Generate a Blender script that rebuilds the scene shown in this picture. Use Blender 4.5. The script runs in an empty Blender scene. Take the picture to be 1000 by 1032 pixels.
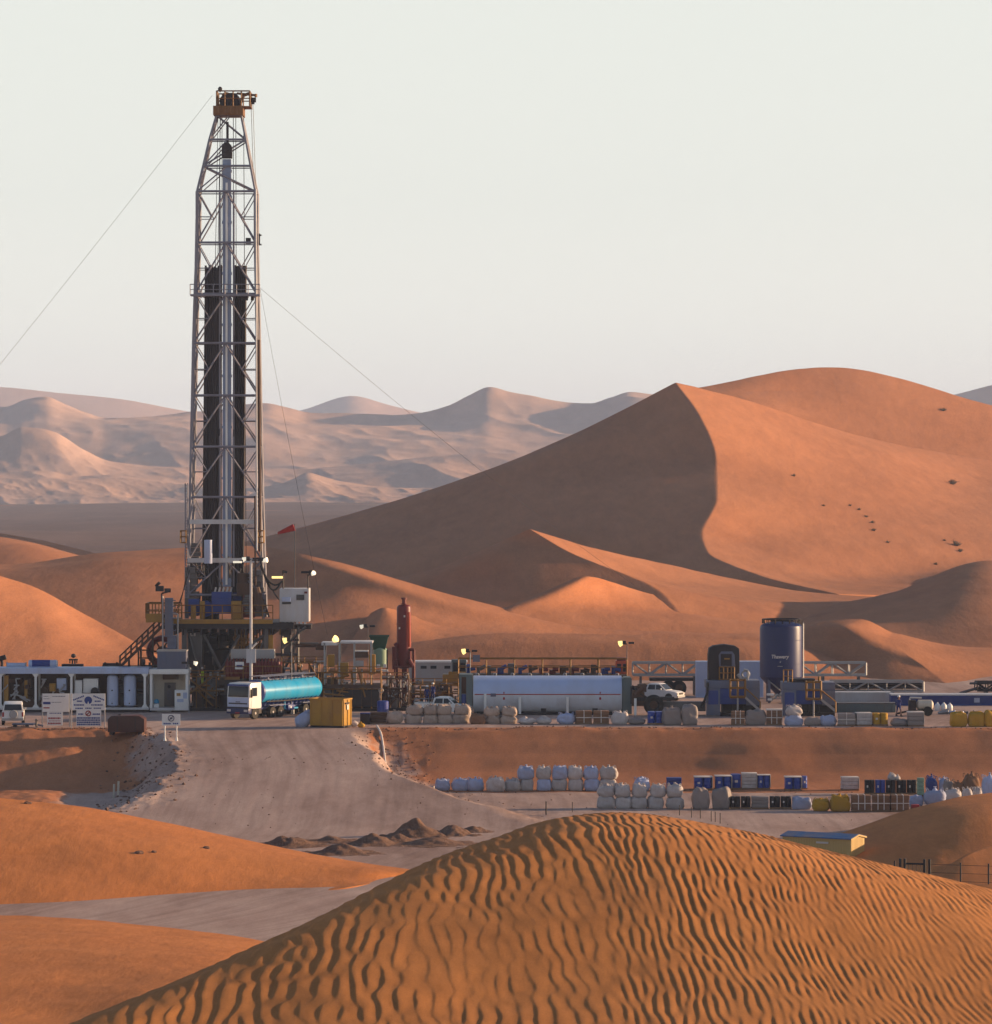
HAZE = 0.92e-4
import bpy, bmesh, math, random
import numpy as np
from mathutils import Vector, Matrix, Euler
random.seed(7)
SC = bpy.context.scene
COL = SC.collection
R = math.radians
# ------------------------------------------------------------------ camera frame
F = 4000.0      # focal length in pixels of the 1000 px wide photograph
HZ = 480.0      # row of the horizon
CZ = 22.7       # eye height above the drilling pad (pad = 0)
PAD, YARD = 0.0, -4.0
def W(px, py, D):                       # pixel + distance -> world point
    return ((px - 500.0) * D / F, D, CZ - (py - HZ) * D / F)
def dist(py, z):                        # distance at which level z shows on row py
    return F * (CZ - z) / (py - HZ)

# ------------------------------------------------------------------ materials
def new_mat(name):
    m = bpy.data.materials.new(name); m.use_nodes = True
    nt = m.node_tree; b = nt.nodes['Principled BSDF']
    return m, nt, b
def N(nt, t, **kw):
    n = nt.nodes.new(t)
    for k, v in kw.items():
        if k.startswith('_'): setattr(n, k[1:], v)
        else: n.inputs[k.replace('__', ' ')].default_value = v
    return n
def ramp(nt, fac, stops):
    r = nt.nodes.new('ShaderNodeValToRGB'); e = r.color_ramp.elements
    while len(e) < len(stops): e.new(0.5)
    for k, (p, c) in enumerate(stops):
        e[k].position = p; e[k].color = (c[0], c[1], c[2], 1)
    nt.links.new(fac, r.inputs[0]); return r.outputs[0]
def mixc(nt, fac, a, b, mode='MIX'):
    m = nt.nodes.new('ShaderNodeMix'); m.data_type = 'RGBA'; m.blend_type = mode
    for sock, v in ((m.inputs[0], fac), (m.inputs[6], a), (m.inputs[7], b)):
        if isinstance(v, (int, float)): sock.default_value = v
        elif isinstance(v, tuple): sock.default_value = (v[0], v[1], v[2], 1)
        else: nt.links.new(v, sock)
    return m.outputs[2]
def paint(name, col, rough=0.5, metal=0.0, dirt=0.35, dirtcol=(0.30, 0.19, 0.13), rnd=0.0, scale=0.8, bump=0.0):
    """worn industrial paint: dust film, streaks and chips in world-sized noise"""
    m, nt, b = new_mat(name)
    tc = N(nt, 'ShaderNodeTexCoord'); geo = N(nt, 'ShaderNodeNewGeometry')
    n1 = N(nt, 'ShaderNodeTexNoise', Scale=scale, Detail=6, Roughness=0.65)
    mp = N(nt, 'ShaderNodeMapping'); mp.inputs['Scale'].default_value = (1, 1, 0.35)
    nt.links.new(tc.outputs['Object'], mp.inputs[0]); nt.links.new(mp.outputs[0], n1.inputs[0])
    f = ramp(nt, n1.outputs[0], [(0.38, (0, 0, 0)), (0.75, (1, 1, 1))])
    mul = N(nt, 'ShaderNodeMath', _operation='MULTIPLY'); mul.inputs[1].default_value = dirt
    nt.links.new(f, mul.inputs[0])
    base = col
    if rnd:
        oi = N(nt, 'ShaderNodeObjectInfo')
        hs = N(nt, 'ShaderNodeHueSaturation'); hs.inputs['Color'].default_value = (*col, 1)
        mr = N(nt, 'ShaderNodeMapRange'); mr.inputs[3].default_value = 1 - rnd; mr.inputs[4].default_value = 1 + rnd * 0.6
        nt.links.new(oi.outputs['Random'], mr.inputs[0]); nt.links.new(mr.outputs[0], hs.inputs['Value'])
        base = hs.outputs[0]
    c = mixc(nt, mul.outputs[0], base, dirtcol)
    nt.links.new(c, b.inputs['Base Color'])
    b.inputs['Roughness'].default_value = rough; b.inputs['Metallic'].default_value = metal
    b.inputs['Specular IOR Level'].default_value = 0.3
    if bump:
        n2 = N(nt, 'ShaderNodeTexNoise', Scale=5.0, Detail=4)
        nt.links.new(tc.outputs['Object'], n2.inputs[0])
        bp = N(nt, 'ShaderNodeBump', Strength=0.6, Distance=bump); nt.links.new(n2.outputs[0], bp.inputs['Height'])
        nt.links.new(bp.outputs[0], b.inputs['Normal'])
    return m
def glow(name, col, e):
    m, nt, b = new_mat(name)
    b.inputs['Base Color'].default_value = (*col, 1)
    b.inputs['Emission Color'].default_value = (*col, 1); b.inputs['Emission Strength'].default_value = e
    return m

def sand_mat(name, c1, c2, sc=0.02, bumpd=0.05, bscale=0.6, streak=True, attr=False, gravel=None, grain=0.05):
    m, nt, b = new_mat(name)
    geo = N(nt, 'ShaderNodeNewGeometry')
    n1 = N(nt, 'ShaderNodeTexNoise', Scale=sc, Detail=8, Roughness=0.6)
    nt.links.new(geo.outputs['Position'], n1.inputs[0])
    c = ramp(nt, n1.outputs[0], [(0.3, c1), (0.7, c2)])
    mp = N(nt, 'ShaderNodeMapping'); mp.inputs['Scale'].default_value = (1.0, 0.22, 1); mp.inputs['Rotation'].default_value = (0, 0, R(25))
    nt.links.new(geo.outputs['Position'], mp.inputs[0])
    n2 = N(nt, 'ShaderNodeTexNoise', Scale=bscale, Detail=7, Roughness=0.7)
    nt.links.new(mp.outputs[0], n2.inputs[0])
    c = mixc(nt, 0.24, c, ramp(nt, n2.outputs[0], [(0.3, tuple(x * 0.55 for x in c1)), (0.7, tuple(min(1, x * 1.35) for x in c2))]))
    n3 = N(nt, 'ShaderNodeTexNoise', Scale=bscale * 9, Detail=5, Roughness=0.8)
    nt.links.new(geo.outputs['Position'], n3.inputs[0])
    c = mixc(nt, 0.85, c, ramp(nt, n3.outputs[0], [(0.25, (0.72, 0.72, 0.72)), (0.75, (1.25, 1.25, 1.25))]), 'MULTIPLY')
    if attr:
        at = N(nt, 'ShaderNodeAttribute', _attribute_name='gravel')
        g1 = N(nt, 'ShaderNodeTexNoise', Scale=0.12, Detail=8, Roughness=0.7)
        mp2 = N(nt, 'ShaderNodeMapping'); mp2.inputs['Scale'].default_value = (1.0, 0.3, 1)
        nt.links.new(geo.outputs['Position'], mp2.inputs[0]); nt.links.new(mp2.outputs[0], g1.inputs[0])
        g = ramp(nt, g1.outputs[0], [(0.33, gravel[0]), (0.5, gravel[1]), (0.68, gravel[2])])
        g2 = N(nt, 'ShaderNodeTexNoise', Scale=6.0, Detail=6, Roughness=0.8)
        nt.links.new(geo.outputs['Position'], g2.inputs[0])
        g = mixc(nt, 0.5, g, ramp(nt, g2.outputs[0], [(0.3, (0.62, 0.62, 0.62)), (0.72, (1.3, 1.3, 1.3))]), 'MULTIPLY')
        # wheel tracks : stretched bands bending with the road
        tn = N(nt, 'ShaderNodeTexNoise', Scale=0.55, Detail=4, Roughness=0.6, Distortion=0.4)
        la = N(nt, 'ShaderNodeAttribute', _attribute_name='lane'); cx = N(nt, 'ShaderNodeCombineXYZ'); spx = N(nt, 'ShaderNodeSeparateXYZ')
        nt.links.new(geo.outputs['Position'], spx.inputs[0]); nt.links.new(la.outputs['Fac'], cx.inputs[0])
        my = N(nt, 'ShaderNodeMath', _operation='MULTIPLY'); my.inputs[1].default_value = 0.035; nt.links.new(spx.outputs[1], my.inputs[0]); nt.links.new(my.outputs[0], cx.inputs[1])
        nt.links.new(cx.outputs[0], tn.inputs[0]); tn.inputs['Scale'].default_value = 1.1; tn.inputs['Distortion'].default_value = 0.15; tn.inputs['Detail'].default_value = 6
        g = mixc(nt, 0.55, g, ramp(nt, tn.outputs[0], [(0.36, (0.74, 0.71, 0.70)), (0.5, (1.0, 1.0, 1.0)), (0.62, (1.16, 1.14, 1.12))]), 'MULTIPLY')
        # soft, ragged border
        ad = N(nt, 'ShaderNodeMath', _operation='ADD'); sb = N(nt, 'ShaderNodeMath', _operation='MULTIPLY_ADD')
        nb = N(nt, 'ShaderNodeTexNoise', Scale=0.35, Detail=8, Roughness=0.75)
        nt.links.new(geo.outputs['Position'], nb.inputs[0])
        nt.links.new(nb.outputs[0], sb.inputs[0]); sb.inputs[1].default_value = 0.9; sb.inputs[2].default_value = -0.45
        nt.links.new(at.outputs['Fac'], ad.inputs[0]); nt.links.new(sb.outputs[0], ad.inputs[1])
        fr = ramp(nt, ad.outputs[0], [(0.38, (0, 0, 0)), (0.62, (1, 1, 1))])
        c = mixc(nt, fr, c, g)
    nt.links.new(c, b.inputs['Base Color'])
    b.inputs['Roughness'].default_value = 0.95
    b.inputs['Specular IOR Level'].default_value = 0.12
    bp = N(nt, 'ShaderNodeBump', Strength=0.7, Distance=bumpd); nt.links.new(n2.outputs[0], bp.inputs['Height'])
    bp2 = N(nt, 'ShaderNodeBump', Strength=0.5, Distance=grain); nt.links.new(n3.outputs[0], bp2.inputs['Height'])
    nt.links.new(bp.outputs[0], bp2.inputs['Normal']); nt.links.new(bp2.outputs[0], b.inputs['Normal'])
    return m

# ------------------------------------------------------------------ numpy noise + splines
_rs = np.random.RandomState(11)
_tab = _rs.rand(256, 256)
def vnoise(x, y):
    xi = np.floor(x).astype(int); yi = np.floor(y).astype(int)
    fx = x - xi; fy = y - yi
    fx = fx * fx * fx * (fx * (6 * fx - 15) + 10); fy = fy * fy * fy * (fy * (6 * fy - 15) + 10)
    a = _tab[xi % 256, yi % 256]; b = _tab[(xi + 1) % 256, yi % 256]
    c = _tab[xi % 256, (yi + 1) % 256]; d = _tab[(xi + 1) % 256, (yi + 1) % 256]
    return (a * (1 - fx) + b * fx) * (1 - fy) + (c * (1 - fx) + d * fx) * fy
def fbm(x, y, o=4, g=0.5):
    s = 0; a = 1; t = 0
    for k in range(o):
        s = s + a * (vnoise(x * 2 ** k + 17.3 * k, y * 2 ** k + 5.1 * k) - 0.5); t += a; a *= g
    return s / t * 2
def ridged(x, y, o=4, g=0.45):
    s = 0; a = 1; t = 0
    for k in range(o):
        s = s + a * (1 - np.abs(2 * vnoise(x * 2 ** k + 3.3 * k, y * 2 ** k + 9.1 * k) - 1)); t += a; a *= g
    return s / t
def pchip(P, t):
    """monotone cubic through rows of P (n, ...) at parameters t in 0..n-1"""
    P = np.asarray(P, float); n = len(P)
    d = np.diff(P, axis=0)
    m = np.zeros_like(P)
    if n > 2:
        s = d[:-1] * d[1:]
        with np.errstate(divide='ignore', invalid='ignore'):
            h = 2 * s / (d[:-1] + d[1:])
        m[1:-1] = np.where(s > 0, h, 0)
    m[0] = d[0]; m[-1] = d[-1]
    i = np.clip(np.floor(t).astype(int), 0, n - 2); u = t - i
    u = u.reshape((-1,) + (1,) * (P.ndim - 1))
    return ((2 * u**3 - 3 * u**2 + 1) * P[i] + (u**3 - 2 * u**2 + u) * m[i] + (-2 * u**3 + 3 * u**2) * P[i + 1] + (u**3 - u**2) * m[i + 1])
def pch(P, m, crease=()):
    n = len(P); cuts = [0] + sorted(crease) + [n - 1]
    t = np.linspace(0, n - 1, m)
    out = np.zeros((m,) + np.asarray(P).shape[1:])
    for a, b in zip(cuts[:-1], cuts[1:]):
        sel = (t >= a) & (t <= b)
        out[sel] = pchip(np.asarray(P)[a:b + 1], t[sel] - a)
    return out
def curve(pts, x):
    """smooth y(x) through (x, y) points"""
    P = np.asarray(pts, float); t = np.interp(x, P[:, 0], np.arange(len(P)))
    return pchip(P[:, 1:2], np.asarray(t).ravel())[:, 0].reshape(np.shape(x))
def grid_mesh(name, X, Y, Z, mat, attr=None, facemask=None, lane=None):
    r, c = X.shape
    co = np.stack([X, Y, Z], -1).reshape(-1, 3).astype(np.float32)
    i = np.arange(r * c).reshape(r, c)
    q = np.stack([i[:-1, :-1], i[:-1, 1:], i[1:, 1:], i[1:, :-1]], -1).reshape(-1, 4)
    if facemask is not None: q = q[facemask.reshape(-1)]
    used = np.unique(q); remap = -np.ones(r * c, int); remap[used] = np.arange(len(used))
    q = remap[q]; co = co[used]
    me = bpy.data.meshes.new(name)
    me.vertices.add(len(co)); me.vertices.foreach_set('co', co.ravel())
    me.loops.add(q.size); me.loops.foreach_set('vertex_index', q.ravel().astype(np.int32))
    me.polygons.add(len(q)); me.polygons.foreach_set('loop_start', (np.arange(len(q)) * 4).astype(np.int32))
    me.update(calc_edges=True); me.validate()
    me.polygons.foreach_set('use_smooth', np.ones(len(me.polygons), bool))
    if attr is not None:
        a = me.attributes.new('gravel', 'FLOAT', 'POINT'); a.data.foreach_set('value', attr.reshape(-1)[used].astype(np.float32))
    if lane is not None:
        a = me.attributes.new('lane', 'FLOAT', 'POINT'); a.data.foreach_set('value', lane.reshape(-1)[used].astype(np.float32))
    me.materials.append(mat)
    o = bpy.data.objects.new(name, me); COL.objects.link(o)
    return o
def structure(o, kind='structure'):
    o['kind'] = kind; return o
# ------------------------------------------------------------------ terrain
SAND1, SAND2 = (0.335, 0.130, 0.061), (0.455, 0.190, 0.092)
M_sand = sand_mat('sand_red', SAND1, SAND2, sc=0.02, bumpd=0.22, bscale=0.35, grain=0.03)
M_sandfar = sand_mat('sand_far_hazed', (0.48, 0.28, 0.20), (0.66, 0.43, 0.33), sc=0.003, bumpd=0.6, bscale=0.05, grain=0.1)  # paler albedo carries part of the distance haze
M_sandnear = sand_mat('sand_orange_near', (0.38, 0.148, 0.046), (0.48, 0.196, 0.062), sc=0.3, bumpd=0.01, bscale=4.0, grain=0.004)
M_sandfg = sand_mat('sand_orange_slope', (0.43, 0.150, 0.046), (0.54, 0.200, 0.064), sc=0.1, bumpd=0.08, bscale=1.2, grain=0.012)
M_dirt = sand_mat('dirt_heap', (0.13, 0.075, 0.055), (0.24, 0.14, 0.10), sc=0.5, bumpd=0.25, bscale=1.6, grain=0.12)
GR = ((0.27, 0.175, 0.145), (0.40, 0.28, 0.24), (0.50, 0.37, 0.32))
M_ground = sand_mat('ground_sand_gravel', SAND1, SAND2, sc=0.05, bumpd=0.04, bscale=0.8, attr=True, gravel=GR, grain=0.05)

def sstep(a, b, x):
    t = np.clip((x - a) / (b - a), 0, 1); return t * t * (3 - 2 * t)

def px_of(X, Y): return 500 + X * F / Y
# ramp edges on the picture, turned into world x for each distance (rows of py, level z along ramp)
def ground_height(X, Y):
    px = px_of(X, Y)
    wob = fbm(X * 0.08, Y * 0.08, 3) * 0.9
    Yw = Y + wob
    # bank profile going from the pad edge (356 m) down to the yard (338 m)
    zb = curve([(300, -4), (334, -4), (338, -3.98), (343, -3.85), (347.5, -3.3), (351, -1.9), (353.5, -0.75), (355.5, -0.10), (358, 0), (380, 0), (500, 0)], np.clip(Yw, 300, 500))
    # left of the ramp : a scooped hollow with a low rim
    zl = curve([(300, -4), (318, -4), (324, -3.4), (329, -3.4), (334, -4.0), (338, -4.1), (344, -3.3), (350, -1.5), (355, -0.15), (358, 0), (380, 0), (500, 0)], np.clip(Yw, 300, 500))
    left = 1 - sstep(-38, -33, X)
    zb = zb * (1 - left) + zl * left
    zr = curve([(290, -4), (300, -3.9), (312, -3.2), (325, -2.25), (340, -1.05), (352, -0.18), (358, 0), (380, 0), (500, 0)], np.clip(Y, 290, 500))
    # ramp mask between two curved edges
    xl = curve([(290, -46), (303, -32), (316, -27.5), (330, -26.8), (345, -28.3), (356, -31), (370, -40)], np.clip(Y, 290, 370))
    xr = curve([(290, 8), (312, -1), (324, -6.5), (333, -9.8), (343, -11.2), (356, -12.4), (370, -8)], np.clip(Y, 290, 370))
    w2 = fbm(X * 0.15 + 9, Y * 0.15, 3) * 0.9
    m = sstep(-3.2, 0.4, X - xl + w2) * (1 - sstep(-0.4, 3.2, X - xr + w2))
    z = zb * (1 - m) + zr * m
    # loose berms along both ramp edges
    inr = sstep(300, 318, Y) * (1 - sstep(350, 359, Y))
    berm = np.exp(-((X - xl + 2.0 + w2) / 1.5) ** 2) * 1.0 + np.exp(-((X - xr - 1.9 + w2) / 1.4) ** 2) * 0.30
    z = z + berm * inr * (0.55 + 0.6 * fbm(X * 0.5, Y * 0.5, 3))
    clod = (np.exp(-((X - xl + 2.5 + w2) / 3.2) ** 2) + 0.55 * np.exp(-((X - xr - 3.5 + w2) / 3.0) ** 2)) * inr
    z = z + clod * (ridged(X * 0.9, Y * 0.7, 4) - 0.5) * 0.34
    rough = sstep(300, 320, Y) * (1 - sstep(354, 360, Y)) * (1 - m)
    z = z + rough * fbm(X * 0.35, Y * 0.3, 4) * np.where(X < -20, 0.26, 0.04)
    z = z + fbm(X * 0.03, Y * 0.03, 3) * 0.08 * (Y < 345)
    # low sand ridge at the pad lip
    z = z + 0.22 * np.exp(-((Yw - 356.2) / 1.1) ** 2) * (1 - m) * (0.6 + fbm(X * 0.3, Y * 0.3, 3))
    # open desert : gentle undulation
    far = sstep(460, 900, Y)
    z = z + far * (fbm(X * 0.004, Y * 0.004, 4) * 5 - 1.5)
    # gravel mask
    yard = (1 - sstep(333.5, 336.5, Yw)) * sstep(214, 224, Y + w2 * 2 + 0)
    pad = sstep(357.6, 359.0, Yw)
    g = np.maximum(yard * (1 - left * sstep(296, 305, Y)), np.maximum(m * sstep(285, 300, Y), pad))
    bl = np.exp(-((X - xl + 1.8 + w2) / 2.4) ** 2) + np.exp(-((X - xr - 3.6 + w2) / 3.2) ** 2)
    g = np.maximum(g, 0.62 * np.clip(bl, 0, 1) * inr)
    g = g * (1 - sstep(452, 470, Y))
    return z, g

def build_ground():
    u = np.concatenate([np.linspace(-3200, -120, 40)[:-1], np.linspace(-120, 1120, 760), np.linspace(1120, 4200, 40)[1:]])
    Ys = np.concatenate([np.linspace(60, 235, 20)[:-1], np.linspace(235, 300, 90)[:-1], np.linspace(300, 362, 260)[:-1],
                         np.linspace(362, 470, 60)[:-1], np.geomspace(470, 3600, 90)[:-1], np.geomspace(3600, 11500, 14)])
    Yg, U = np.meshgrid(Ys, u, indexing='ij')
    X = (U - 500) * Yg / F
    Z, G = ground_height(X, Yg)
    cen = curve([(200, -60), (250, -30), (275, -22), (300, -18), (330, -18.3), (356, -21.5), (372, -18), (400, 0)], np.clip(Yg, 200, 400))
    lane = X - cen
    Gf = (G[:-1, :-1] + G[1:, 1:] + G[1:, :-1] + G[:-1, 1:]) / 4
    Yf = Yg[:-1, :-1]
    gy = (Gf > 0.5) & (Yf < 345); gp = (Gf > 0.5) & (Yf >= 345) & (Yf < 480)
    structure(grid_mesh('ground', X, Yg, Z, M_ground, G, ~(gy | gp), lane))
    structure(grid_mesh('gravel_ground', X, Yg, Z, M_ground, G, gy, lane))
    structure(grid_mesh('pad_ground', X, Yg, Z, M_ground, G, gp, lane))
build_ground()
M_plain = sand_mat('plain_gravel', (0.145, 0.092, 0.080), (0.215, 0.140, 0.118), sc=0.004, bumpd=0.3, bscale=0.03, grain=0.1)
def build_plain():
    u = np.concatenate([np.linspace(-3000, -60, 20)[:-1], np.linspace(-60, 800, 160)])
    Yg, U = np.meshgrid(np.geomspace(1000, 3500, 120), u, indexing='ij'); X = (U - 500) * Yg / F
    Z, _ = ground_height(X, Yg)
    structure(grid_mesh('plain_ground', X, Yg, Z + 0.4, M_plain))
build_plain()
def gz(x, y):
    z, g = ground_height(np.array([[float(x)]]), np.array([[float(y)]])); return float(z[0, 0])

def tilt(net, c, kl, kr, absl=False):
    out = []
    for row in net:
        pc, _, dc = row[c]
        out.append([(p, y, (dc if absl else d) + kl * (pc - p)) if i < c else (p, y, d + kr * (p - pc)) for i, (p, y, d) in enumerate(row)])
    return out
def dune(name, net, nr, nc, mat, rc=(), cc=(), noise=(0, 50), rid=(0, 300), back=None, skirt=3.0):
    """lofts a surface through a control net of (px, py, distance), then drops a hidden rear side"""
    A = np.array(net, float)
    A = pch(A, nr, rc)                       # rows (near -> far)
    A = np.moveaxis(pch(np.moveaxis(A, 1, 0), nc, cc), 0, 1)
    px, py, D = A[..., 0], A[..., 1], A[..., 2]
    X = (px - 500) * D / F; Y = D; Z = CZ - (py - HZ) * D / F
    v = np.linspace(0, 1, nr)[:, None] * np.ones((1, nc))
    fade = np.clip(v * 8, 0, 1)
    if noise[0]: Z = Z + noise[0] * fbm(X / noise[1], Y / noise[1], 5) * fade
    if rid[0]: Z = Z + rid[0] * (ridged(X / rid[1] + Y / rid[1] * 0.3, Y / rid[1] * 0.8, 5, 0.46) - 0.6) * fade * (1 - v ** 5)
    if back:
        L, dz = back                          # extra rows behind the crest
        t = np.linspace(0, 1, 14)[1:, None]
        Xb = X[-1:] * (1 + 0 * t); Yb = Y[-1:] + L * t; Zb = Z[-1:] - dz * (t ** 1.3) * 1.0
        X = np.vstack([X, Xb]); Y = np.vstack([Y, Yb]); Z = np.vstack([Z, Zb])
    if skirt:                                 # buried toe
        X = np.vstack([X[:1], X]); Y = np.vstack([Y[:1] - skirt * 0.6, Y]); Z = np.vstack([Z[:1] - skirt, Z])
    return structure(grid_mesh(name, X, Y, Z, mat))

# ---- far, hazy dune chains (3.3 km to 9 km)
def chain(name, crest, D, rows, mat, rid=(0, 300), noise=(0, 100), n=(60, 500)):
    """crest = [(px, py)] at distance D; rows = [(distance, rise fraction)] in front of it down to the plain"""
    xs = np.linspace(crest[0][0], crest[-1][0], 60)
    cy = curve(crest, xs)
    net = []
    zc = CZ - (cy - HZ) * D / F
    for (d, f) in rows:
        zs = np.convolve(np.pad(zc, 12, mode='edge'), np.ones(25) / 25, 'valid')
        z = (zc * f ** 3 + zs * (1 - f ** 3)) * f - 6 * (1 - f)
        py = HZ + (CZ - z) * F / d
        net.append([(500 + (x - 500) * 1.0, p, d) for x, p in zip(xs, py)])
    net.append([(x, p, D) for x, p in zip(xs, cy)])
    return dune(name, net, n[0], n[1], mat, noise=noise, rid=rid, back=(D * 0.2, 90))
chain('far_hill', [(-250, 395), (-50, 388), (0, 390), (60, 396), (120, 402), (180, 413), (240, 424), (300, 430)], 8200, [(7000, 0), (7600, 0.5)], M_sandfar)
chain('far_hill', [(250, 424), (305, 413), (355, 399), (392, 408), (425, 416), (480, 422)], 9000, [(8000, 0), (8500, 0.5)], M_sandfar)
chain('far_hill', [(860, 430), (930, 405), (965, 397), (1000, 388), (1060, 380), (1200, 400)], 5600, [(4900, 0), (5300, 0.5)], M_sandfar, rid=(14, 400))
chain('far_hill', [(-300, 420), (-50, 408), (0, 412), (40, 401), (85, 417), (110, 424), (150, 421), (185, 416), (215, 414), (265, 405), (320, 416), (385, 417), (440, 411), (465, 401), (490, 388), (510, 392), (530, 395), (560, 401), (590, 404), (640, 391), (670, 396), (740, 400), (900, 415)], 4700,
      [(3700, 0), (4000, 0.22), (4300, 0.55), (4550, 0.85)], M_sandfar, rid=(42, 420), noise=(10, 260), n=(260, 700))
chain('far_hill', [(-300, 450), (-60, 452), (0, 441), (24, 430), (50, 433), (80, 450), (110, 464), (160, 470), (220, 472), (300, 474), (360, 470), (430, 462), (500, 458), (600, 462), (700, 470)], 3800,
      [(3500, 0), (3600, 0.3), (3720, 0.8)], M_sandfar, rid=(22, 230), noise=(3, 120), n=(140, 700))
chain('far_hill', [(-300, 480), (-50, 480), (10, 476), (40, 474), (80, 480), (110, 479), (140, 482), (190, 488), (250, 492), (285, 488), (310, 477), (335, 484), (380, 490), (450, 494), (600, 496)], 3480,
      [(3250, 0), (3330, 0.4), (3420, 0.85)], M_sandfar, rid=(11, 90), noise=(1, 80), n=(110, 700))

# ---- the big dunes behind the pad
A_ = 'sand_hill'
# hind shoulder of the great dune
dune('sand_hill', [
 [(560, 490, 1050), (660, 450, 1050), (740, 455, 1065), (850, 485, 1085), (1000, 500, 1105), (1150, 520, 1120), (1400, 540, 1140)],
 [(560, 480, 1075), (660, 425, 1075), (740, 412, 1092), (850, 432, 1115), (1000, 460, 1135), (1150, 500, 1150), (1400, 520, 1180)],
 [(560, 475, 1100), (655, 404, 1100), (735, 385, 1120), (842, 371, 1150), (1000, 408, 1170), (1150, 445, 1190), (1400, 480, 1220)],
], 90, 240, M_sand, noise=(0.8, 60), back=(260, 50))
# front of the great dune with its S-shaped ridge (creased column)
dune('sand_hill', tilt([
 [(60, 655, 560), (300, 650, 600), (520, 645, 650), (700, 625, 690), (845, 599, 722), (900, 600, 722), (950, 596, 725), (1010, 580, 735), (1150, 570, 760)],
 [(80, 632, 580), (300, 622, 620), (520, 620, 670), (660, 602, 710), (762, 579, 748), (835, 592, 742), (920, 590, 742), (1010, 566, 752), (1150, 550, 790)],
 [(100, 610, 610), (300, 596, 650), (500, 590, 700), (620, 575, 740), (713, 556, 784), (780, 571, 768), (880, 582, 764), (1010, 566, 775), (1150, 530, 820)],
 [(120, 592, 650), (300, 575, 690), (480, 560, 735), (600, 540, 775), (708, 538, 806), (770, 548, 800), (870, 548, 798), (1010, 540, 815), (1150, 510, 850)],
 [(140, 580, 690), (300, 558, 730), (470, 530, 775), (590, 505, 815), (723, 500, 839), (780, 507, 838), (880, 514, 845), (1010, 520, 860), (1150, 494, 890)],
 [(160, 570, 730), (300, 545, 770), (470, 500, 815), (590, 468, 850), (722, 462, 880), (780, 474, 876), (880, 482, 892), (1010, 500, 915), (1150, 486, 940)],
 [(180, 563, 770), (300, 536, 805), (470, 485, 850), (590, 442, 890), (706, 420, 905), (770, 436, 910), (880, 456, 940), (1010, 484, 965), (1150, 482, 980)],
 [(190, 560, 790), (300, 532, 830), (470, 481, 880), (590, 432, 915), (681, 386, 930), (750, 402, 945), (870, 440, 985), (1010, 466, 1005), (1150, 482, 1010)],
], 4, 0.14, 0.30, True), 260, 420, M_sand, cc=(4,), noise=(0.35, 40), back=(150, 60))
# dark dune right of the bowl
dune(A_, [
 [(800, 668, 510), (900, 668, 510), (1000, 668, 510), (1150, 668, 510)],
 [(805, 640, 560), (900, 638, 550), (1000, 628, 550), (1150, 624, 550)],
 [(812, 622, 620), (900, 607, 605), (1000, 586, 600), (1150, 598, 600)],
 [(820, 613, 660), (890, 598, 660), (940, 587, 655), (1000, 566, 650), (1150, 540, 650)][0:1] + [(900, 597, 655), (1000, 566, 650), (1150, 580, 650)],
], 90, 160, M_sand, noise=(0.5, 40), back=(80, 14))
# dune with the curved crest in the middle
dune(A_, tilt([
 [(250,655,540),(400,655,545),(500,652,550),(700,638,572),(760,634,580),(820,628,600),(900,618,620)],
 [(280,632,570),(400,622,580),(520,612,590),(664,596,602),(745,606,615),(830,610,640),(900,608,660)],
 [(330,612,600),(420,600,610),(530,582,612),(628,578,618),(700,594,640),(810,603,665),(900,604,680)],
 [(350,600,625),(430,582,630),(510,556,632),(572,556,632),(650,582,655),(790,596,690),(890,602,700)],
 [(370, 590, 650), (440, 572, 650), (505, 545, 648), (534, 533, 645), (606, 554, 675), (765, 588, 720), (890, 609, 730)],
], 3, 0.10, 0.06), 160, 320, M_sand, cc=(3,), noise=(0.3, 30), back=(60, 16))
dune(A_, tilt([
 [(420, 662, 520), (450, 658, 520), (480, 655, 525), (700, 650, 530), (800, 645, 540), (900, 640, 560)],
 [(440, 640, 545), (475, 632, 545), (505, 620, 548), (680, 625, 560), (800, 632, 570), (900, 630, 580)],
 [(460, 625, 565), (510, 612, 565), (548, 601, 562), (680, 616, 580), (800, 626, 590), (900, 626, 600)],
 [(470, 619, 580), (543, 604, 578), (590, 581, 572), (660, 600, 596), (800, 620, 610), (900, 622, 620)],
], 2, 0.12, 0.06), 110, 260, M_sand, noise=(0.25, 25), back=(40, 8))
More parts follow.
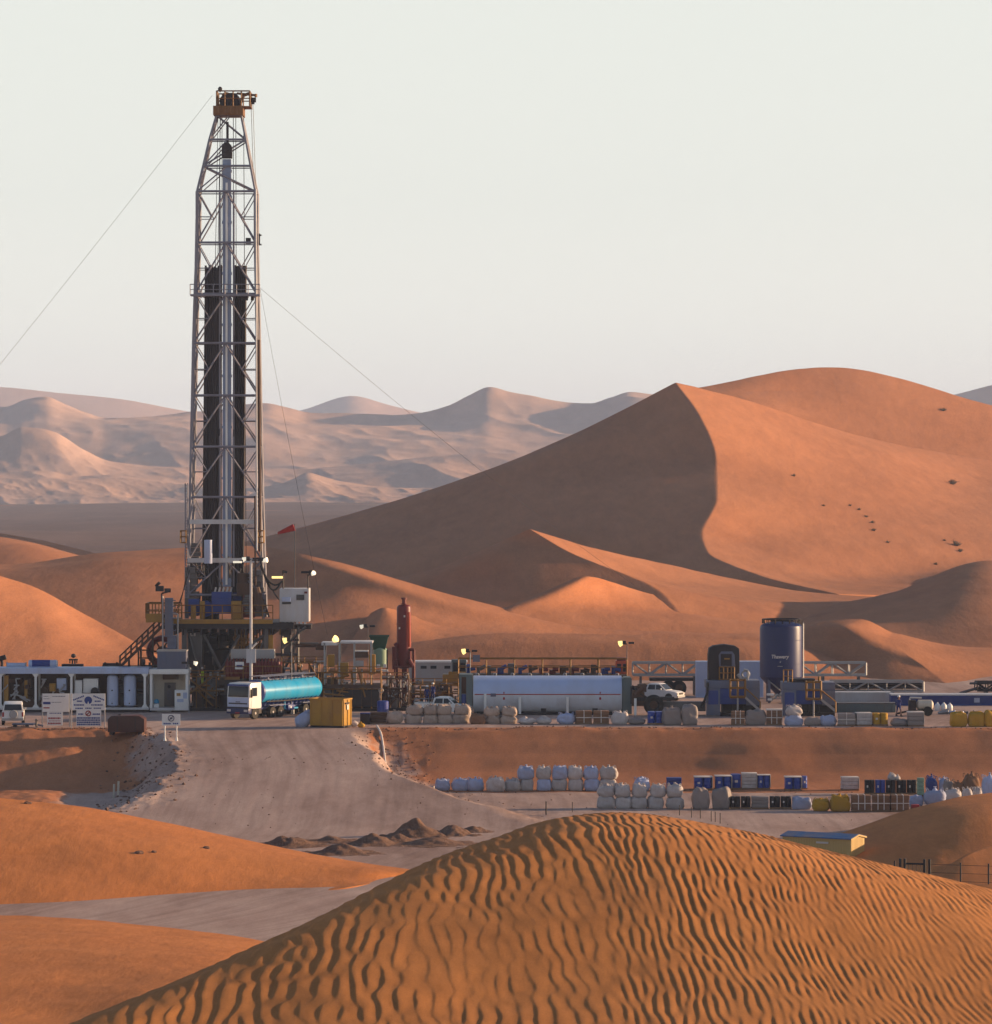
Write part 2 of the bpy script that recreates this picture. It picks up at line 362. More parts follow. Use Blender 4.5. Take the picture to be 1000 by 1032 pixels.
# left chain passing behind the rig, its crest running down to the right
dune(A_, [
 [(-200, 600, 800), (0, 590, 800), (100, 590, 800), (200, 600, 800)],
 [(-200, 545, 850), (0, 548, 850), (90, 565, 850), (200, 590, 850)],
 [(-200, 520, 900), (0, 538, 900), (90, 556, 900), (200, 585, 900)],
], 60, 120, M_sand, noise=(0.3, 40), back=(80, 14))
dune(A_, [
 [(-200, 700, 470), (0, 700, 470), (130, 690, 470), (260, 682, 475), (380, 678, 475), (500, 672, 480), (640, 668, 490), (800, 664, 510)],
 [(-200, 640, 520), (0, 635, 520), (130, 630, 520), (260, 632, 515), (380, 640, 505), (500, 648, 505), (640, 652, 515), (800, 652, 530)],
 [(-200, 600, 560), (0, 592, 560), (130, 585, 560), (260, 583, 572), (345, 592, 548), (480, 625, 533), (620, 642, 540), (780, 647, 545)],
 [(-200, 578, 590), (0, 574, 590), (130, 562, 590), (260, 562, 590), (335, 572, 560), (470, 611, 541), (610, 635, 547), (780, 642, 552)],
 [(-200, 570, 615), (0, 569, 615), (110, 557, 615), (240, 550, 620), (320, 562, 578), (465, 601, 557), (600, 630, 560), (770, 640, 566)],
], 140, 320, M_sand, noise=(0.3, 30), back=(60, 12))
# near left dune
dune(A_, [
 [(-200, 712, 400), (-60, 708, 430), (60, 700, 440), (140, 696, 444), (215, 692, 446)],
 [(-200, 660, 430), (-40, 668, 442), (45, 662, 450), (120, 668, 456), (205, 684, 452)],
 [(-200, 600, 450), (-30, 620, 460), (40, 625, 468), (105, 648, 474), (190, 678, 458)],
 [(-200, 565, 470), (-40, 572, 480), (25, 587, 488), (85, 618, 492), (180, 672, 471)],
], 110, 220, M_sand, noise=(0.2, 18), back=(45, 12))
# small lit dunes and the low dark one behind the pad, right half
dune(A_, [
 [(340, 668, 478), (400, 660, 478), (470, 655, 480), (560, 652, 485), (640, 650, 490)],
 [(362, 634, 500), (392, 630, 500), (450, 640, 500), (540, 641, 505), (640, 644, 505)],
 [(374, 618, 515), (388, 613, 514), (432, 624, 530), (520, 636, 538), (640, 641, 525)],
], 60, 160, M_sand, noise=(0.12, 12), back=(25, 5))
dune(A_, [
 [(330, 688, 440), (430, 687, 441), (540, 687, 441), (640, 687, 441), (760, 687, 441), (860, 688, 440), (960, 690, 438)],
 [(335, 676, 446), (430, 672, 447), (540, 671, 447), (640, 670, 447), (760, 672, 447), (860, 678, 452), (960, 684, 446)],
 [(345, 668, 452), (430, 652, 456), (540, 647, 456), (640, 648, 456), (760, 653, 456), (860, 664, 468), (960, 680, 456)],
 [(350, 664, 458), (430, 645, 463), (510, 638, 465), (640, 639, 466), (760, 645, 465), (860, 660, 476), (960, 678, 460)],
], 80, 260, M_sand, noise=(0.2, 16), back=(30, 6))
# right pair : dark slip face under a lit crest
dune(A_, tilt([
 [(760, 692, 432), (840, 692, 432), (900, 692, 432), (952, 688, 436), (1020, 690, 434), (1200, 690, 434)],
 [(775, 672, 448), (830, 668, 450), (880, 668, 448), (938, 677, 446), (1010, 680, 446), (1200, 675, 446)],
 [(785, 655, 462), (825, 650, 462), (860, 646, 460), (915, 660, 456), (1000, 668, 458), (1200, 664, 460)],
 [(792, 642, 475), (822, 633, 476), (852, 632, 470), (895, 645, 472), (980, 655, 476), (1200, 655, 478)],
 [(800, 638, 482), (828, 627, 484), (866, 624, 486), (900, 638, 492), (980, 652, 498), (1200, 655, 500)],
], 3, 0.12, 0.10), 120, 240, M_sand, cc=(3,), noise=(0.15, 14), back=(30, 8))
# ---- foreground slopes
dune('near_hill', [
 [(-250, 940, 240), (-60, 933, 243), (60, 927, 245), (160, 917, 250), (260, 906, 254), (340, 896, 256), (400, 886, 264)],
 [(-250, 880, 252), (-60, 875, 254), (60, 872, 257), (160, 877, 258), (260, 883, 260), (350, 885.5, 261), (410, 883, 265)],
 [(-250, 825, 266), (-60, 830, 266), (60, 838, 266), (160, 850, 266), (260, 864, 266), (355, 875, 265), (415, 878, 266)],
 [(-250, 798, 280), (-60, 800, 280), (50, 809, 280), (150, 826, 280), (245, 846, 278), (350, 868, 272), (420, 877, 268)],
], 150, 420, M_sandfg, noise=(0.14, 9), back=(18, 3.5))
dune('near_hill', [
 [(-400, 1180, 95), (-60, 1130, 105), (70, 1120, 108), (150, 1100, 110), (230, 1090, 112), (330, 1090, 112)],
 [(-400, 1040, 135), (-60, 1020, 140), (70, 1015, 142), (150, 1010, 142), (230, 1012, 140), (330, 1030, 136)],
 [(-400, 960, 175), (-60, 948, 178), (70, 950, 178), (150, 956, 176), (230, 965, 172), (330, 990, 160)],
 [(-400, 925, 205), (-60, 921, 205), (60, 925, 203), (140, 932, 200), (225, 941, 196), (330, 960, 188)],
], 150, 420, M_sandfg, noise=(0.10, 7), back=(18, 6))
dune('near_hill', [
 [(820, 905, 252), (900, 925, 240), (980, 935, 236), (1060, 940, 234), (1300, 950, 230)],
 [(825, 880, 268), (890, 890, 258), (960, 885, 256), (1050, 880, 256), (1300, 880, 256)],
 [(830, 858, 282), (880, 850, 276), (935, 835, 276), (1010, 815, 280), (1300, 810, 282)],
 [(832, 845, 293), (875, 830, 292), (925, 813, 292), (1000, 799, 296), (1300, 790, 300)],
], 110, 240, M_sandfg, noise=(0.10, 8), back=(16, 4))
dune('near_hill', [
 [(870, 975, 220), (915, 962, 220), (960, 975, 215), (1040, 980, 215), (1300, 980, 215)],
 [(878, 945, 236), (925, 920, 236), (960, 905, 238), (1040, 900, 238), (1300, 900, 238)],
 [(884, 925, 246), (930, 897, 246), (965, 868, 250), (1010, 850, 255), (1100, 835, 258)][0:4] + [(1300, 830, 258)],
], 60, 160, M_sandfg, noise=(0.08, 8), back=(14, 3.5))

# ---- spoil heaps beside the track
def mound(px, py, w, h, D, seed):
    n = 46
    gx, gy = np.meshgrid(np.linspace(-1.5, 1.5, n), np.linspace(-1.5, 1.5, n))
    x0 = (px - 500) * D / F; wm = w * D / F / 2; hm = h * D / F
    r = np.sqrt(gx ** 2 + gy ** 2)
    prof = np.where(r < 1, 0.5 + 0.5 * np.cos(np.pi * np.clip(r, 0, 1)), -0.3 * (r - 1))
    X = x0 + gx * wm; Y = D + gy * wm * 0.8
    base = CZ - (py - HZ) * D / F
    Z = base + hm * 0.85 * prof * (1 + 0.5 * fbm(gx * 2 + seed, gy * 2, 3)) + 0.15 * hm * fbm(gx * 4 + seed, gy * 5 + seed, 4)
    structure(grid_mesh('dirt_mound', X, Y, Z, M_dirt))
for k, (px, py, w, h) in enumerate([(292, 851, 64, 10), (345, 859, 62, 9), (377, 850, 58, 9), (420, 842, 66, 15), (398, 848, 50, 8), (455, 841, 50, 11), (478, 838, 40, 7), (437, 850, 70, 8), (335, 847, 40, 5)]):
    mound(px, py, w, h, dist(py, YARD) - 1, k * 7.7)

# ---- the rippled dune under the camera
def ripple_dune():
    net = [
     [(-2600, 2600, 9), (-900, 2350, 9), (100, 2100, 9), (700, 1950, 9), (1500, 1950, 9), (3200, 2250, 9)],
     [(-900, 1700, 28), (-260, 1520, 28), (250, 1400, 28), (650, 1350, 28), (1150, 1380, 28), (2200, 1500, 28)],
     [(-330, 1460, 41), (-60, 1300, 46), (260, 1190, 50), (640, 1140, 52), (1050, 1160, 52), (1700, 1250, 52)],
     [(-120, 1220, 51), (90, 1110, 57), (340, 1035, 61), (640, 1000, 64), (1000, 1020, 64), (1500, 1100, 64)],
     [(0, 1095, 57), (200, 1000, 64), (400, 935, 68.5), (640, 902, 71), (960, 935, 71), (1400, 1020, 71)],
     [(50, 1045, 61.5), (270, 952, 68.5), (455, 872, 74.3), (640, 830, 78.5), (930, 890, 77), (1340, 982, 75)],
     [(75, 1032, 64), (300, 936, 72), (470, 854, 79), (625, 818, 84), (900, 873, 82), (1320, 975, 78)],
     [(90, 1040, 68), (320, 945, 77), (490, 862, 86), (625, 826, 92), (890, 880, 88), (1320, 985, 83)],
     [(110, 1090, 77), (340, 1010, 89), (500, 940, 99), (625, 905, 108), (890, 950, 102), (1320, 1040, 92)],
    ]
    A = np.array(net, float)
    nr, nc = 1150, 1000
    # more rows where the picture looks
    t = np.interp(np.linspace(0, 1, nr), [0, 0.05, 0.12, 0.3, 0.9, 1], [0, 1.2, 2.2, 3.2, 7.0, 8.0])
    A = pchip(A, t)
    tc = np.interp(np.linspace(0, 1, nc), [0, 0.05, 0.92, 1], [0, 0.6, 4.25, 5])
    A = np.moveaxis(pchip(np.moveaxis(A, 1, 0), tc), 0, 1)
    px, py, D = A[..., 0], A[..., 1], A[..., 2]
    X = (px - 500) * D / F; Y = D.copy(); Z = CZ - (py - HZ) * D / F
    # ripple field : one-sided band-passed noise gives crests that wander, fork and end
    n = 1024; L = 36.0; k0 = 1.0 / 0.345
    fx = np.fft.fftfreq(n, L / n)[None, :]; fy = np.fft.fftfreq(n, L / n)[:, None]
    rs = np.random.RandomState(5)
    ns = np.fft.fft2(rs.randn(n, n))
    kr = np.sqrt(fx ** 2 + fy ** 2); th = np.arctan2(fy, fx)
    G = np.exp(-((kr - k0) / (0.24 * k0)) ** 2) * np.exp(-(th / 0.42) ** 2)
    f = np.fft.ifft2(ns * G); f /= np.abs(f).mean()
    # coordinates : compress wavelengths on the right shoulder
    ux = np.interp(X, [-14, -3, 2, 5, 9, 20], [-17, -3.6, 3.0, 8.8, 18.5, 48])
    uy = Y * 0.44
    ux = ux + 0.30 * fbm(X * 0.3, Y * 0.10, 3) + 0.16 * fbm(X * 1.1, Y * 0.45 + 7, 3) + np.interp(X, [-6, 0, 4, 10], [0.0, 0.02, 0.05, 0.06]) * (Y - 75)
    a = (ux / L * n) % n; b = (uy / L * n) % n
    i0 = a.astype(int); j0 = b.astype(int); fa = a - i0; fb = b - j0
    i1 = (i0 + 1) % n; j1 = (j0 + 1) % n; i0 %= n; j0 %= n
    v = (f[j0, i0] * (1 - fa) + f[j0, i1] * fa) * (1 - fb) + (f[j1, i0] * (1 - fa) + f[j1, i1] * fa) * fb
    ph = np.angle(v) / (2 * np.pi) % 1.0
    # asymmetric profile : long lit back, short steep lee towards the left
    lee = 0.24
    prof = np.where(ph < lee, 0.5 - 0.5 * np.cos(np.pi * ph / lee), 0.5 + 0.5 * np.cos(np.pi * (ph - lee) / (1 - lee)))
    amp = np.clip(np.abs(v), 0.25, 1.25) / 1.25
    wav = np.interp(X, [-3, 5, 9], [0.0175, 0.0145, 0.011])
    amp = amp * np.clip(0.72 + 0.75 * fbm(X * 0.22 + 3, Y * 0.09, 3), 0.3, 1.15)
    Z = Z + (prof - 0.5) * amp * wav * 1.55 + 0.05 * fbm(X * 0.5, Y * 0.25, 4)
    structure(grid_mesh('rippled_sand_hill', X, Y, Z, M_sandnear))
ripple_dune()
# ------------------------------------------------------------------ things
class MB:
    def __init__(s): s.v = []; s.f = []
    def add(s, vs, fs):
        n = len(s.v); s.v += [tuple(v) for v in vs]; s.f += [tuple(i + n for i in f) for f in fs]; return s
    def box(s, x0, x1, y0, y1, z0, z1):
        x0, x1 = sorted((x0, x1)); y0, y1 = sorted((y0, y1)); z0, z1 = sorted((z0, z1))
        vs = [(x, y, z) for z in (z0, z1) for y in (y0, y1) for x in (x0, x1)]
        return s.add(vs, [(0, 2, 3, 1), (4, 5, 7, 6), (0, 1, 5, 4), (2, 6, 7, 3), (0, 4, 6, 2), (1, 3, 7, 5)])
    def cyl(s, a, b, r0, r1=None, n=12, cap=True):
        r1 = r0 if r1 is None else r1
        a = Vector(a); b = Vector(b); d = (b - a)
        if d.length < 1e-6: return s
        d.normalize(); u = d.orthogonal().normalized(); w = d.cross(u)
        vs = []
        for (c, r) in ((a, r0), (b, r1)):
            for k in range(n):
                t = 2 * math.pi * (k + 0.5) / n; vs.append(c + (u * math.cos(t) + w * math.sin(t)) * r)
        fs = [(k, (k + 1) % n, n + (k + 1) % n, n + k) for k in range(n)]
        if cap: fs += [tuple(range(n - 1, -1, -1)), tuple(range(n, 2 * n))]
        return s.add(vs, fs)
    def bar(s, a, b, r=0.05): return s.cyl(a, b, r * 1.15, n=4)
    def tube(s, pts, r=0.05, n=6):
        for a, b in zip(pts[:-1], pts[1:]): s.cyl(a, b, r, n=n)
        return s
    def lathe(s, prof, c=(0, 0, 0), axis='z', n=24):
        vs = []; m = len(prof)
        for (r, h) in prof:
            for k in range(n):
                t = 2 * math.pi * k / n; x, y = r * math.cos(t), r * math.sin(t)
                p = (x, y, h) if axis == 'z' else ((h, x, y) if axis == 'x' else (x, h, y))
                vs.append((p[0] + c[0], p[1] + c[1], p[2] + c[2]))
        fs = [(j * n + k, j * n + (k + 1) % n, (j + 1) * n + (k + 1) % n, (j + 1) * n + k) for j in range(m - 1) for k in range(n)]
        fs += [tuple(range(n)), tuple((m - 1) * n + k for k in range(n))]
        return s.add(vs, fs)
    def prism(s, poly, a, b, axis='y'):
        """polygon (u, w) extruded from a to b; axis y: (u,·,w); axis x: (·,u,w); axis z: (u,w,·)"""
        def P(u, w, t): return (u, t, w) if axis == 'y' else ((t, u, w) if axis == 'x' else (u, w, t))
        n = len(poly); vs = [P(u, w, a) for u, w in poly] + [P(u, w, b) for u, w in poly]
        return s.add(vs, [tuple(range(n)), tuple(range(2 * n - 1, n - 1, -1))] + [(k, n + k, n + (k + 1) % n, (k + 1) % n) for k in range(n)])
    def torus(s, c, R0, r, axis='y', n=24, m=8):
        vs = []
        for i in range(n):
            t = 2 * math.pi * i / n
            for j in range(m):
                p = 2 * math.pi * j / m; q = R0 + r * math.cos(p)
                a, b, h = q * math.cos(t), q * math.sin(t), r * math.sin(p)
                v = (a, h, b) if axis == 'y' else ((h, a, b) if axis == 'x' else (a, b, h))
                vs.append((v[0] + c[0], v[1] + c[1], v[2] + c[2]))
        fs = [(i * m + j, i * m + (j + 1) % m, ((i + 1) % n) * m + (j + 1) % m, ((i + 1) % n) * m + j) for i in range(n) for j in range(m)]
        return s.add(vs, fs)
    def rail(s, pts, h=1.1, step=1.2, r=0.035, mid=True):
        for a, b in zip(pts[:-1], pts[1:]):
            a = Vector(a); b = Vector(b); L = (b - a).length; k = max(1, round(L / step)); up = Vector((0, 0, h))
            for i in range(k + 1):
                p = a + (b - a) * i / k; s.bar(p, p + up, r)
            s.bar(a + up, b + up, r)
            if mid: s.bar(a + up * 0.5, b + up * 0.5, r * 0.8)
        return s
    def centre(s): return tuple(sum(v_[k] for v_ in s.v) / len(s.v) for k in range(3))
    def mesh(s, name, mat, bevel=0.0, smooth=32):
        me = bpy.data.meshes.new(name); me.from_pydata(s.v, [], s.f)
        bm = bmesh.new(); bm.from_mesh(me)
        bmesh.ops.recalc_face_normals(bm, faces=bm.faces)
        if bevel:
            es = [e for e in bm.edges if len(e.link_faces) == 2 and e.calc_face_angle(0) > 0.6]
            bmesh.ops.bevel(bm, geom=es, offset=bevel, segments=2, affect='EDGES', profile=0.6, clamp_overlap=True)
        bm.to_mesh(me); bm.free()
        for p in me.polygons: p.use_smooth = True
        me.set_sharp_from_angle(angle=R(smooth))
        me.materials.append(mat); return me

def obj(name, me, parent=None):
    o = bpy.data.objects.new(name, me); COL.objects.link(o)
    if parent is not None: o.parent = parent
    return o
def tag(o, label, cat, group=None):
    o['label'] = label; o['category'] = cat
    if group: o['group'] = group
    return o
class T:
    """a thing: an Empty at its base; parts written in picture columns/rows of its own plane, depth in metres"""
    def __init__(s, name, label, cat, px0, pyb, z=0.0, D=None, group=None, rot=0.0):
        s.D = D if D else dist(pyb, z); s.s = F / s.D; s.px0 = px0
        s.pyb = HZ + (CZ - z) * F / s.D
        s.root = bpy.data.objects.new(name, None); COL.objects.link(s.root)
        s.root.empty_display_size = 0.5
        s.root.location = ((px0 - 500) / s.s, s.D, z); s.root.rotation_euler = (0, 0, R(rot))
        tag(s.root, label, cat, group); s.parts = []
    def u(s, px): return (px - s.px0) / s.s
    def v(s, py): return (s.pyb - py) / s.s
    def part(s, name, mat, parent=None, bevel=0.0, label=None):
        m = MB(); s.parts.append((name, m, mat, parent, bevel, label)); return m
    def bx(s, m, x0, x1, y0, y1, d0=0, d1=1.0): return m.box(s.u(x0), s.u(x1), d0, d1, s.v(y1), s.v(y0))
    def P(s, px, py, d=0.0): return (s.u(px), d, s.v(py))
    def done(s):
        made = {}
        for (name, m, mat, parent, bevel, label) in s.parts:
            if not m.f: continue
            lst = []
            for sub in (islands(m) if name not in KEEP else [m]):
                par = s.root
                if parent is not None:
                    cands = made[id(parent)]; c = sub.centre()
                    par = min(cands, key=lambda q: (Vector(q[1]) - Vector(c)).length)[0]
                o = obj(name, sub.mesh(name, mat, bevel), par); lst.append((o, sub.centre()))
                if label: o['label'] = label
            made[id(m)] = lst
        return s.root
KEEP = {'mast_lattice', 'railing', 'marks', 'text', 'blue_text', 'red_text', 'arc_text', 'bracing', 'corrugation', 'walkway', 'tank_cradle', 'pallet', 'load', 'strap', 'door_marks', 'engine_pipe', 'ladder', 'skid_frame', 'wire', 'mast_shoe', 'red_stripe', 'lettering', 'symbol', 'valve', 'stair', 'roof_trim'}
def islands(m, tol=0.05, limit=12):
    """separate pieces of one part (a pair of posts, two mirrors) become objects of their own"""
    n = len(m.v); par = list(range(n))
    def fd(i):
        while par[i] != i: par[i] = par[par[i]]; i = par[i]
        return i
    for f in m.f:
        for k in f[1:]:
            a, b = fd(f[0]), fd(k)
            if a != b: par[a] = b
    g = {}
    for i in range(n): g.setdefault(fd(i), []).append(i)
    if len(g) == 1: return [m]
    boxes = [[[min(m.v[i][k] for i in ids) for k in range(3)], [max(m.v[i][k] for i in ids) for k in range(3)], set([r])] for r, ids in g.items()]
    if len(boxes) > 400: return [m]
    ch = True
    while ch:
        ch = False; out = []
        for b in boxes:
            for o in out:
                if all(b[0][k] <= o[1][k] + tol and b[1][k] >= o[0][k] - tol for k in range(3)):
                    o[0] = [min(p, q) for p, q in zip(o[0], b[0])]; o[1] = [max(p, q) for p, q in zip(o[1], b[1])]; o[2] |= b[2]; ch = True; break
            else: out.append(b)
        boxes = out
    if len(boxes) == 1 or len(boxes) > limit: return [m]
    res = []
    for b in boxes:
        ids = [i for r in b[2] for i in g[r]]; mp = {i: k for k, i in enumerate(ids)}; q = MB(); q.v = [m.v[i] for i in ids]; q.f = [tuple(mp[i] for i in f) for f in m.f if f[0] in mp]; res.append(q)
    return res
def copy_tree(o, parent=None):
    c = o.copy(); COL.objects.link(c)
    if parent is not None: c.parent = parent
    for ch in list(o.children): copy_tree(ch, c)
    return c

DUST = (0.33, 0.21, 0.15)
M = {
 'mast': paint('mast_paint', (0.20, 0.195, 0.24), 0.45, 0.1, 0.45, (0.16, 0.12, 0.11)),
 'mastdark': paint('mast_column', (0.20, 0.25, 0.38), 0.45, 0.2, 0.4, (0.12, 0.08, 0.07)),
 'white': paint('white_paint', (0.52, 0.52, 0.55), 0.4, 0, 0.5, (0.36, 0.27, 0.21)),
 'clean': paint('clean_white', (0.74, 0.74, 0.74), 0.3, 0, 0.2, DUST),
 'cream': paint('cream_panel', (0.55, 0.50, 0.42), 0.6, 0, 0.4, DUST),
 'tankwhite': paint('tank_white', (0.56, 0.60, 0.68), 0.22, 0, 0.45, (0.35, 0.30, 0.28)),
 'blueish': paint('pale_blue_paint_and_sky_tint', (0.40, 0.48, 0.68), 0.4, 0, 0.4, DUST),  # pale blue paint, also the painted sky tint of white parts in shade
 'skytint': paint('sky_tinted_white', (0.40, 0.49, 0.72), 0.35, 0, 0.35, (0.35, 0.36, 0.45)),  # white paint with reflected sky and sky-lit shade put into its colour
 'blue': paint('blue_paint', (0.012, 0.04, 0.22), 0.45, 0, 0.3, (0.10, 0.08, 0.09)),
 'silo': paint('silo_navy', (0.010, 0.018, 0.095), 0.42, 0, 0.3, (0.03, 0.025, 0.05)),
 'cyan': paint('tanker_blue', (0.008, 0.30, 0.56), 0.32, 0, 0.3, (0.30, 0.36, 0.34)),
 'grey': paint('grey_steel', (0.12, 0.115, 0.12), 0.55, 0.3, 0.45, (0.10, 0.065, 0.05)),
 'lgrey': paint('light_grey_steel', (0.30, 0.31, 0.33), 0.5, 0.2, 0.45, DUST),
 'bluegrey': paint('blue_grey_steel', (0.10, 0.12, 0.19), 0.5, 0.1, 0.5, (0.17, 0.12, 0.10)),
 'dark': paint('dark_steel', (0.022, 0.018, 0.022), 0.6, 0.2, 0.4, (0.06, 0.035, 0.028)),
 'black': paint('black_rubber', (0.012, 0.011, 0.011), 0.75, 0, 0.3, (0.06, 0.04, 0.03)),
 'pipe': paint('drill_pipe_steel', (0.028, 0.022, 0.027), 0.4, 0.4, 0.4, (0.06, 0.035, 0.03), rnd=0.7),
 'yellow': paint('yellow_paint', (0.36, 0.18, 0.015), 0.5, 0, 0.6, (0.14, 0.07, 0.035)),
 'yrail': paint('yellow_rail', (0.26, 0.12, 0.018), 0.5, 0, 0.6, (0.09, 0.045, 0.025)),
 'skip': paint('skip_yellow', (0.40, 0.215, 0.02), 0.55, 0, 0.6, (0.17, 0.075, 0.03)),
 'brown': paint('rusty_brown', (0.085, 0.042, 0.025), 0.7, 0, 0.6, (0.035, 0.022, 0.018)),
 'rust': paint('crown_rust', (0.19, 0.085, 0.028), 0.6, 0, 0.6, (0.09, 0.04, 0.02)),
 'red': paint('dark_red_paint', (0.13, 0.010, 0.010), 0.45, 0, 0.4, (0.08, 0.02, 0.018)),
 'orange': paint('orange_red', (0.42, 0.06, 0.02), 0.45, 0, 0.4, (0.2, 0.05, 0.03)),
 'flag': paint('red_cloth', (0.40, 0.02, 0.015), 0.8, 0, 0.1),
 'green': paint('dark_green', (0.02, 0.085, 0.055), 0.5, 0, 0.4, (0.06, 0.06, 0.04)),
 'lgreen': paint('pale_green', (0.22, 0.34, 0.25), 0.5, 0, 0.5, (0.14, 0.12, 0.08)),
 'teal': paint('grey_green', (0.10, 0.14, 0.15), 0.6, 0, 0.5, (0.15, 0.12, 0.10)),
 'glass': paint('dark_glass', (0.02, 0.025, 0.035), 0.08, 0, 0.15, (0.1, 0.09, 0.09)),
 'cabin': paint('cabin_sand_yellow', (0.52, 0.36, 0.14), 0.6, 0, 0.3, (0.35, 0.22, 0.10)),
 'roofblue': paint('roof_blue', (0.03, 0.12, 0.30), 0.6, 0, 0.75, (0.26, 0.19, 0.15)),
 'markblue': paint('sign_blue', (0.015, 0.05, 0.24), 0.6, 0, 0.1),
 'markred': paint('sign_red', (0.30, 0.02, 0.03), 0.6, 0, 0.1),
 'markdark': paint('sign_grey', (0.10, 0.10, 0.16), 0.6, 0, 0.1),
 'wood': paint('pallet_wood', (0.24, 0.14, 0.075), 0.8, 0, 0.5, (0.1, 0.06, 0.04)),
 'plastic': paint('blue_plastic', (0.012, 0.05, 0.30), 0.4, 0, 0.2, DUST),
 'skin': paint('skin', (0.30, 0.15, 0.09), 0.6, 0, 0.0),
 'coverall': paint('blue_coverall', (0.012, 0.03, 0.16), 0.85, 0, 0.15, DUST),
 'hivis': paint('lime_vest', (0.45, 0.55, 0.03), 0.7, 0, 0.1),
 'lamp': glow('lamp_lit', (1.0, 0.74, 0.25), 0.8),
 'lampw': glow('lamp_white', (1.0, 0.92, 0.72), 0.35),
 'bagw': paint('woven_white', (0.50, 0.46, 0.46), 0.8, 0, 0.6, (0.28, 0.20, 0.16), rnd=0.15, scale=3.0, bump=0.05),
 'bagb': paint('woven_beige', (0.42, 0.33, 0.28), 0.85, 0, 0.6, (0.22, 0.14, 0.10), rnd=0.18, scale=3.0, bump=0.05),
 'bagu': paint('woven_blue_and_sky_tint', (0.36, 0.42, 0.62), 0.75, 0, 0.5, (0.28, 0.22, 0.22), rnd=0.2, scale=3.0, bump=0.05),  # pale blue cloth; on white bags it paints the sky-lit shade
 'bagy': paint('mustard_wrap', (0.44, 0.24, 0.015), 0.75, 0, 0.4, (0.30, 0.14, 0.02), rnd=0.1, scale=1.4, bump=0.04),
 'boxb': paint('brown_board', (0.22, 0.115, 0.065), 0.85, 0, 0.5, (0.13, 0.075, 0.05), rnd=0.15),
 'boxg': paint('grey_wrap', (0.26, 0.22, 0.21), 0.6, 0, 0.5, (0.22, 0.15, 0.12), rnd=0.12, bump=0.03),
 'strap': paint('white_strap', (0.60, 0.55, 0.52), 0.6, 0, 0.2, DUST),
}
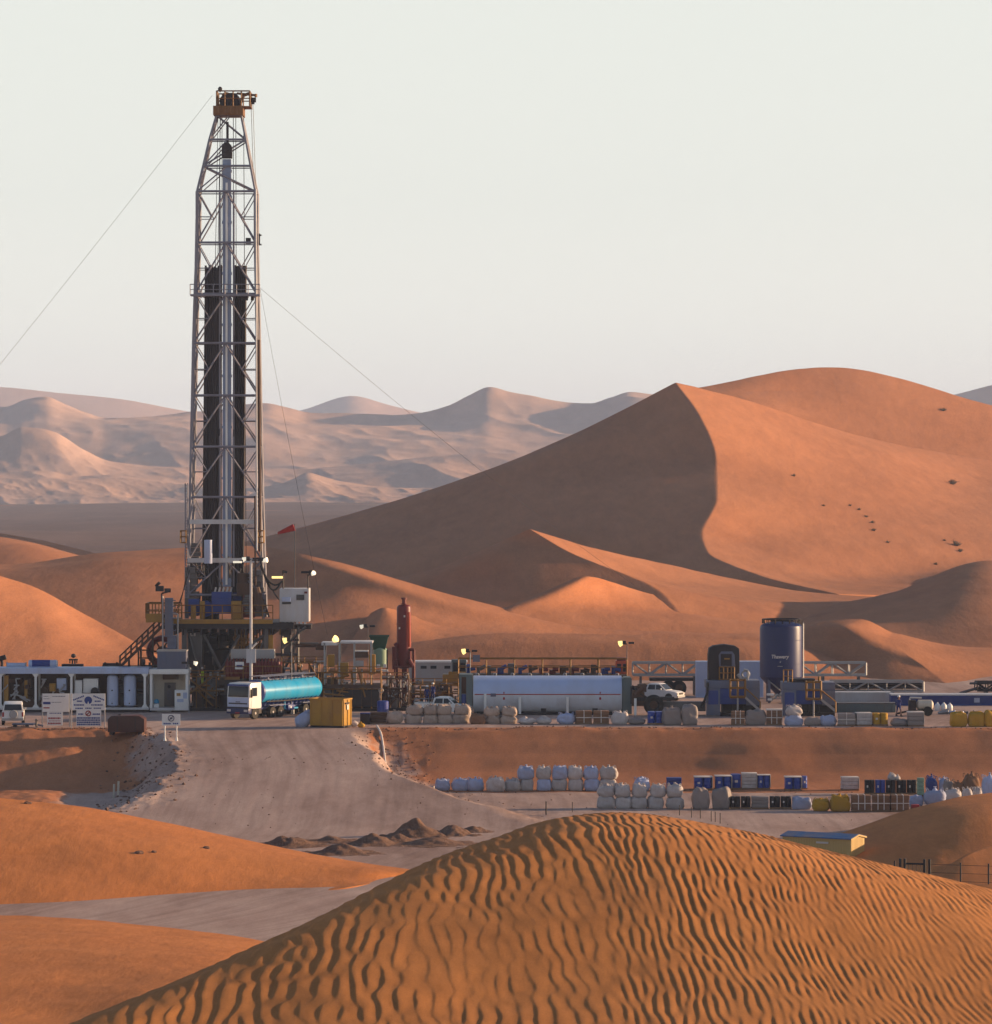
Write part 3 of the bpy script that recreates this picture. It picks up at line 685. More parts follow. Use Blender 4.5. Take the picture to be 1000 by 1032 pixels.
# ------------------------------------------------------------------ the drilling rig
def build_rig():
    t = T('drilling_rig', 'tall white lattice mast oil drilling rig standing on its raised yellow-railed floor', 'drilling rig', 226, 715)
    u, v, P = t.u, t.v, t.P
    lv = [(113, 216, 241), (138, 209, 246), (165, 203, 251), (191, 197, 256), (217, 197, 256), (243, 196.5, 256), (269, 196, 256.5), (295, 195, 257), (345, 193.5, 258), (398, 192.5, 259), (450, 191.5, 260), (501, 190.5, 261), (533, 190, 262), (565, 189, 263), (600, 188, 264), (624, 187.5, 264.5)]
    C = 4.0
    def cor(i):
        py, a, b = lv[i]; w = u(b) - u(a); h = w * 0.32
        return [(u(a), C - h, v(py)), (u(b), C - h, v(py)), (u(b), C + h, v(py)), (u(a), C + h, v(py))]
    CN = [cor(i) for i in range(len(lv))]
    for k in range(4):
        m = t.part('mast_leg', M['mast'])
        for i in range(len(lv) - 1): m.cyl(CN[i][k], CN[i + 1][k], 0.17 if i > 2 else 0.13, n=8)
    lat = t.part('mast_lattice', M['mast'])
    def mid(a, b, f=0.5): return tuple(a[j] + (b[j] - a[j]) * f for j in range(3))
    horiz = [0, 1, 2, 3, 5, 7, 8, 9, 10, 11, 13, 14]
    for i in horiz:
        for k in range(4):
            lat.cyl(CN[i][k], CN[i][(k + 1) % 4], 0.12 if k == 0 else 0.06, n=6)
    for a, b in zip(horiz[:-1], horiz[1:]):
        A, B = CN[a], CN[b]
        for (p, q, r) in ((0, 1, 0.075), (3, 2, 0.06)):
            mt = mid(A[p], A[q])
            if b <= 3:
                lat.bar(A[q] if a % 2 else A[p], B[p] if a % 2 else B[q], r); lat.bar(mt, B[p], r * 0.8)
            else:
                m1, m2 = mid(mt, B[p]), mid(mt, B[q])
                lat.bar(mt, B[p], r); lat.bar(mt, B[q], r)
                lat.bar(A[p], m1, r * 0.7); lat.bar(A[q], m2, r * 0.7)
                lat.bar(mid(A[p], B[p]), m1, r * 0.6); lat.bar(mid(A[q], B[q]), m2, r * 0.6)
        for (p, q) in ((1, 2), (0, 3)):
            lat.bar(A[p], B[q], 0.07); lat.bar(A[q], mid(A[p], B[p]), 0.05)
    beam = t.part('mast_crossbeam', M['white'])
    for py, a, b in ((565, 188, 259), (526, 190, 257)):
        beam.box(u(a), u(b), CN[13][0][1] - 0.45, CN[13][0][1] - 0.2, v(py) - 0.22, v(py) + 0.22)
    # top drive guide column and hoisting lines
    col = t.part('guide_column', M['mastdark'])
    col.box(u(222.5), u(231), C - 1.3, C - 0.7, v(592), v(158))
    for py in range(170, 590, 26): col.box(u(221.8), u(231.7), C - 1.36, C - 0.66, v(py) - 0.12, v(py) + 0.12)
    col2 = t.part('guide_rail', M['mast'])
    for x in (219.5, 233.5): col2.box(u(x) - 0.09, u(x) + 0.09, C - 1.1, C - 0.9, v(592), v(191))
    col3 = t.part('guide_rail', M['clean'])
    col3.box(u(225.5), u(227.5), C - 1.45, C - 1.31, v(590), v(182))
    tb = t.part('travelling_block', M['dark'], bevel=0.05)
    tb.box(u(222), u(232), C - 1.6, C - 0.5, v(157), v(146)); tb.cyl((u(227), C - 1.7, v(146)), (u(227), C - 0.4, v(146)), 0.45, n=16)
    tb.box(u(226), u(228.5), C - 1.2, C - 0.9, v(146), v(120))
    ln = t.part('hoist_line', M['dark'])
    for x0, x1 in ((219, 218), (221, 220.5), (232.5, 233), (235, 236.5), (243, 246)):
        ln.cyl((u(x0), C, v(115)), (u(x1), C - 0.3, v(610)), 0.035, n=5)
    for x in (214.5, 217): ln.cyl((u(x + 3), C - 0.8, v(115)), (u(x), C - 1.4, v(300)), 0.03, n=5)
    kelly = t.part('standpipe', M['brown'])
    kelly.cyl((u(261.5), 1.2, v(556)), (u(260), 1.2, v(342)), 0.16, n=10)
    kelly.cyl((u(257), 1.0, v(612)), (u(256.5), 1.0, v(500)), 0.10, n=8)
    sp2 = t.part('mud_hose', M['white'])
    sp2.cyl((u(258.5), 0.6, v(555)), (u(257.5), 0.6, v(190)), 0.09, n=8)
    wb = t.part('service_tank', M['blueish'], bevel=0.06)
    wb.cyl((u(210), 0.0, v(568)), (u(210), 0.0, v(544)), 0.4, n=14)
    # crown block
    cr = t.part('crown_block', M['rust'], bevel=0.04)
    t.bx(cr, 213, 243.5, 104, 113.5, C - 1.6, C + 1.6)
    for x in (217, 223, 229, 235): cr.box(u(x), u(x + 3), C - 1.68, C - 1.6, v(112.5), v(105))
    sh = t.part('sheave', M['dark'], parent=cr)
    for x, y, r in ((225, 98, 0.62), (231, 97, 0.7), (234, 100, 0.45)): sh.cyl((u(x), C - 0.5, v(y)), (u(x) + 0.12, C + 0.5, v(y)), r, n=18)
    cf = t.part('crown_frame', M['rust'], parent=cr)
    for a, b in (((219, 104), (224, 90)), ((229, 104), (224, 90)), ((224, 90), (236, 93)), ((238, 104), (243, 92)), ((243, 92), (249, 90))): cf.bar(P(*a, C), P(*b, C), 0.14)
    cf.box(u(221), u(226), C - .3, C + .6, v(104), v(91))
    cr_r = t.part('railing', M['rust'], parent=cr)
    cr_r.rail([P(216.5, 104, C - 1.5), P(250, 104, C - 1.5), P(250, 104, C + 1.5), P(216.5, 104, C + 1.5), P(216.5, 104, C - 1.5)], h=t.v(89) - t.v(104), step=0.8, r=0.06)
    cr_r.box(u(243), u(251), C - 1.5, C + 1.5, v(105), v(104.2))
    ab = t.part('jib', M['rust'], parent=cr); ab.bar(P(236, 90, C), P(255.5, 92, C), 0.1); ab.bar(P(255.5, 90.5, C), P(255.5, 94, C), 0.12)
    bk = t.part('pulley_block', M['dark'], parent=cr); bk.box(u(249.5), u(255.5), C - .3, C + .3, v(99), v(94.5)); bk.box(u(251), u(254), C - .2, C + .2, v(101), v(99))
    bc = t.part('beacon', M['dark'], parent=cr); bc.cyl(P(219, 89, C), P(219, 86, C), 0.06); bc.lathe([(0.05, -.2), (.2, -.15), (.22, .05), (.1, .22)], P(219, 85.5, C), n=10)
    sl = t.part('tugger_line', M['grey'])
    for x in (250.5, 252.5): sl.cyl(P(x, 100, C), P(x + 5.5, 230, C - 2), 0.025, n=4)
    sl.cyl(P(258.2, 230, C - 2), P(262, 560, C - 3), 0.025, n=4)
    hk = t.part('hanging_hook', M['grey']); hk.box(u(259.5), u(261), 1.9, 2.1, v(245), v(234)); hk.box(u(259.5), u(262.5), 1.9, 2.1, v(236.5), v(235)); hk.box(u(259.5), u(262.5), 1.9, 2.1, v(246), v(244.5))
    # racking board
    rb = t.part('racking_board', M['mast'])
    yb = v(297)
    rb.box(u(192), u(262), C - 4.4, C - 2.9, yb - .12, yb + .05)
    for x in list(range(199, 222, 3)) + list(range(232, 248, 3)): rb.box(u(x) - .05, u(x) + .05, C - 2.9, C + 1.4, yb - .08, yb + .02)
    rb.rail([(u(192), C - 4.35, yb), (u(262), C - 4.35, yb)], h=1.0, step=1.1, r=0.04)
    rb2 = t.part('bracket', M['dark'])
    for x in (243, 246, 252): rb2.box(u(x), u(x + 3), C - 2.8, C - 2.2, v(302), v(297.5))
    rb2.box(u(246), u(251), C - 1.4, C - .9, v(244), v(238))
    # small side cages and ladder
    cg = t.part('ladder_cage', M['yrail'])
    for x0, x1 in ((181, 186.5), (259.5, 265)):
        for x in (x0, x1):
            cg.bar(P(x, 547, 1), P(x, 535, 1), 0.05)
            cg.bar(P(x, 547, 2), P(x, 535, 2), 0.05)
        for y in (535, 541, 547): cg.bar(P(x0, y, 1), P(x1, y, 1), 0.05); cg.bar(P(x0, y, 1), P(x0, y, 2), 0.05); cg.bar(P(x1, y, 1), P(x1, y, 2), 0.05)
    ld = t.part('ladder', M['mast'])
    for x in (185.5, 188): ld.bar(P(x, 624, 1.5), P(x, 487, 1.5), 0.05)
    for y in range(489, 622, 3): ld.bar(P(185.5, y, 1.5), P(188, y, 1.5), 0.03)
    # mast foot clutter
    ft = t.part('mast_shoe', M['grey'])
    for x0, x1, y0, y1, d in ((186, 197, 572, 622, 2), (189, 200, 548, 585, 3), (253, 264, 575, 622, 2), (246, 252, 600, 620, 1)):
        for k in range(8):
            yy0 = y0 + (y1 - y0) * k / 8
            t.bx(ft, x0 + random.uniform(-1.5, 1.5), x1 + random.uniform(-2, 2), yy0, yy0 + (y1 - y0) / 8 - .6, d - random.random(), d + 1.5)
    for k in range(26):
        x = random.uniform(186, 266); y = random.uniform(560, 612)
        ft.bar(P(x, y, 1.5), P(x + random.uniform(-8, 8), y + random.uniform(2, 22), 2.5), random.uniform(.03, .09))
    ci = t.part('casing_stabber', M['brown'])
    t.bx(ci, 238, 251, 588, 600, 1, 3); ci.cyl(P(244, 588, 2), P(244, 578, 2), .6, n=14); ci.cyl(P(262, 615, .5), P(258, 592, .5), .6, .35, n=10)
    # drill floor
    df = t.part('drill_floor', M['dark'])
    df.box(u(163), u(296), 0, 10, v(634), v(627.5)); df.box(u(270), u(313), 1.0, 4.5, v(634.5), v(630))
    for x in range(166, 296, 9): df.box(u(x), u(x) + .16, -.03, 10, v(640), v(634))
    eb = t.part('floor_edge', M['yellow']); eb.box(u(163), u(275), -.12, 0, v(628.6), v(624.2)); eb.box(u(186), u(232), -.2, -.12, v(627), v(625.2))
    fr = t.part('floor_railing', M['yrail']); fr.rail([P(163, 625, 0), P(275, 625, 0)], h=1.45, step=.95, r=.045)
    bal = t.part('side_platform', M['yellow'])
    bal.box(u(148), u(181), -1.0, 2.5, v(627), v(623)); bal.box(u(148), u(166), -1.1, -1.0, v(626.5), v(618))
    br = t.part('platform_railing', M['yrail']); br.rail([P(148, 623, 2.4), P(148, 623, -1), P(181, 623, -1)], h=1.45, step=.6, r=.05); br.rail([P(148, 623, 2.4), P(181, 623, 2.4)], h=1.45, step=.6, r=.05)
    # stair
    stp = t.part('stair', M['brown'])
    a = Vector(P(166, 629, -.6)); b = Vector(P(121, 672, -.6)); off = Vector((0, 1.1, 0))
    for o_ in (Vector((0, 0, 0)), off):
        d = (b - a); n_ = Vector((0, 0, .17)); stp.add([a + o_ - n_, b + o_ - n_, b + o_ + n_, a + o_ + n_, a + o_ - n_ + Vector((0, .08, 0)), b + o_ - n_ + Vector((0, .08, 0)), b + o_ + n_ + Vector((0, .08, 0)), a + o_ + n_ + Vector((0, .08, 0))], [(0, 1, 2, 3), (7, 6, 5, 4), (0, 4, 5, 1), (3, 2, 6, 7)])
    for k in range(18):
        p = a + (b - a) * (k + .5) / 18; stp.box(p.x - .14, p.x + .14, p.y + .08, p.y + 1.1, p.z - .03, p.z + .03)
    sr = t.part('stair_railing', M['brown'])
    for o_ in (Vector((0, 0, 0)), off):
        for h in (.55, 1.05): sr.bar(a + o_ + Vector((0, 0, h)), b + o_ + Vector((0, 0, h)), .05)
        for k in range(9): p = a + (b - a) * k / 8 + o_; sr.bar(p, p + Vector((0, 0, 1.05)), .04)
    ch = t.part('stair_support', M['brown'])
    for x, y in ((130, 664), (142, 652), (154, 641)): ch.bar(P(x, y, 0), P(x, 714, 0), .09)
    # substructure
    for x0, x1, d in ((183, 188, .2), (186, 190, 9), (266, 270, .2), (266, 270, 9)):
        lg = t.part('substructure_leg', M['grey']); t.bx(lg, x0, x1, 634, 715, d, d + .5)
    sb = t.part('substructure_brace', M['grey'])
    for a_, b_ in (((205, 640), (223, 676)), ((241, 640), (223, 676)), ((190, 640), (203, 690)), ((268, 640), (250, 690)), ((190, 690), (266, 690)), ((190, 700), (266, 640))):
        sb.bar(P(*a_, .5), P(*b_, .5), .13)
    sb.box(u(183), u(270), .25, .6, v(690), v(686)); sb.box(u(186), u(270), 9, 9.4, v(700), v(690))
    pn = t.part('grey_housing', M['grey'], bevel=.04); t.bx(pn, 188, 203, 637, 680, 1, 3)
    pl = t.part('notice_plate', M['strap'], parent=pn); t.bx(pl, 191, 193.5, 638.5, 641.5, .9, .97); t.bx(pl, 194.5, 196.3, 638.5, 641.5, .9, .97)
    dk = t.part('preventer_and_shade_panels', M['dark'], bevel=.05)
    dk.lathe([(1.2, 0), (1.2, 1.2), (.8, 1.3), (.8, 1.8), (1.35, 1.9), (1.35, 3.0), (.9, 3.1), (.9, 4), (1.1, 4.1), (1.1, 5.6), (.5, 5.8), (.5, 7.2)], (u(222), 4.5, 0), n=20)
    t.bx(dk, 203, 244, 640, 652, 5, 8.5); t.bx(dk, 192, 268, 690, 712, 4, 8.8); t.bx(dk, 188, 266, 652, 690, 8.4, 8.8)  # dark blocks and back panel added to deepen the shade under the floor
    for k in range(26): x = random.uniform(190, 262); y = random.uniform(640, 700); t.bx(dk, x, x + random.uniform(2, 9), y, y + random.uniform(2, 9), random.uniform(2.2, 4), 7)
    mg = t.part('pipe_manifold', M['yrail'])
    for k in range(13):
        x = 236 + k * 3.1; y = 640 + random.uniform(0, 8); mg.cyl(P(x, 634, 1.8), P(x, y + 14, 1.8), .1, n=6)
    for y in (645, 651, 656): mg.cyl(P(235, y, 1.7), P(274, y, 1.7), .09, n=6)
    for k in range(12): mg.torus(P(random.uniform(236, 272), random.uniform(640, 656), 1.5), .25, .05, n=12, m=5)
    yc = t.part('support_column', M['yellow']); t.bx(yc, 270.5, 275, 640, 668, .2, .7); t.bx(yc, 281, 283, 600, 640, .9, 1.2)
    # machinery on the floor
    dw = t.part('drawworks', M['blue'], bevel=.06); t.bx(dw, 212.5, 232.5, 597, 619, 1, 3.4)
    for y in (603, 609): t.bx(dw, 212.3, 232.7, y, y + .8, .93, 1)
    tp = t.part('exhaust_stack', M['strap'], parent=dw)
    for x in (215, 219, 223, 227, 231): tp.cyl(P(x, 598, 2), P(x + 1.3, 592.5, 2), .09, n=6)
    yb_ = t.part('electrical_cabinet', M['yellow'], bevel=.04); t.bx(yb_, 232.6, 243, 606, 624, .5, 1.8); t.bx(yb_, 201, 206, 606, 624, .4, .9); t.bx(yb_, 192, 197, 611, 624, .4, .9)
    bl = t.part('rotary_motor', M['blue'], bevel=.06); t.bx(bl, 189, 200, 604, 620, 1, 3); bl.cyl(P(206, 614, 1.2), P(206, 614, 3), .8, n=18); t.bx(bl, 233, 242, 598, 606, 2, 4)
    rd = t.part('iron_roughneck', M['red'], bevel=.05); t.bx(rd, 244, 256, 599, 623, 1.2, 3.4); t.bx(rd, 246, 253, 590, 599, 1.5, 3); rd.cyl(P(259, 622, 2), P(259, 602, 2), .4, n=12)
    bs = t.part('hose_bundle', M['black'])
    def sag(a, b, s_, n=10, r=.09):
        a, b = Vector(a), Vector(b); pts = []
        for k in range(n + 1):
            f = k / n; p = a + (b - a) * f; p.z -= s_ * 4 * f * (1 - f); pts.append(p)
        bs.tube(pts, r)
    sag(P(262, 565, 1), P(282, 588, 1), 1.6); sag(P(262, 570, 1), P(284, 586, 1), 1.0); sag(P(264, 572, 1.4), P(282, 606, 1), .4, r=.05); sag(P(240, 585, 2), P(254, 578, 2), 1.1, r=.06)
    sag(P(189, 570, 1), P(178, 620, 0), .4, r=.04); sag(P(190, 575, 1), P(176, 618, 1), 0.2, r=.04)
    # driller's cabin at the right
    cb = t.part('driller_cabin', M['white'], bevel=.05); t.bx(cb, 281.5, 311, 593.5, 627, .6, 4.0)
    for x in range(284, 311, 4): t.bx(cb, x, x + .5, 594, 627, .57, .6)
    ac = t.part('air_conditioner', M['blueish'], parent=cb, bevel=.03); t.bx(ac, 284, 293, 602, 606.5, .1, .6)
    wd = t.part('window', M['glass'], parent=cb); t.bx(wd, 284, 293, 606.7, 609, .52, .6); t.bx(wd, 298.5, 306.5, 599.5, 605, .52, .6)
    ci_ = t.part('cabin_corner', M['red'], parent=cb); t.bx(ci_, 306.5, 309.5, 596.3, 598.3, .5, .57)
    fg = t.part('cabin_fringe', M['white'], parent=cb)
    for x in range(286, 309, 4): t.bx(fg, x, x + 2.2, 627, 629.3, .7, 1)
    cs = t.part('cabin_support', M['grey'])
    for a_, b_ in (((283, 655), (308, 632)), ((284, 715), (284, 632)), ((300, 715), (300, 632)), ((270, 660), (300, 660)), ((284, 680), (300, 645))): cs.bar(P(*a_, 1), P(*b_, 1), .12)
    t.bx(cs, 283, 292, 636, 662, 2, 4); t.bx(cs, 290, 320, 648.5, 651.5, 2, 2.5)
    lf = t.part('cabin_floodlight', M['dark'], parent=cb); lf.bar(P(310, 594, 1), P(310, 579, 1), .06); lf.bar(P(303, 577, 1), P(312, 577, 1), .1); t.bx(lf, 311, 314.5, 575, 580, .7, 1.3)
    lf.bar(P(285, 594, 1), P(285, 577, 1), .07); lf.bar(P(284, 576, 1), P(289, 577, 1), .1)
    lh = t.part('lamp_lens', M['lampw'], parent=cb); lh.cyl(P(313.8, 579.3, .9), P(316.2, 577.4, .6), .14, .24, n=12)
    lt = t.part('tube_light', M['lamp'], parent=cb); t.bx(lt, 273.5, 284.5, 581, 583.2, .8, 1.0)
    # platform lamps, left
    fl = t.part('floodlight', M['dark'])
    fl.bar(P(163, 607, 0), P(163, 598, 0), .07); t.bx(fl, 157, 165, 590.5, 596, -.3, .3); fl.bar(P(163, 598, 0), P(171, 596, 0), .07); t.bx(fl, 166, 172, 593, 597, -.3, .3); fl.cyl(P(160, 590, 0), P(158, 588, 0), .3, n=10)
    # chute column at the left of the floor
    cc = t.part('lift_column', M['bluegrey']); t.bx(cc, 168, 176, 602, 640, -2.2, -1.4); t.bx(cc, 170.5, 179.5, 640, 656, -2.2, -1.4)
    for y in range(604, 656, 6): t.bx(cc, 167.6, 179, y, y + .8, -2.3, -2.2)
    cf2 = t.part('lift_frame', M['lgrey'])
    for x in (166, 181): cf2.bar(P(x, 672, -2.1), P(x, 618 if x > 170 else 600, -2.1), .07)
    for y in (618, 640, 655): cf2.bar(P(166, y, -2.1), P(181, y, -2.1), .06)
    cat = t.part('catwalk_pipe', M['dark']); cat.cyl(P(102, 674, 1), P(165, 674, 1), .28, n=12); cat.cyl(P(102, 671, 1.6), P(120, 671, 1.6), .2, n=10); cat.cyl(P(60, 672, 2), P(82, 672, 2), .2, n=8)
    for x in (105, 117, 150): cat.cyl(P(x, 676, 1), P(x, 714, 1), .1, n=6); cat.cyl(P(x, 671, 1.0), P(x, 668, 1.0), .12, n=8)
    cat.cyl(P(62, 673, 2), P(62, 714, 2), .1, n=6); cat.cyl(P(80, 673, 2), P(80, 714, 2), .1, n=6)
    t.done()
    return t
rig = build_rig()
# stands of pipe racked in the mast: every stand is a thing
def racks():
    pm = MB(); pm.cyl((0, 0, 0), (0, 0, 34.8), .102, n=8)
    for z in (9.3, 18.6, 27.9): pm.cyl((0, 0, z - .35), (0, 0, z + .35), .112, n=8)
    pm.cyl((0, 0, 34.4), (0, 0, 34.9), .11, n=8)
    me = pm.mesh('drill_pipe', M['pipe'])
    ordn = ['first', 'second', 'third', 'fourth', 'fifth', 'sixth', 'seventh', 'eighth', 'ninth', 'tenth']
    for (a, b, n, side) in ((204, 221.5, 9, 'left'), (234, 246.5, 6, 'right')):
        for k in range(n):
            for j in range(3):
                o = obj('drill_pipe', me)
                top = W(a + (b - a) * (k + .5) / n, 263, rig.D); bot = W(a - 3.2 + (b - a) * (k + .5) / n * 1.0, 627, rig.D)
                row = ('front', 'middle', 'rear')[j]
                o.location = (bot[0] + random.uniform(-.02, .02), rig.D + 3.0 + j * .5, rig.v(627.5))
                o.rotation_euler = (0, math.atan2(top[0] - bot[0], 34.8), 0)
                o.scale = (1, 1, 1 + random.uniform(-.006, .004))
                tag(o, f'dark steel drill pipe, {ordn[k]} from left, {row} row, {side} rack', 'drill pipe', 'drill pipe stands racked inside the mast')
racks()
# guy wires
def wire(label, a, b, r=.03, sag=0.0, n=12):
    m = MB(); a, b = Vector(a), Vector(b); pts = []
    for k in range(n + 1):
        f = k / n; p = a + (b - a) * f - a; p.z -= sag * 4 * f * (1 - f); pts.append(p)
    m.tube(pts, r, 5)
    o = obj('guy_wire', m.mesh('guy_wire', M['dark'])); o.location = a; tag(o, label, 'wire', 'guy wires of the rig'); return o
wire('thin steel guy wire falling from the crown to the far left', W(214, 96, 390), W(-290, 716, 386), .014, sag=.8)
wire('long thin guy wire running from mid mast right over the dark dune', W(262, 290, 390), W(640, 590, 600), .016, sag=.9)
wire('steep thin guy wire dropping from mid mast to behind the cabin', W(262, 290, 389), W(330, 640, 410), .013, sag=.6)

# windsock
t = T('windsock', 'red windsock on a thin pole above the white driller cabin', 'windsock', 297, 700, D=392)
m = t.part('pole', M['grey']); m.cyl(t.P(297, 700), t.P(297, 528), .05, n=6)
m = t.part('sock', M['flag'])
a, b = t.P(296.5, 531.5), t.P(280, 537.5); m.cyl(a, b, .36, .12, n=12)
t.done()
# lamp masts
def lamp_mast(label, px, pyb, pyt, D, side=-1, lit='lamp', double=False, grp='floodlight poles around the pad', mat='lgrey', r=.09, zs=0.0):
    t = T('floodlight_pole', label, 'floodlight', px, pyb, z=zs, D=D, group=grp)
    m = t.part('pole', M[mat]); m.cyl((0, 0, 0), (0, 0, t.v(pyt)), r, r * .7, n=10)
    h = t.part('lamp_head', M['dark'], bevel=.02); l = t.part('lens', M[lit], parent=h)
    z = t.v(pyt)
    h.bar((0, 0, z), (side * .25, 0, z + .05), .05); h.box(side * .1, side * .45, -.3, .3, z - .05, z + .3); h.box(-side * .15, -side * .7, -.15, .15, z, z + .2)
    l.cyl((side * .42, 0, z + .12), (side * .75, -.12, z + .0), (.14 if lit == 'lampw' else .2), (.22 if lit == 'lampw' else .3), n=14)
    if double:
        h.box(.7, 1.2, -.2, .2, z - .15, z + .2); h.box(-1.1, 1.0, -.05, .05, z - .12, z - .02)
        l.cyl((1.1, 0, z - .1), (1.55, -.15, z - .02), .15, .26, n=14); l.box(-1.7, -.9, -.2, .2, z - .32, z - .14)
    return t
t = lamp_mast('tall white floodlight pole in front of the rig mast, two lit lamps at its top', 253, 716, 564, 378, double=True, r=.17, mat='white', lit='lampw')
m = t.part('brace', M['white']); m.bar(t.P(252, 655), t.P(259, 648), .08); m.box(-.45, .45, -.1, .2, t.v(668), t.v(654)); t.done()
lamp_mast('lit lamp on a slim pole beside the grey tank roof of the open white shelter', 190.5, 716, 669, 380, side=1, lit='lampw', r=.05).done()
lamp_mast('slim pole with a small yellow lamp under the driller cabin', 294, 716, 646, 377, lit='lamp', r=.04).done()
lamp_mast('thin pole with a white lit lamp left of the green hopper', 371, 714, 632, 396, lit='lampw', r=.04, mat='grey').done()
t = lamp_mast('lit yellow floodlight on a pole left of the long white tank', 474, 714, 657, 390, lit='lamp', r=.07); m = t.part('sign_panel', M['bluegrey']); m.box(.25, .95, -.1, 0, t.v(667), t.v(660)); t.done()
lamp_mast('dark lamp head on a thin pole at the right end of the long white tank', 632, 716, 649, 391, lit='lamp', r=.05, mat='grey').done()
# ------------------------------------------------------------------ equipment on the pad
ORD = ['first', 'second', 'third', 'fourth', 'fifth', 'sixth', 'seventh', 'eighth', 'ninth', 'tenth', 'eleventh', 'twelfth', 'thirteenth']
# red accumulator unit
t = T('accumulator_unit', 'dark red rack of pressure bottles with grey top box behind the blue tanker', 'pressure unit', 255, 716, D=383)
m = t.part('skid', M['dark']); t.bx(m, 226, 284, 685, 716, 0, 3)
m = t.part('rack', M['red']); t.bx(m, 227, 283, 668, 684, .4, 2.6)
for k in range(17):
    m = t.part('bottle', M['red']); m.lathe([(.12, 0), (.2, .15), (.2, 1.55), (.08, 1.75), (.06, 1.95)], t.P(229 + k * 3.2, 684, .18), n=10)
m = t.part('grey_tank', M['lgrey'], bevel=.05); t.bx(m, 232, 276, 655, 664.5, .8, 2.4)
m = t.part('label_plate', M['clean']); t.bx(m, 237, 246, 667, 674.5, -.1, -.05)
n_ = t.part('emblem', M['markblue'], parent=m); t.bx(n_, 238.5, 244.5, 670, 672.5, -.14, -.1)
m = t.part('railing', M['yrail']); m.rail([t.P(226, 685, -.15), t.P(284, 685, -.15)], h=1.3, step=1.8, r=.035); t.bx(m, 227, 242, 682, 685, -.25, -.15)
t.done()
# generic skid of pumps and pipes: every one gets its own layout from its seed
def pump_skid(name, label, cat, x0, x1, y0, y1, seed, D=None, mats=('brown', 'grey', 'yrail', 'lgrey'), depth=3.2, group=None, rail=True, zb=0.0, dens=1.0):
    rnd = random.Random(seed); t = T(name, label, cat, (x0 + x1) / 2, y1, z=zb, D=D, group=group); y1 = t.pyb
    m = t.part('skid_frame', M['dark'])
    for d in (0, depth): t.bx(m, x0, x1, y1 - 3, y1, d, d + .25)
    w = x1 - x0; k = max(2, int(w / 9))
    for i in range(k + 1): x = x0 + w * i / k; t.bx(m, x - .5, x + .5, y1 - 2.6, y1 - .3, .26, depth - .01)
    e = t.part('engine_block', M[mats[0]], bevel=.05)
    for i in range(int(3 * dens) + 1):
        a = rnd.uniform(x0, x1 - w * .3); b = a + w * rnd.uniform(.15, .3); h = rnd.uniform(.3, .75) * (y1 - y0)
        t.bx(e, a, b, y1 - h, y1 - 3 - i * .1, .3 + .2 * i, depth * rnd.uniform(.4, .9))
    e2 = t.part('housing', M[mats[1]], bevel=.05)
    for i in range(int(3 * dens) + 1):
        a = rnd.uniform(x0, x1 - w * .2); b = a + w * rnd.uniform(.08, .2); h = rnd.uniform(.35, .95) * (y1 - y0)
        t.bx(e2, a, b, y1 - h, y1 - h * rnd.uniform(.1, .6), .1 + .17 * i, depth * .5)
    p = t.part('pipework', M[mats[3]])
    for i in range(int(12 * dens)):
        xa = rnd.uniform(x0, x1); ya = rnd.uniform(y0 + 4, y1 - 6); r = rnd.uniform(.05, .13); d = rnd.uniform(-.1, depth * .6)
        xb = min(x1, max(x0, xa + rnd.uniform(-.3, .3) * w)); yb = min(y1 - 3, max(y0 + 2, ya + rnd.uniform(-.5, .5) * (y1 - y0)))
        p.tube([t.P(xa, ya, d), t.P(xb, ya, d), t.P(xb, yb, d)], r, 6)
        if rnd.random() < .5: p.torus(t.P(xb, yb, d - .1), .22, .04, n=12, m=5)
    q = t.part('valve', M[mats[2]])
    for i in range(int(6 * dens)): q.cyl(t.P(rnd.uniform(x0, x1), rnd.uniform(y0 + 5, y1 - 4), -.15), t.P(rnd.uniform(x0, x1), rnd.uniform(y0 + 5, y1 - 4), .3), .09, n=6)
    fr = t.part('frame', M[mats[2]])
    for x in (x0, x1):
        for y in (y0 + 6, (y0 + y1) / 2): fr.bar(t.P(x, y, 0), t.P(x, y, depth), .05)
    for i in range(k + 1):
        x = x0 + w * i / k
        for d in (0, depth): fr.bar(t.P(x, y1 - 3, d), t.P(x, y0 + 6, d), .05)
    for y in (y0 + 6, (y0 + y1) / 2):
        for d in (0, depth): fr.bar(t.P(x0, y, d), t.P(x1, y, d), .055)
    if rail: rr = t.part('railing', M['yrail']); rr.rail([t.P(x0, y0 + 6, 0), t.P(x1, y0 + 6, 0)], h=t.v(y0) - t.v(y0 + 6), step=1.2, r=.035)
    return t
pump_skid('pump_unit', 'brown framed pump unit crammed with pipes between the rig floor and the tanker', 'pump unit', 188, 228, 676, 716, 3, D=384).done()
pump_skid('pump_unit', 'brown pump unit with yellow rails right behind the tanker tail', 'pump unit', 284, 330, 662, 716, 5, D=386, dens=1.3).done()
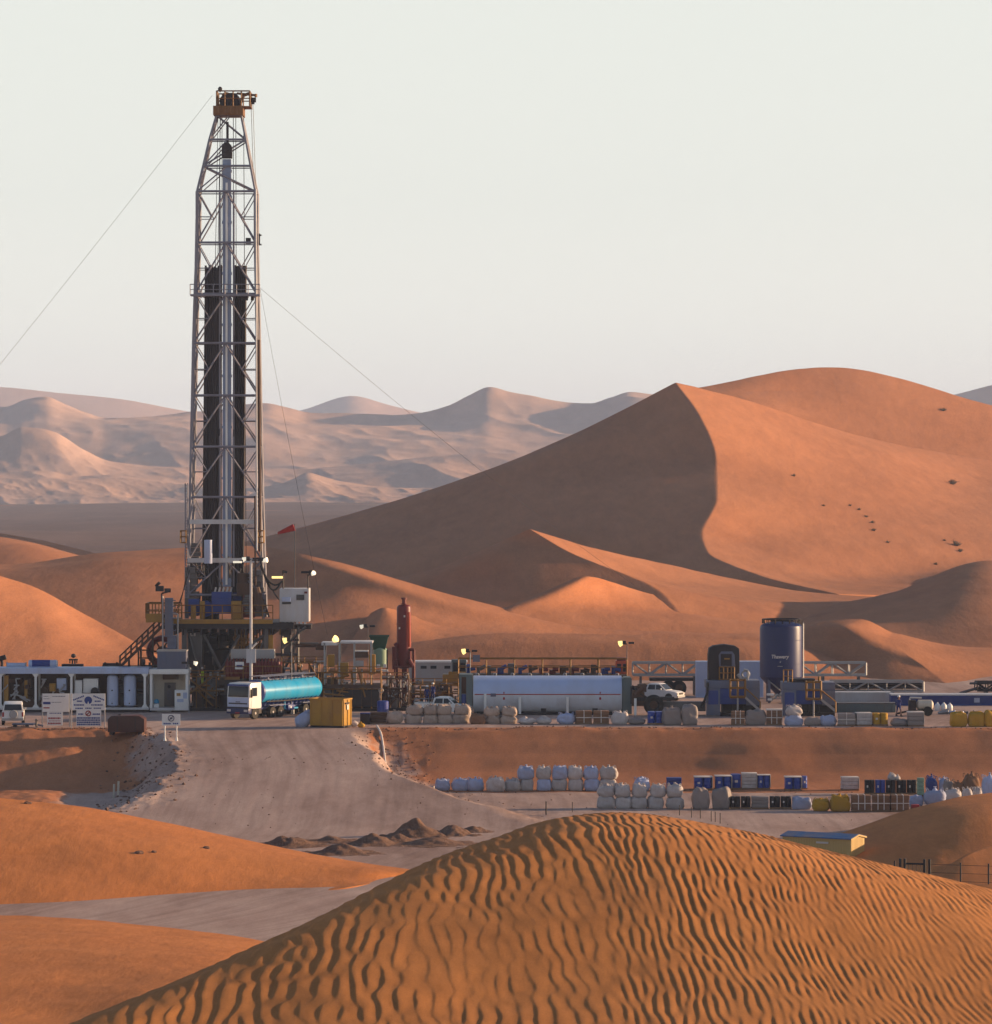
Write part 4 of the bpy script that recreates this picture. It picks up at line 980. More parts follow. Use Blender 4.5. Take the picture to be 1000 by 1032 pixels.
# solids control house
t = pump_skid('machinery_house', 'brown two-storey machinery house with a white roof bar behind the yellow skip', 'machinery house', 326, 384, 672, 717, 8, D=383, dens=1.2)
m = t.part('roof_beam', M['white'], bevel=.03); t.bx(m, 324, 340, 647.5, 650.5, 0, 3); t.bx(m, 343, 375.5, 646.5, 648.6, 0, 3)
m = t.part('post', M['lgrey'])
for x in (327, 342, 357, 374): m.box(t.u(x) - .07, t.u(x) + .07, 0, .14, t.v(692), t.v(648)); m.box(t.u(x) - .07, t.u(x) + .07, 2.8, 2.94, t.v(692), t.v(648))
m = t.part('floor_deck', M['brown']); t.bx(m, 324, 384, 690, 693.5, -.15, 3.3)
m = t.part('lower_tank', M['dark'], bevel=.05); t.bx(m, 336, 382, 695, 712, -.05, 2)
m = t.part('cabinet', M['yellow'], bevel=.03); t.bx(m, 340, 351, 668, 681, .3, 1.4); t.bx(m, 372, 378, 660, 680, .3, 1.4); t.bx(m, 330, 337, 660, 672, .5, 1.5)
m = t.part('control_box', M['lgrey'], bevel=.03); t.bx(m, 358.5, 366.5, 666, 672.5, .1, .6)
m = t.part('awning', M['brown']); t.bx(m, 357, 371, 657, 663, .3, 2); n_ = t.part('awning_trim', M['white'], parent=m); t.bx(n_, 357, 371, 656, 657, .28, 2)
m = t.part('lamp', M['lamp']); m.cyl(t.P(336, 645.5, .3), t.P(339, 643.5, .1), .2, .35, n=12)
m = t.part('vent_pipe', M['brown']); m.cyl(t.P(296, 651, 1), t.P(324, 651, 1), .18, n=10); m.cyl(t.P(318, 652, .6), t.P(328, 652, .6), .32, n=14)
m = t.part('upper_railing', M['yrail']); m.rail([t.P(324, 690, -.1), t.P(384, 690, -.1)], h=1.2, step=1.0, r=.035)
t.done()
# green hopper
t = T('hopper', 'dark green open hopper above a pale green vessel beside the red separator', 'hopper', 382, 712, D=398)
m = t.part('funnel', M['green']); z0, z1 = t.v(655), t.v(641)
m.add([(-.95, 0, z1), (.95, 0, z1), (.95, 1.6, z1), (-.95, 1.6, z1), (-.55, .3, z0), (.6, .3, z0), (.6, 1.3, z0), (-.55, 1.3, z0)], [(0, 1, 5, 4), (1, 2, 6, 5), (2, 3, 7, 6), (3, 0, 4, 7), (4, 5, 6, 7)])
m.box(-1.0, 1.0, -.05, 0, z1 - .1, z1 + .05); m.box(-1.0, 1.0, 1.6, 1.65, z1 - .1, z1 + .05)
m = t.part('vessel', M['lgreen']); m.lathe([(.1, t.v(651)), (.45, t.v(652)), (.7, t.v(655)), (.72, t.v(670)), (.5, t.v(673))], (.1, .8, 0), n=20)
m = t.part('leg_frame', M['dark'])
for x in (-.7, .8):
    for d in (.1, 1.5): m.box(x - .06, x + .06, d - .06, d + .06, 0, t.v(655))
m = t.part('pump', M['clean'], bevel=.04)
for x in (375, 381.5, 388): m.box(t.u(x) - .17, t.u(x) + .17, -.1, .3, t.v(673), t.v(669.5))
m.box(-.9, .9, -.2, .5, t.v(677), t.v(675))
t.done()
# red vertical separator
t = T('gas_separator', 'tall dark red upright gas separator cylinder with side pipes', 'separator', 407, 714, D=392)
m = t.part('vessel', M['red']); r = 7.3 / t.s; m.lathe([(.15, t.v(609.6)), (r * .72, t.v(610)), (r * .94, t.v(611.5)), (r, t.v(613.5)), (r, t.v(671)), (r * .96, t.v(673)), (r * .5, t.v(674.5))], (0, 1, 0), n=28)
m.box(-r * 1.3, r * 1.25, -.1, 2.0, t.v(672.5), t.v(671.5))
for x in (-r * 1.25, r * 1.2): m.box(x - .07, x + .07, -.05, .09, t.v(712), t.v(671.5))
for y in (630, 650): m.lathe([(r * 1.05, t.v(y)), (r * 1.05, t.v(y) + .12)], (0, 1, 0), n=28)
m = t.part('vent_stack', M['red']); m.cyl((0, 1, t.v(612)), (0, 1, t.v(603.5)), .2, n=12); m.cyl((0, 1, t.v(604.4)), (0, 1, t.v(602.6)), .28, n=12); m.cyl((0, 1, t.v(609.4)), (0, 1, t.v(608.6)), .34, n=12)
m = t.part('side_pipe', M['red'])
m.tube([t.P(398, 675, .8), t.P(398, 652, .8), t.P(401, 650, .8)], .3, 10); m.tube([t.P(413, 655, .6), t.P(417, 655, .6), t.P(417, 712, .6)], .16, 8); m.tube([t.P(400, 665, .4), t.P(400, 712, .4)], .12, 8)
m.cyl(t.P(412, 665, .3), t.P(416, 672, .3), .25, n=10)
m = t.part('support_leg', M['red']); m.box(t.u(405), t.u(410), .6, 1.2, 0, t.v(674)); m.box(t.u(399), t.u(419), 0, 2, 0, .2)
m = t.part('side_tube', M['orange']); m.cyl(t.P(412.5, 652, .1), t.P(412, 617, .1), .16, n=10)
m = t.part('gauge', M['strap']); t.bx(m, 407, 408.5, 620, 622, -.35, -.25); t.bx(m, 402, 403.5, 632, 634, -.3, -.2)
t.done()
pump_skid('mud_pump', 'grey and brown mud pump tangle right of the machinery house', 'mud pump', 384, 412, 678, 716, 12, D=384, dens=1.3, mats=('grey', 'brown', 'brown', 'lgrey')).done()
pump_skid('mud_pump', 'dark mud pump with pale pipes behind the stacked beige bags', 'mud pump', 414, 462, 684, 714, 15, D=388, dens=1.2, mats=('dark', 'brown', 'yrail', 'grey')).done()
# distant grey portable building and wheel loader
t = T('portable_building', 'long pale grey portable building far behind the mud pumps', 'building', 440, 694, D=424)
m = t.part('wall', M['lgrey']); t.bx(m, 412, 470, 668, 690, 0, 3)
m = t.part('roof', M['white']); t.bx(m, 411, 471, 666.5, 668, -.1, 3.1)
for x in (424, 434, 448): m = t.part('window', M['glass']); t.bx(m, x, x + 6, 671, 674, -.04, 0)
t.done()
t = T('wheel_loader', 'brown-yellow wheel loader with a dark glazed cab behind the pale building', 'loader', 456, 706, D=404)
m = t.part('cab', M['teal'], bevel=.04); t.bx(m, 455, 470, 665, 668, .2, 1.8); 
for x in (455.5, 462, 469): t.bx(m, x, x + 1, 668, 680, .2, .35)
m = t.part('window', M['glass'], parent=m); t.bx(m, 456.5, 469, 668, 677, .36, 1.6)
m = t.part('body', M['yellow'], bevel=.08); t.bx(m, 446, 478, 680, 692, .1, 2.2); t.bx(m, 452, 470, 677, 681, .2, 2)
m = t.part('lift_arm', M['brown']); m.bar(t.P(440, 694, .3), t.P(456, 682, .3), .16); m.bar(t.P(440, 694, 1.9), t.P(456, 682, 1.9), .16)
m = t.part('bucket', M['brown']); m.prism([(t.u(436), t.v(704)), (t.u(445), t.v(704)), (t.u(443), t.v(694)), (t.u(437), t.v(690))], 0, 2.4)
for x in (450, 472): m = t.part('wheel', M['black']); m.cyl(t.P(x, 699, -.1), t.P(x, 699, .35), .68, n=20)
t.done()
# the long mud tank with yellow railing behind the white tank
t = T('mud_tank', 'long brown mud tank with yellow railed deck behind the white tank', 'mud tank', 550, 712, D=391)
m = t.part('tank_body', M['brown']); t.bx(m, 462, 632, 680, 710, 0, 4)
m = t.part('railing', M['yrail']); m.rail([t.P(462, 681, 0), t.P(632, 681, 0)], h=t.v(664) - t.v(681), step=2.6, r=.05); m.rail([t.P(462, 681, 3.9), t.P(632, 681, 3.9)], h=t.v(665) - t.v(681), step=2.6, r=.05)
rnd = random.Random(4)
for k in range(15):
    x = 470 + k * 10.5; mm = t.part('agitator_motor', M[rnd.choice(['grey', 'blue', 'brown', 'lgrey', 'red'])], bevel=.04)
    t.bx(mm, x, x + rnd.uniform(3, 7), 680 - rnd.uniform(4, 12), 680, 1.2, 2.2); mm.cyl(t.P(x + 3, 675, 1), t.P(x + 9, 675 - rnd.uniform(-2, 4), 1), .2, n=10)
t.done()
# the long white tank
t = T('storage_tank', 'long white cylindrical storage tank with a red stripe along its side', 'tank', 551, 721)
r = 19.6 / t.s; zc = t.v(701.5); yc = r
m = t.part('tank_shell', M['tankwhite']); xa, xb = t.u(477), t.u(627)
m.lathe([(r * .3, xa - .02), (r, xa), (r, xa + .12), (r * .992, xa + .16), (r * .992, xb - .16), (r, xb - .12), (r, xb), (r * .3, xb + .02)], (0, yc, zc), axis='x', n=64)
# thin blue shell painting the sky's reflection on the upper half
uj = t.part('sky_reflection_shell', M['skytint'], parent=m)
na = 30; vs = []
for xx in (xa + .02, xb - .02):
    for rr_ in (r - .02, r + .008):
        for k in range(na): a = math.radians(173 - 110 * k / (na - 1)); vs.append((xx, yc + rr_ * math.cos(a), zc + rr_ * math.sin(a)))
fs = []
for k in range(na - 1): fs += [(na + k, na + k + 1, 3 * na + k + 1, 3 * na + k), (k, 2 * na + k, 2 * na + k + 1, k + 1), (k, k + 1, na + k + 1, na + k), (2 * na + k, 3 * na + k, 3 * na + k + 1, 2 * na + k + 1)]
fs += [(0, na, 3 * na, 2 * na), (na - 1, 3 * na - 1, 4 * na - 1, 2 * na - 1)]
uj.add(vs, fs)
wsn = t.part('weld_seam', M['tankwhite'], parent=m)
for k in range(1, 7): xx = xa + (xb - xa) * k / 7; wsn.lathe([(r + .006, xx - .025), (r + .006, xx + .025)], (0, yc, zc), axis='x', n=64)
st = t.part('red_stripe', M['markred'], parent=m)
for k in range(40):
    xs0 = xa + .14 + (xb - xa - .28) * k / 40; xs1 = xa + .14 + (xb - xa - .28) * (k + 1) / 40
    st.box(xs0, xs1, yc - r - .01, yc - r + .02, zc + .10, zc + .19)
mk = t.part('stencil_mark', M['markred'], parent=m)
for x in (508, 605):
    mk.box(t.u(x) - .09, t.u(x) + .09, yc - r - .012, yc - r + .05, zc - .35, zc - .12); mk.box(t.u(x) - .05, t.u(x) + .05, yc - r - .012, yc - r + .04, zc + .22, zc + .4)
mk = t.part('name_plate', M['markdark'], parent=m); mk.box(t.u(494.5), t.u(500), yc - r - .03, yc - r + .05, zc - .06, zc + .24)
lf = t.part('lifting_lug', M['lgrey'])
for k in range(9): x = xa + .4 + k * (xb - xa - .8) / 8; lf.torus((x, yc, zc + r + .1), .13, .04, n=12, m=5)
sd_ = t.part('saddle', M['dark'])
for x in (500, 548, 600): sd_.box(t.u(x) - .25, t.u(x) + .25, yc - r * .75, yc + r * .75, 0, zc - r * .55)
sd_.box(xa + .3, xb - .3, yc - r * .72, yc - r * .55, .02, .32)
vp = t.part('outlet_pipe', M['clean'])
for x in (524, 572, 489): vp.cyl((t.u(x), -.15, .15), (t.u(x), -.15, .15 + (1.6 if x != 489 else 1.9)), .13, n=10); vp.cyl((t.u(x), -.2, 1.5), (t.u(x), .7, 1.5), .08, n=8)
bf = t.part('end_frame', M['teal']); t.bx(bf, 463, 465, 680.5, 720, .3, 1.9); t.bx(bf, 470, 476.3, 680.5, 720, .2, 3.4); t.bx(bf, 463, 476, 680, 682.5, .25, 3.3); t.bx(bf, 627.5, 637, 684, 720, .4, 3.2); t.bx(bf, 629, 636, 683, 684, .3, 3.3)
bb = t.part('valve_cabinet', M['blue'], bevel=.03); t.bx(bb, 465.2, 469.8, 700, 718, .4, 1.4)
t.done()
# red generator and bowser
t = T('generator', 'small red generator box on the deck end behind the white tank', 'generator', 626, 681, D=392, z=(CZ - 201 * 392 / F))
m = t.part('housing', M['orange'], bevel=.05); t.bx(m, 620.5, 633, 666, 680, 0, 1); m = t.part('cowl', M['red'], bevel=.05); t.bx(m, 622, 631, 663, 666.3, .1, .9)
m = t.part('grille', M['dark']); t.bx(m, 622, 626, 669, 677, -.04, 0); t.bx(m, 628, 631, 669, 677, -.04, 0); t.done()
t = T('bowser_trailer', 'grimy low trailer with one large tyre and a drawbar beside the white tank', 'trailer', 655, 722)
m = t.part('chassis', M['dark']); t.bx(m, 641, 680, 703, 706.5, .4, 1.6); m.bar(t.P(637, 692, .6), t.P(655, 707, .6), .14); m.bar(t.P(637, 692, .6), t.P(637, 710, .6), .1)
m = t.part('engine', M['brown'], bevel=.05); t.bx(m, 637, 650, 696, 712, .5, 1.5); t.bx(m, 643, 652, 690, 698, .6, 1.4); m.cyl(t.P(640, 700, .3), t.P(648, 694, .3), .25, n=10)
m = t.part('tank', M['grey'], bevel=.05); t.bx(m, 658, 712, 708, 717.5, 1.0, 2.2)
w_ = t.part('tyre', M['black']); w_.torus(t.P(659, 710.5, .2), .66, .30, n=32, m=12)
n_ = t.part('rim', M['brown'], parent=w_); n_.cyl(t.P(659, 710.5, .1), t.P(659, 710.5, .35), .42, n=20); n_.cyl(t.P(659, 710.5, .0), t.P(659, 710.5, .12), .16, n=12)
m = t.part('leg', M['clean']); m.cyl(t.P(640.5, 721, .1), t.P(640.5, 704, .1), .12, n=10); t.done()
# lattice boom
def truss(name, label, cat, x0, x1, y0, y1, D, pyb, step, mat='lgrey', depth=1.4, group=None, sup=()):
    t = T(name, label, cat, (x0 + x1) / 2, pyb, D=D, group=group)
    c = t.part('chord', M[mat]); b = t.part('bracing', M[mat])
    for y in (y0, y1):
        for d in (0, depth): c.box(t.u(x0), t.u(x1), d - .11, d + .11, t.v(y) - .11, t.v(y) + .11)
    k = max(2, round((x1 - x0) / step))
    for i in range(k):
        xa = x0 + (x1 - x0) * i / k; xb = x0 + (x1 - x0) * (i + 1) / k
        for d in (0, depth):
            b.bar(t.P(xa, y1 if i % 2 else y0, d), t.P(xb, y0 if i % 2 else y1, d), .085); b.bar(t.P(xa, y0, d), t.P(xa, y1, d), .06)
        b.bar(t.P(xa, y0, 0), t.P(xa, y0, depth), .05)
    b.bar(t.P(x1, y0, 0), t.P(x1, y1, 0), .1)
    s_ = t.part('stand', M['grey'])
    for x in sup:
        for d in (0, depth): s_.box(t.u(x) - .1, t.u(x) + .1, d - .1, d + .1, 0, t.v(y1) - .1)
        s_.box(t.u(x) - .1, t.u(x) + .1, 0, depth, t.v(y1) - .3, t.v(y1) - .12)
    return t
truss('lattice_boom', 'long grey lattice boom lying on stands behind the dunes side of the silo', 'lattice boom', 638, 873, 668, 680.5, 411, 702, 17, sup=(646, 700, 760, 830, 866)).done()
t = truss('pipe_rack', 'lower grey lattice rack full of dark pipes right of the blue skids', 'pipe rack', 838, 931, 687, 697, 406, 704, 18, depth=2, sup=(842, 870, 900, 928))
m = t.part('pipe_bundle', M['pipe'])
for k in range(5): m.cyl((t.u(838), .3 + .35 * k, t.v(693)), (t.u(930), .3 + .35 * k, t.v(693)), .16, n=8)
for k in range(4): m.cyl((t.u(838), .45 + .35 * k, t.v(690)), (t.u(930), .45 + .35 * k, t.v(690)), .16, n=8)
t.done()
t = truss('pipe_rack', 'dark stepped steel rack at the right edge above the blue container', 'pipe rack', 985, 1040, 688, 696, 412, 702, 12, mat='dark', depth=2, sup=(995, 1020))
m = t.part('loose_beam', M['grey']); m.bar(t.P(968, 699, .5), t.P(992, 692, .5), .12); m.bar(t.P(978, 689, .5), t.P(1000, 689, .5), .1); m.box(t.u(960), t.u(1000), .3, .6, t.v(700), t.v(698.5)); m.cyl(t.P(994, 702), t.P(994, 722), .12, n=8) ; t.done()
# white container behind
def container(label, x0, x1, y0, y1, D, mat, depth=2.5, group=None, cat='container'):
    t = T('shipping_container', label, cat, (x0 + x1) / 2, y1, D=D, group=group); y1 = t.pyb
    m = t.part('box_body', M[mat]); t.bx(m, x0, x1, y0, y1, .06, depth)
    k = int((x1 - x0) * 1.0)
    rb = t.part('corrugation', M[mat])
    for i in range(k): x = x0 + (x1 - x0) * (i + .2) / k; t.bx(rb, x, x + .45 * (x1 - x0) / k, y0 + 1, y1 - 1.4, 0.02, .06)
    f = t.part('frame', M[mat])
    for x in (x0, x1): t.bx(f, x - .6, x + .6, y0 - .3, y1, -.02, .12)
    t.bx(f, x0, x1, y0 - .4, y0 + .7, 0, .1); t.bx(f, x0, x1, y1 - 1.4, y1, 0, .1)
    return t
container('white container standing behind the black tank and the silo', 702, 769, 667, 702, 407.5, 'skytint').done()  # blue colour paints the sky-lit shade of a white container
# blue treatment skids with stairs
def blue_skid(label, x0, x1, y0, pyb, group):
    t = T('treatment_skid', label, 'process skid', (x0 + x1) / 2, pyb, group=group); w = x1 - x0
    m = t.part('tank_box', M['blue'], bevel=.04); t.bx(m, x0 + 1, x1 - 1, y0 + 8, pyb - 12, .3, 3.2)
    m = t.part('upper_panel', M['bluegrey'], bevel=.03); t.bx(m, x0, x1, y0, y0 + 8, .2, 3.3)
    m = t.part('side_panel', M['bluegrey']); t.bx(m, x0, x0 + w * .26, y0 + 8, pyb - 1, .1, .25); t.bx(m, x0 + w * .75, x1, y0 + 8, pyb - 11, .1, .25)
    m2 = t.part('panel_inset', M['blue'], parent=m); t.bx(m2, x0 + w * .04, x0 + w * .22, y0 + 10, y0 + 24, .05, .1)
    m = t.part('leg_frame', M['dark']); t.bx(m, x0 + w * .27, x1, pyb - 3, pyb, .4, 3)
    for f in (.3, .5, .7, .97): t.bx(m, x0 + w * f, x0 + w * f + 1.5, pyb - 12, pyb - 3, .5, .8)
    t.bx(m, x0 + w * .3, x1 - 1, pyb - 12, pyb - 3, 1.2, 3)
    m = t.part('gate_frame', M['yrail'])
    a, b = x0 + w * .44, x0 + w * .72
    for x in (a, (a + b) / 2, b): m.bar(t.P(x, y0 + 16, -.5), t.P(x, y0 - 2, -.5), .09)
    for y in (y0 - 1, y0 + 7, y0 + 16): m.bar(t.P(a, y, -.5), t.P(b, y, -.5), .10)
    m.box(t.u(a), t.u(b), -.5, .2, t.v(y0 + 17.5), t.v(y0 + 16))
    m = t.part('stair', M['lgrey'])
    for d in (-.5, .1): m.add([t.P(b, y0 + 15, d), t.P(b, y0 + 18, d), t.P(x1, pyb - 4, d), t.P(x1 + .5, pyb - 7, d)] + [t.P(b, y0 + 15, d + .08), t.P(b, y0 + 18, d + .08), t.P(x1, pyb - 4, d + .08), t.P(x1 + .5, pyb - 7, d + .08)], [(0, 1, 2, 3), (7, 6, 5, 4), (0, 3, 7, 4), (1, 5, 6, 2)])
    for k in range(7): f = (k + .5) / 7; m.box(t.u(b + (x1 - b) * f) - .12, t.u(b + (x1 - b) * f) + .12, -.42, .1, t.v(y0 + 16.5 + (pyb - 5.5 - y0 - 16.5) * f) - .02, t.v(y0 + 16.5 + (pyb - 5.5 - y0 - 16.5) * f) + .02)
    m = t.part('stair_rail', M['yrail']); m.bar(t.P(b, y0 + 7, -.5), t.P(x1, pyb - 15, -.5), .06); m.bar(t.P(x1, pyb - 15, -.5), t.P(x1, pyb - 4, -.5), .06)
    m = t.part('post', M['lgrey']); m.cyl(t.P((a + b) / 2, pyb, -.5), t.P((a + b) / 2, y0 + 17, -.5), .09, n=8)
    return t
t = blue_skid('blue and grey treatment skid with a stair, below the black tank', 712, 766, 686, 722, 'blue skids with stairs'); 
m = t.part('hose', M['black'])
pts = [t.P(713.5, 688, .1), t.P(713, 698, -.1), t.P(710, 706, -.2), t.P(706, 713, -.3)]; m.tube(pts, .12, 8)
m = t.part('swivel', M['lgrey']); m.torus(t.P(752, 680, .6), .34, .09, n=20, m=6); m.cyl(t.P(748, 685, .6), t.P(744, 680, .6), .15, n=8); m.tube([t.P(750, 675, .5), t.P(754, 676, .5), t.P(754, 686, .5)], .1, 6)
t.done()
t = blue_skid('blue and grey treatment skid with a stair, right of the navy silo', 789, 842, 688, 722, 'blue skids with stairs')
m = t.part('top_tray', M['dark']); t.bx(m, 797, 822, 684.5, 687.8, .5, 2.5); m = t.part('top_rail', M['yrail']); m.rail([t.P(790, 688, .3), t.P(799, 688, .3)], h=1.2, step=.5, r=.05); m.cyl(t.P(826, 688, .5), t.P(826, 682, .5), .12, n=8); t.done()
# black tank on skid A
D_ = dist(722, 0) + 1.2
t = T('settling_tank', 'black round-topped tank with a small grey hatch on the left blue skid', 'tank', 730, 686, D=D_, z=CZ - (685.6 - HZ) * D_ / F)
m = t.part('shell', M['dark'], bevel=.06); pr = [(714, 686), (714, 660), (715, 653.5), (719, 651), (730, 649.5), (741, 651), (745, 653.5), (745.5, 660), (745.5, 686)]
m.prism([(t.u(a), t.v(b)) for a, b in pr], 0, 1.8)
m = t.part('hatch', M['bluegrey'], bevel=.05); pr = [(725, 672), (724.5, 660), (727, 656.5), (738, 656.5), (740.5, 660), (741, 672)]; m.prism([(t.u(a), t.v(b)) for a, b in pr], -.12, 0)
n_ = t.part('hatch_pane', M['dark'], parent=m); t.bx(n_, 726.5, 737.5, 659, 671, -.15, -.12); n_ = t.part('hatch_label', M['yellow'], parent=m); t.bx(n_, 730, 735.5, 663.2, 664.6, -.19, -.15)
m = t.part('cage', M['yrail'])
for x in (725, 729, 733, 737, 740): m.bar(t.P(x, 685.5, -.4), t.P(x, 672, -.4), .05)
for y in (672, 678, 684.5): m.bar(t.P(725, y, -.4), t.P(740, y, -.4), .05)
t.done()
# navy silo
t = T('silo', 'tall navy blue cylindrical silo with white lettering on legs', 'silo', 789, 709)
r = 21.6 / t.s; yc = r
m = t.part('silo_shell', M['silo'])
m.lathe([(.3, t.v(626.8)), (r * .45, t.v(627.2)), (r * .86, t.v(629.4)), (r * .97, t.v(631.5)), (r, t.v(634)), (r, t.v(683)), (r * .93, t.v(685)), (r * .3, t.v(700)), (.25, t.v(703))], (0, yc, 0), n=72)
for y in (646, 670, 683): m.lathe([(r * 1.006, t.v(y)), (r * 1.006, t.v(y) + .07)], (0, yc, 0), n=72)
m = t.part('top_rail', M['dark']); z = t.v(629)
pts = [(r * .88 * math.cos(a), yc + r * .88 * math.sin(a), z) for a in [2 * math.pi * k / 16 for k in range(17)]]; m.rail(pts, h=.42, step=.8, r=.05, mid=False)
m.box(-r * .5, r * .55, yc - .5, yc + .5, t.v(627), t.v(625.2))
m = t.part('ladder', M['lgrey']); 
for a in (.12, .27):
    p = (r * 1.05 * math.cos(-a), yc + r * 1.05 * math.sin(-a)); m.bar((p[0], p[1], t.v(684)), (p[0], p[1], t.v(629)), .04)
for k in range(40): z = t.v(683) + k * .14; m.bar((r * 1.05 * math.cos(.12), yc - r * 1.05 * math.sin(.12), z), (r * 1.05 * math.cos(.27), yc - r * 1.05 * math.sin(.27), z), .025)
for k in range(4):
    a = math.pi / 4 + k * math.pi / 2; m = t.part('leg', M['bluegrey']); m.box(r * .85 * math.cos(a) - .13, r * .85 * math.cos(a) + .13, yc + r * .85 * math.sin(a) - .13, yc + r * .85 * math.sin(a) + .13, 0, t.v(684))
m = t.part('leg_bracing', M['lgrey']); q = r * .6
for a, b in (((-q, .0), (q, 2.2)), ((q, .0), (-q, 2.2))): m.bar((a[0], yc - q, a[1]), (b[0], yc - q, b[1]), .06); m.bar((a[0], yc + q, a[1]), (b[0], yc + q, b[1]), .06)
for k in range(5): m.cyl((-.8 + k * .4, -.1, .5 + .2 * (k % 2)), (-.5 + k * .4, .2, .9), .12, n=8)
m = t.part('outlet_valve', M['clean'], bevel=.05); m.box(-1.6, -.9, -.3, .2, .8, 1.0); m.box(-.2, .5, -.4, .1, .9, 1.1); m.box(-1.5, -1.1, -.3, .2, .3, .5)
root = t.done()
# lettering bent round the shell
def bent_text(txt, size, px, py, parent, mat, shear=0.2):
    cu = bpy.data.curves.new('lettering', 'FONT'); cu.body = txt; cu.size = size; cu.align_x = 'CENTER'; cu.shear = shear; cu.extrude = 0.0; cu.offset = 0.012
    o = bpy.data.objects.new('tmp', cu); COL.objects.link(o)
    dg = bpy.context.evaluated_depsgraph_get(); me = bpy.data.meshes.new_from_object(o.evaluated_get(dg)); bpy.data.objects.remove(o)
    bm = bmesh.new(); bm.from_mesh(me)
    for v_ in bm.verts:
        a = v_.co.x / r; v_.co = Vector(((r + .012) * math.sin(a + px), yc - (r + .012) * math.cos(a + px), py + v_.co.y))
    bm.to_mesh(me); bm.free(); me.materials.clear(); me.materials.append(mat); me.name = 'lettering'
    return obj('lettering', me, parent)
shell = [c for c in root.children if c.name.startswith('silo_shell')][0]
bent_text('Thawery', .50, math.asin((786 - 789) / 21.6), t.v(663.6), shell, M['strap'])
bent_text('s', .34, math.asin(-2.5 / 21.6), t.v(668), shell, M['lgrey'])
bent_text('----', .4, math.asin(-2.8 / 21.6), t.v(672.5), shell, M['lgrey'])
# right-hand side
container('low white container wall right of the right blue skid', 841, 899, 698, 709, dist(709, 0), 'white').done()
t = T('trough_tank', 'long low grey-green tank in front of the white container wall', 'tank', 872, 718); m = t.part('tank_body', M['teal'], bevel=.06); t.bx(m, 841, 903, 709, 718, 0, 1.4)
m = t.part('rim', M['grey']); t.bx(m, 840.5, 903.5, 708.3, 709.4, -.05, 1.45)
for k in range(8): m = t.part('rib', M['teal']); t.bx(m, 845 + k * 7.7, 846 + k * 7.7, 709.5, 718, -.06, 0)
t.done()
t = container('long navy container with a pale door patch at the right edge', 899, 1030, 701.5, 711, dist(711, 0), 'blue'); m = t.part('roof_edge', M['white']); t.bx(m, 898.5, 1030, 699.8, 701, -.05, 2.4); m = t.part('door', M['blueish']); t.bx(m, 982, 987.5, 703.5, 708, -.08, -.02); m.done if False else None; t.done()
t = T('tank_trailer', 'small cream tank trailer on one dark wheel near the worker', 'trailer', 932, 722)
m = t.part('tank', M['cream']); rr = 5.2 / t.s; m.lathe([(rr * .4, t.u(924.5)), (rr, t.u(926.5)), (rr, t.u(940)), (rr * .4, t.u(942))], (0, .9, t.v(711)), axis='x', n=24)
m = t.part('chassis', M['dark']); t.bx(m, 917, 941, 716, 717.5, .3, 1.5); t.bx(m, 917, 924, 706, 716, .4, 1.4); m.bar(t.P(904, 720, .9), t.P(920, 716.5, .9), .07)
for d in (.05, 1.5): w_ = t.part('wheel', M['black']); w_.cyl(t.P(935.5, 717, d), t.P(935.5, 717, d + .25), .45, n=18)
m = t.part('top_pipe', M['strap']); m.cyl(t.P(918, 703.5, .8), t.P(930, 703.8, .8), .09, n=8); m.cyl(t.P(918, 704, .8), t.P(918, 709, .8), .06, n=6); t.done()
dome = MB(); dome.lathe([(.26, 0), (.28, .1), (.28, .45), (.2, .62), (.08, .7), (.08, .78)], n=16)
dm = dome.mesh('water_can', M['clean'])
for k, (x, y, lab) in enumerate(((945, 716, 'white plastic can right beside the cream tank trailer'), (951.5, 716, 'middle white plastic can right of the cream tank trailer'), (957.5, 716.5, 'rightmost white plastic can of three right of the trailer'))):
    o = obj('plastic_can', dm); D = dist(y, 0); o.location = W(x, y, D); tag(o, lab, 'can', 'white cans by the trailer')
t = T('scrap_heap', 'low heap of blue and grey scrap in front of the navy container', 'scrap', 965, 720)
rnd = random.Random(9)
for k in range(9):
    m = t.part('scrap_piece', M[rnd.choice(['blueish', 'grey', 'blue', 'dark', 'lgrey'])]); x = rnd.uniform(-2, 1.6); m.bar((x, rnd.uniform(0, .8), .08), (x + rnd.uniform(.4, 1.2), rnd.uniform(0, .8), rnd.uniform(.1, .5)), rnd.uniform(.08, .16))
t.done()

# ---- left side : open machinery shelter
t = T('machinery_shelter', 'long open white framed shelter with tanks and engines inside at the left edge', 'shelter', 75, 718)
m = t.part('roof', M['blueish'], bevel=.03); t.bx(m, -70, 150, 673.3, 677.5, -.1, 3.2)  # pale blue puts the sky tint of the white roof into colour
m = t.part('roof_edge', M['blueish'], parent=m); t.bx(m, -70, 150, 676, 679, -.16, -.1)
m = t.part('base_beam', M['white']); t.bx(m, -70, 150, 713.2, 715.2, -.1, .1); t.bx(m, -70, 150, 713.2, 715, .1, 3.1)
m = t.part('skid', M['dark']); t.bx(m, -70, 150, 715.2, 718, 0, 3)
for x in (-35, 0.5, 36, 72, 146):
    m = t.part('post', M['clean']); t.bx(m, x - 1.1, x + 1.1, 678, 713.2, -.1, .1); m.prism([(t.u(x - 3.5), t.v(679)), (t.u(x + 3.5), t.v(679)), (t.u(x), t.v(684))], -.08, .08); m.prism([(t.u(x - 3.5), t.v(713.2)), (t.u(x + 3.5), t.v(713.2)), (t.u(x), t.v(708))], -.08, .08)
    t.bx(m, x - 1, x + 1, 678, 713, 3.0, 3.1)
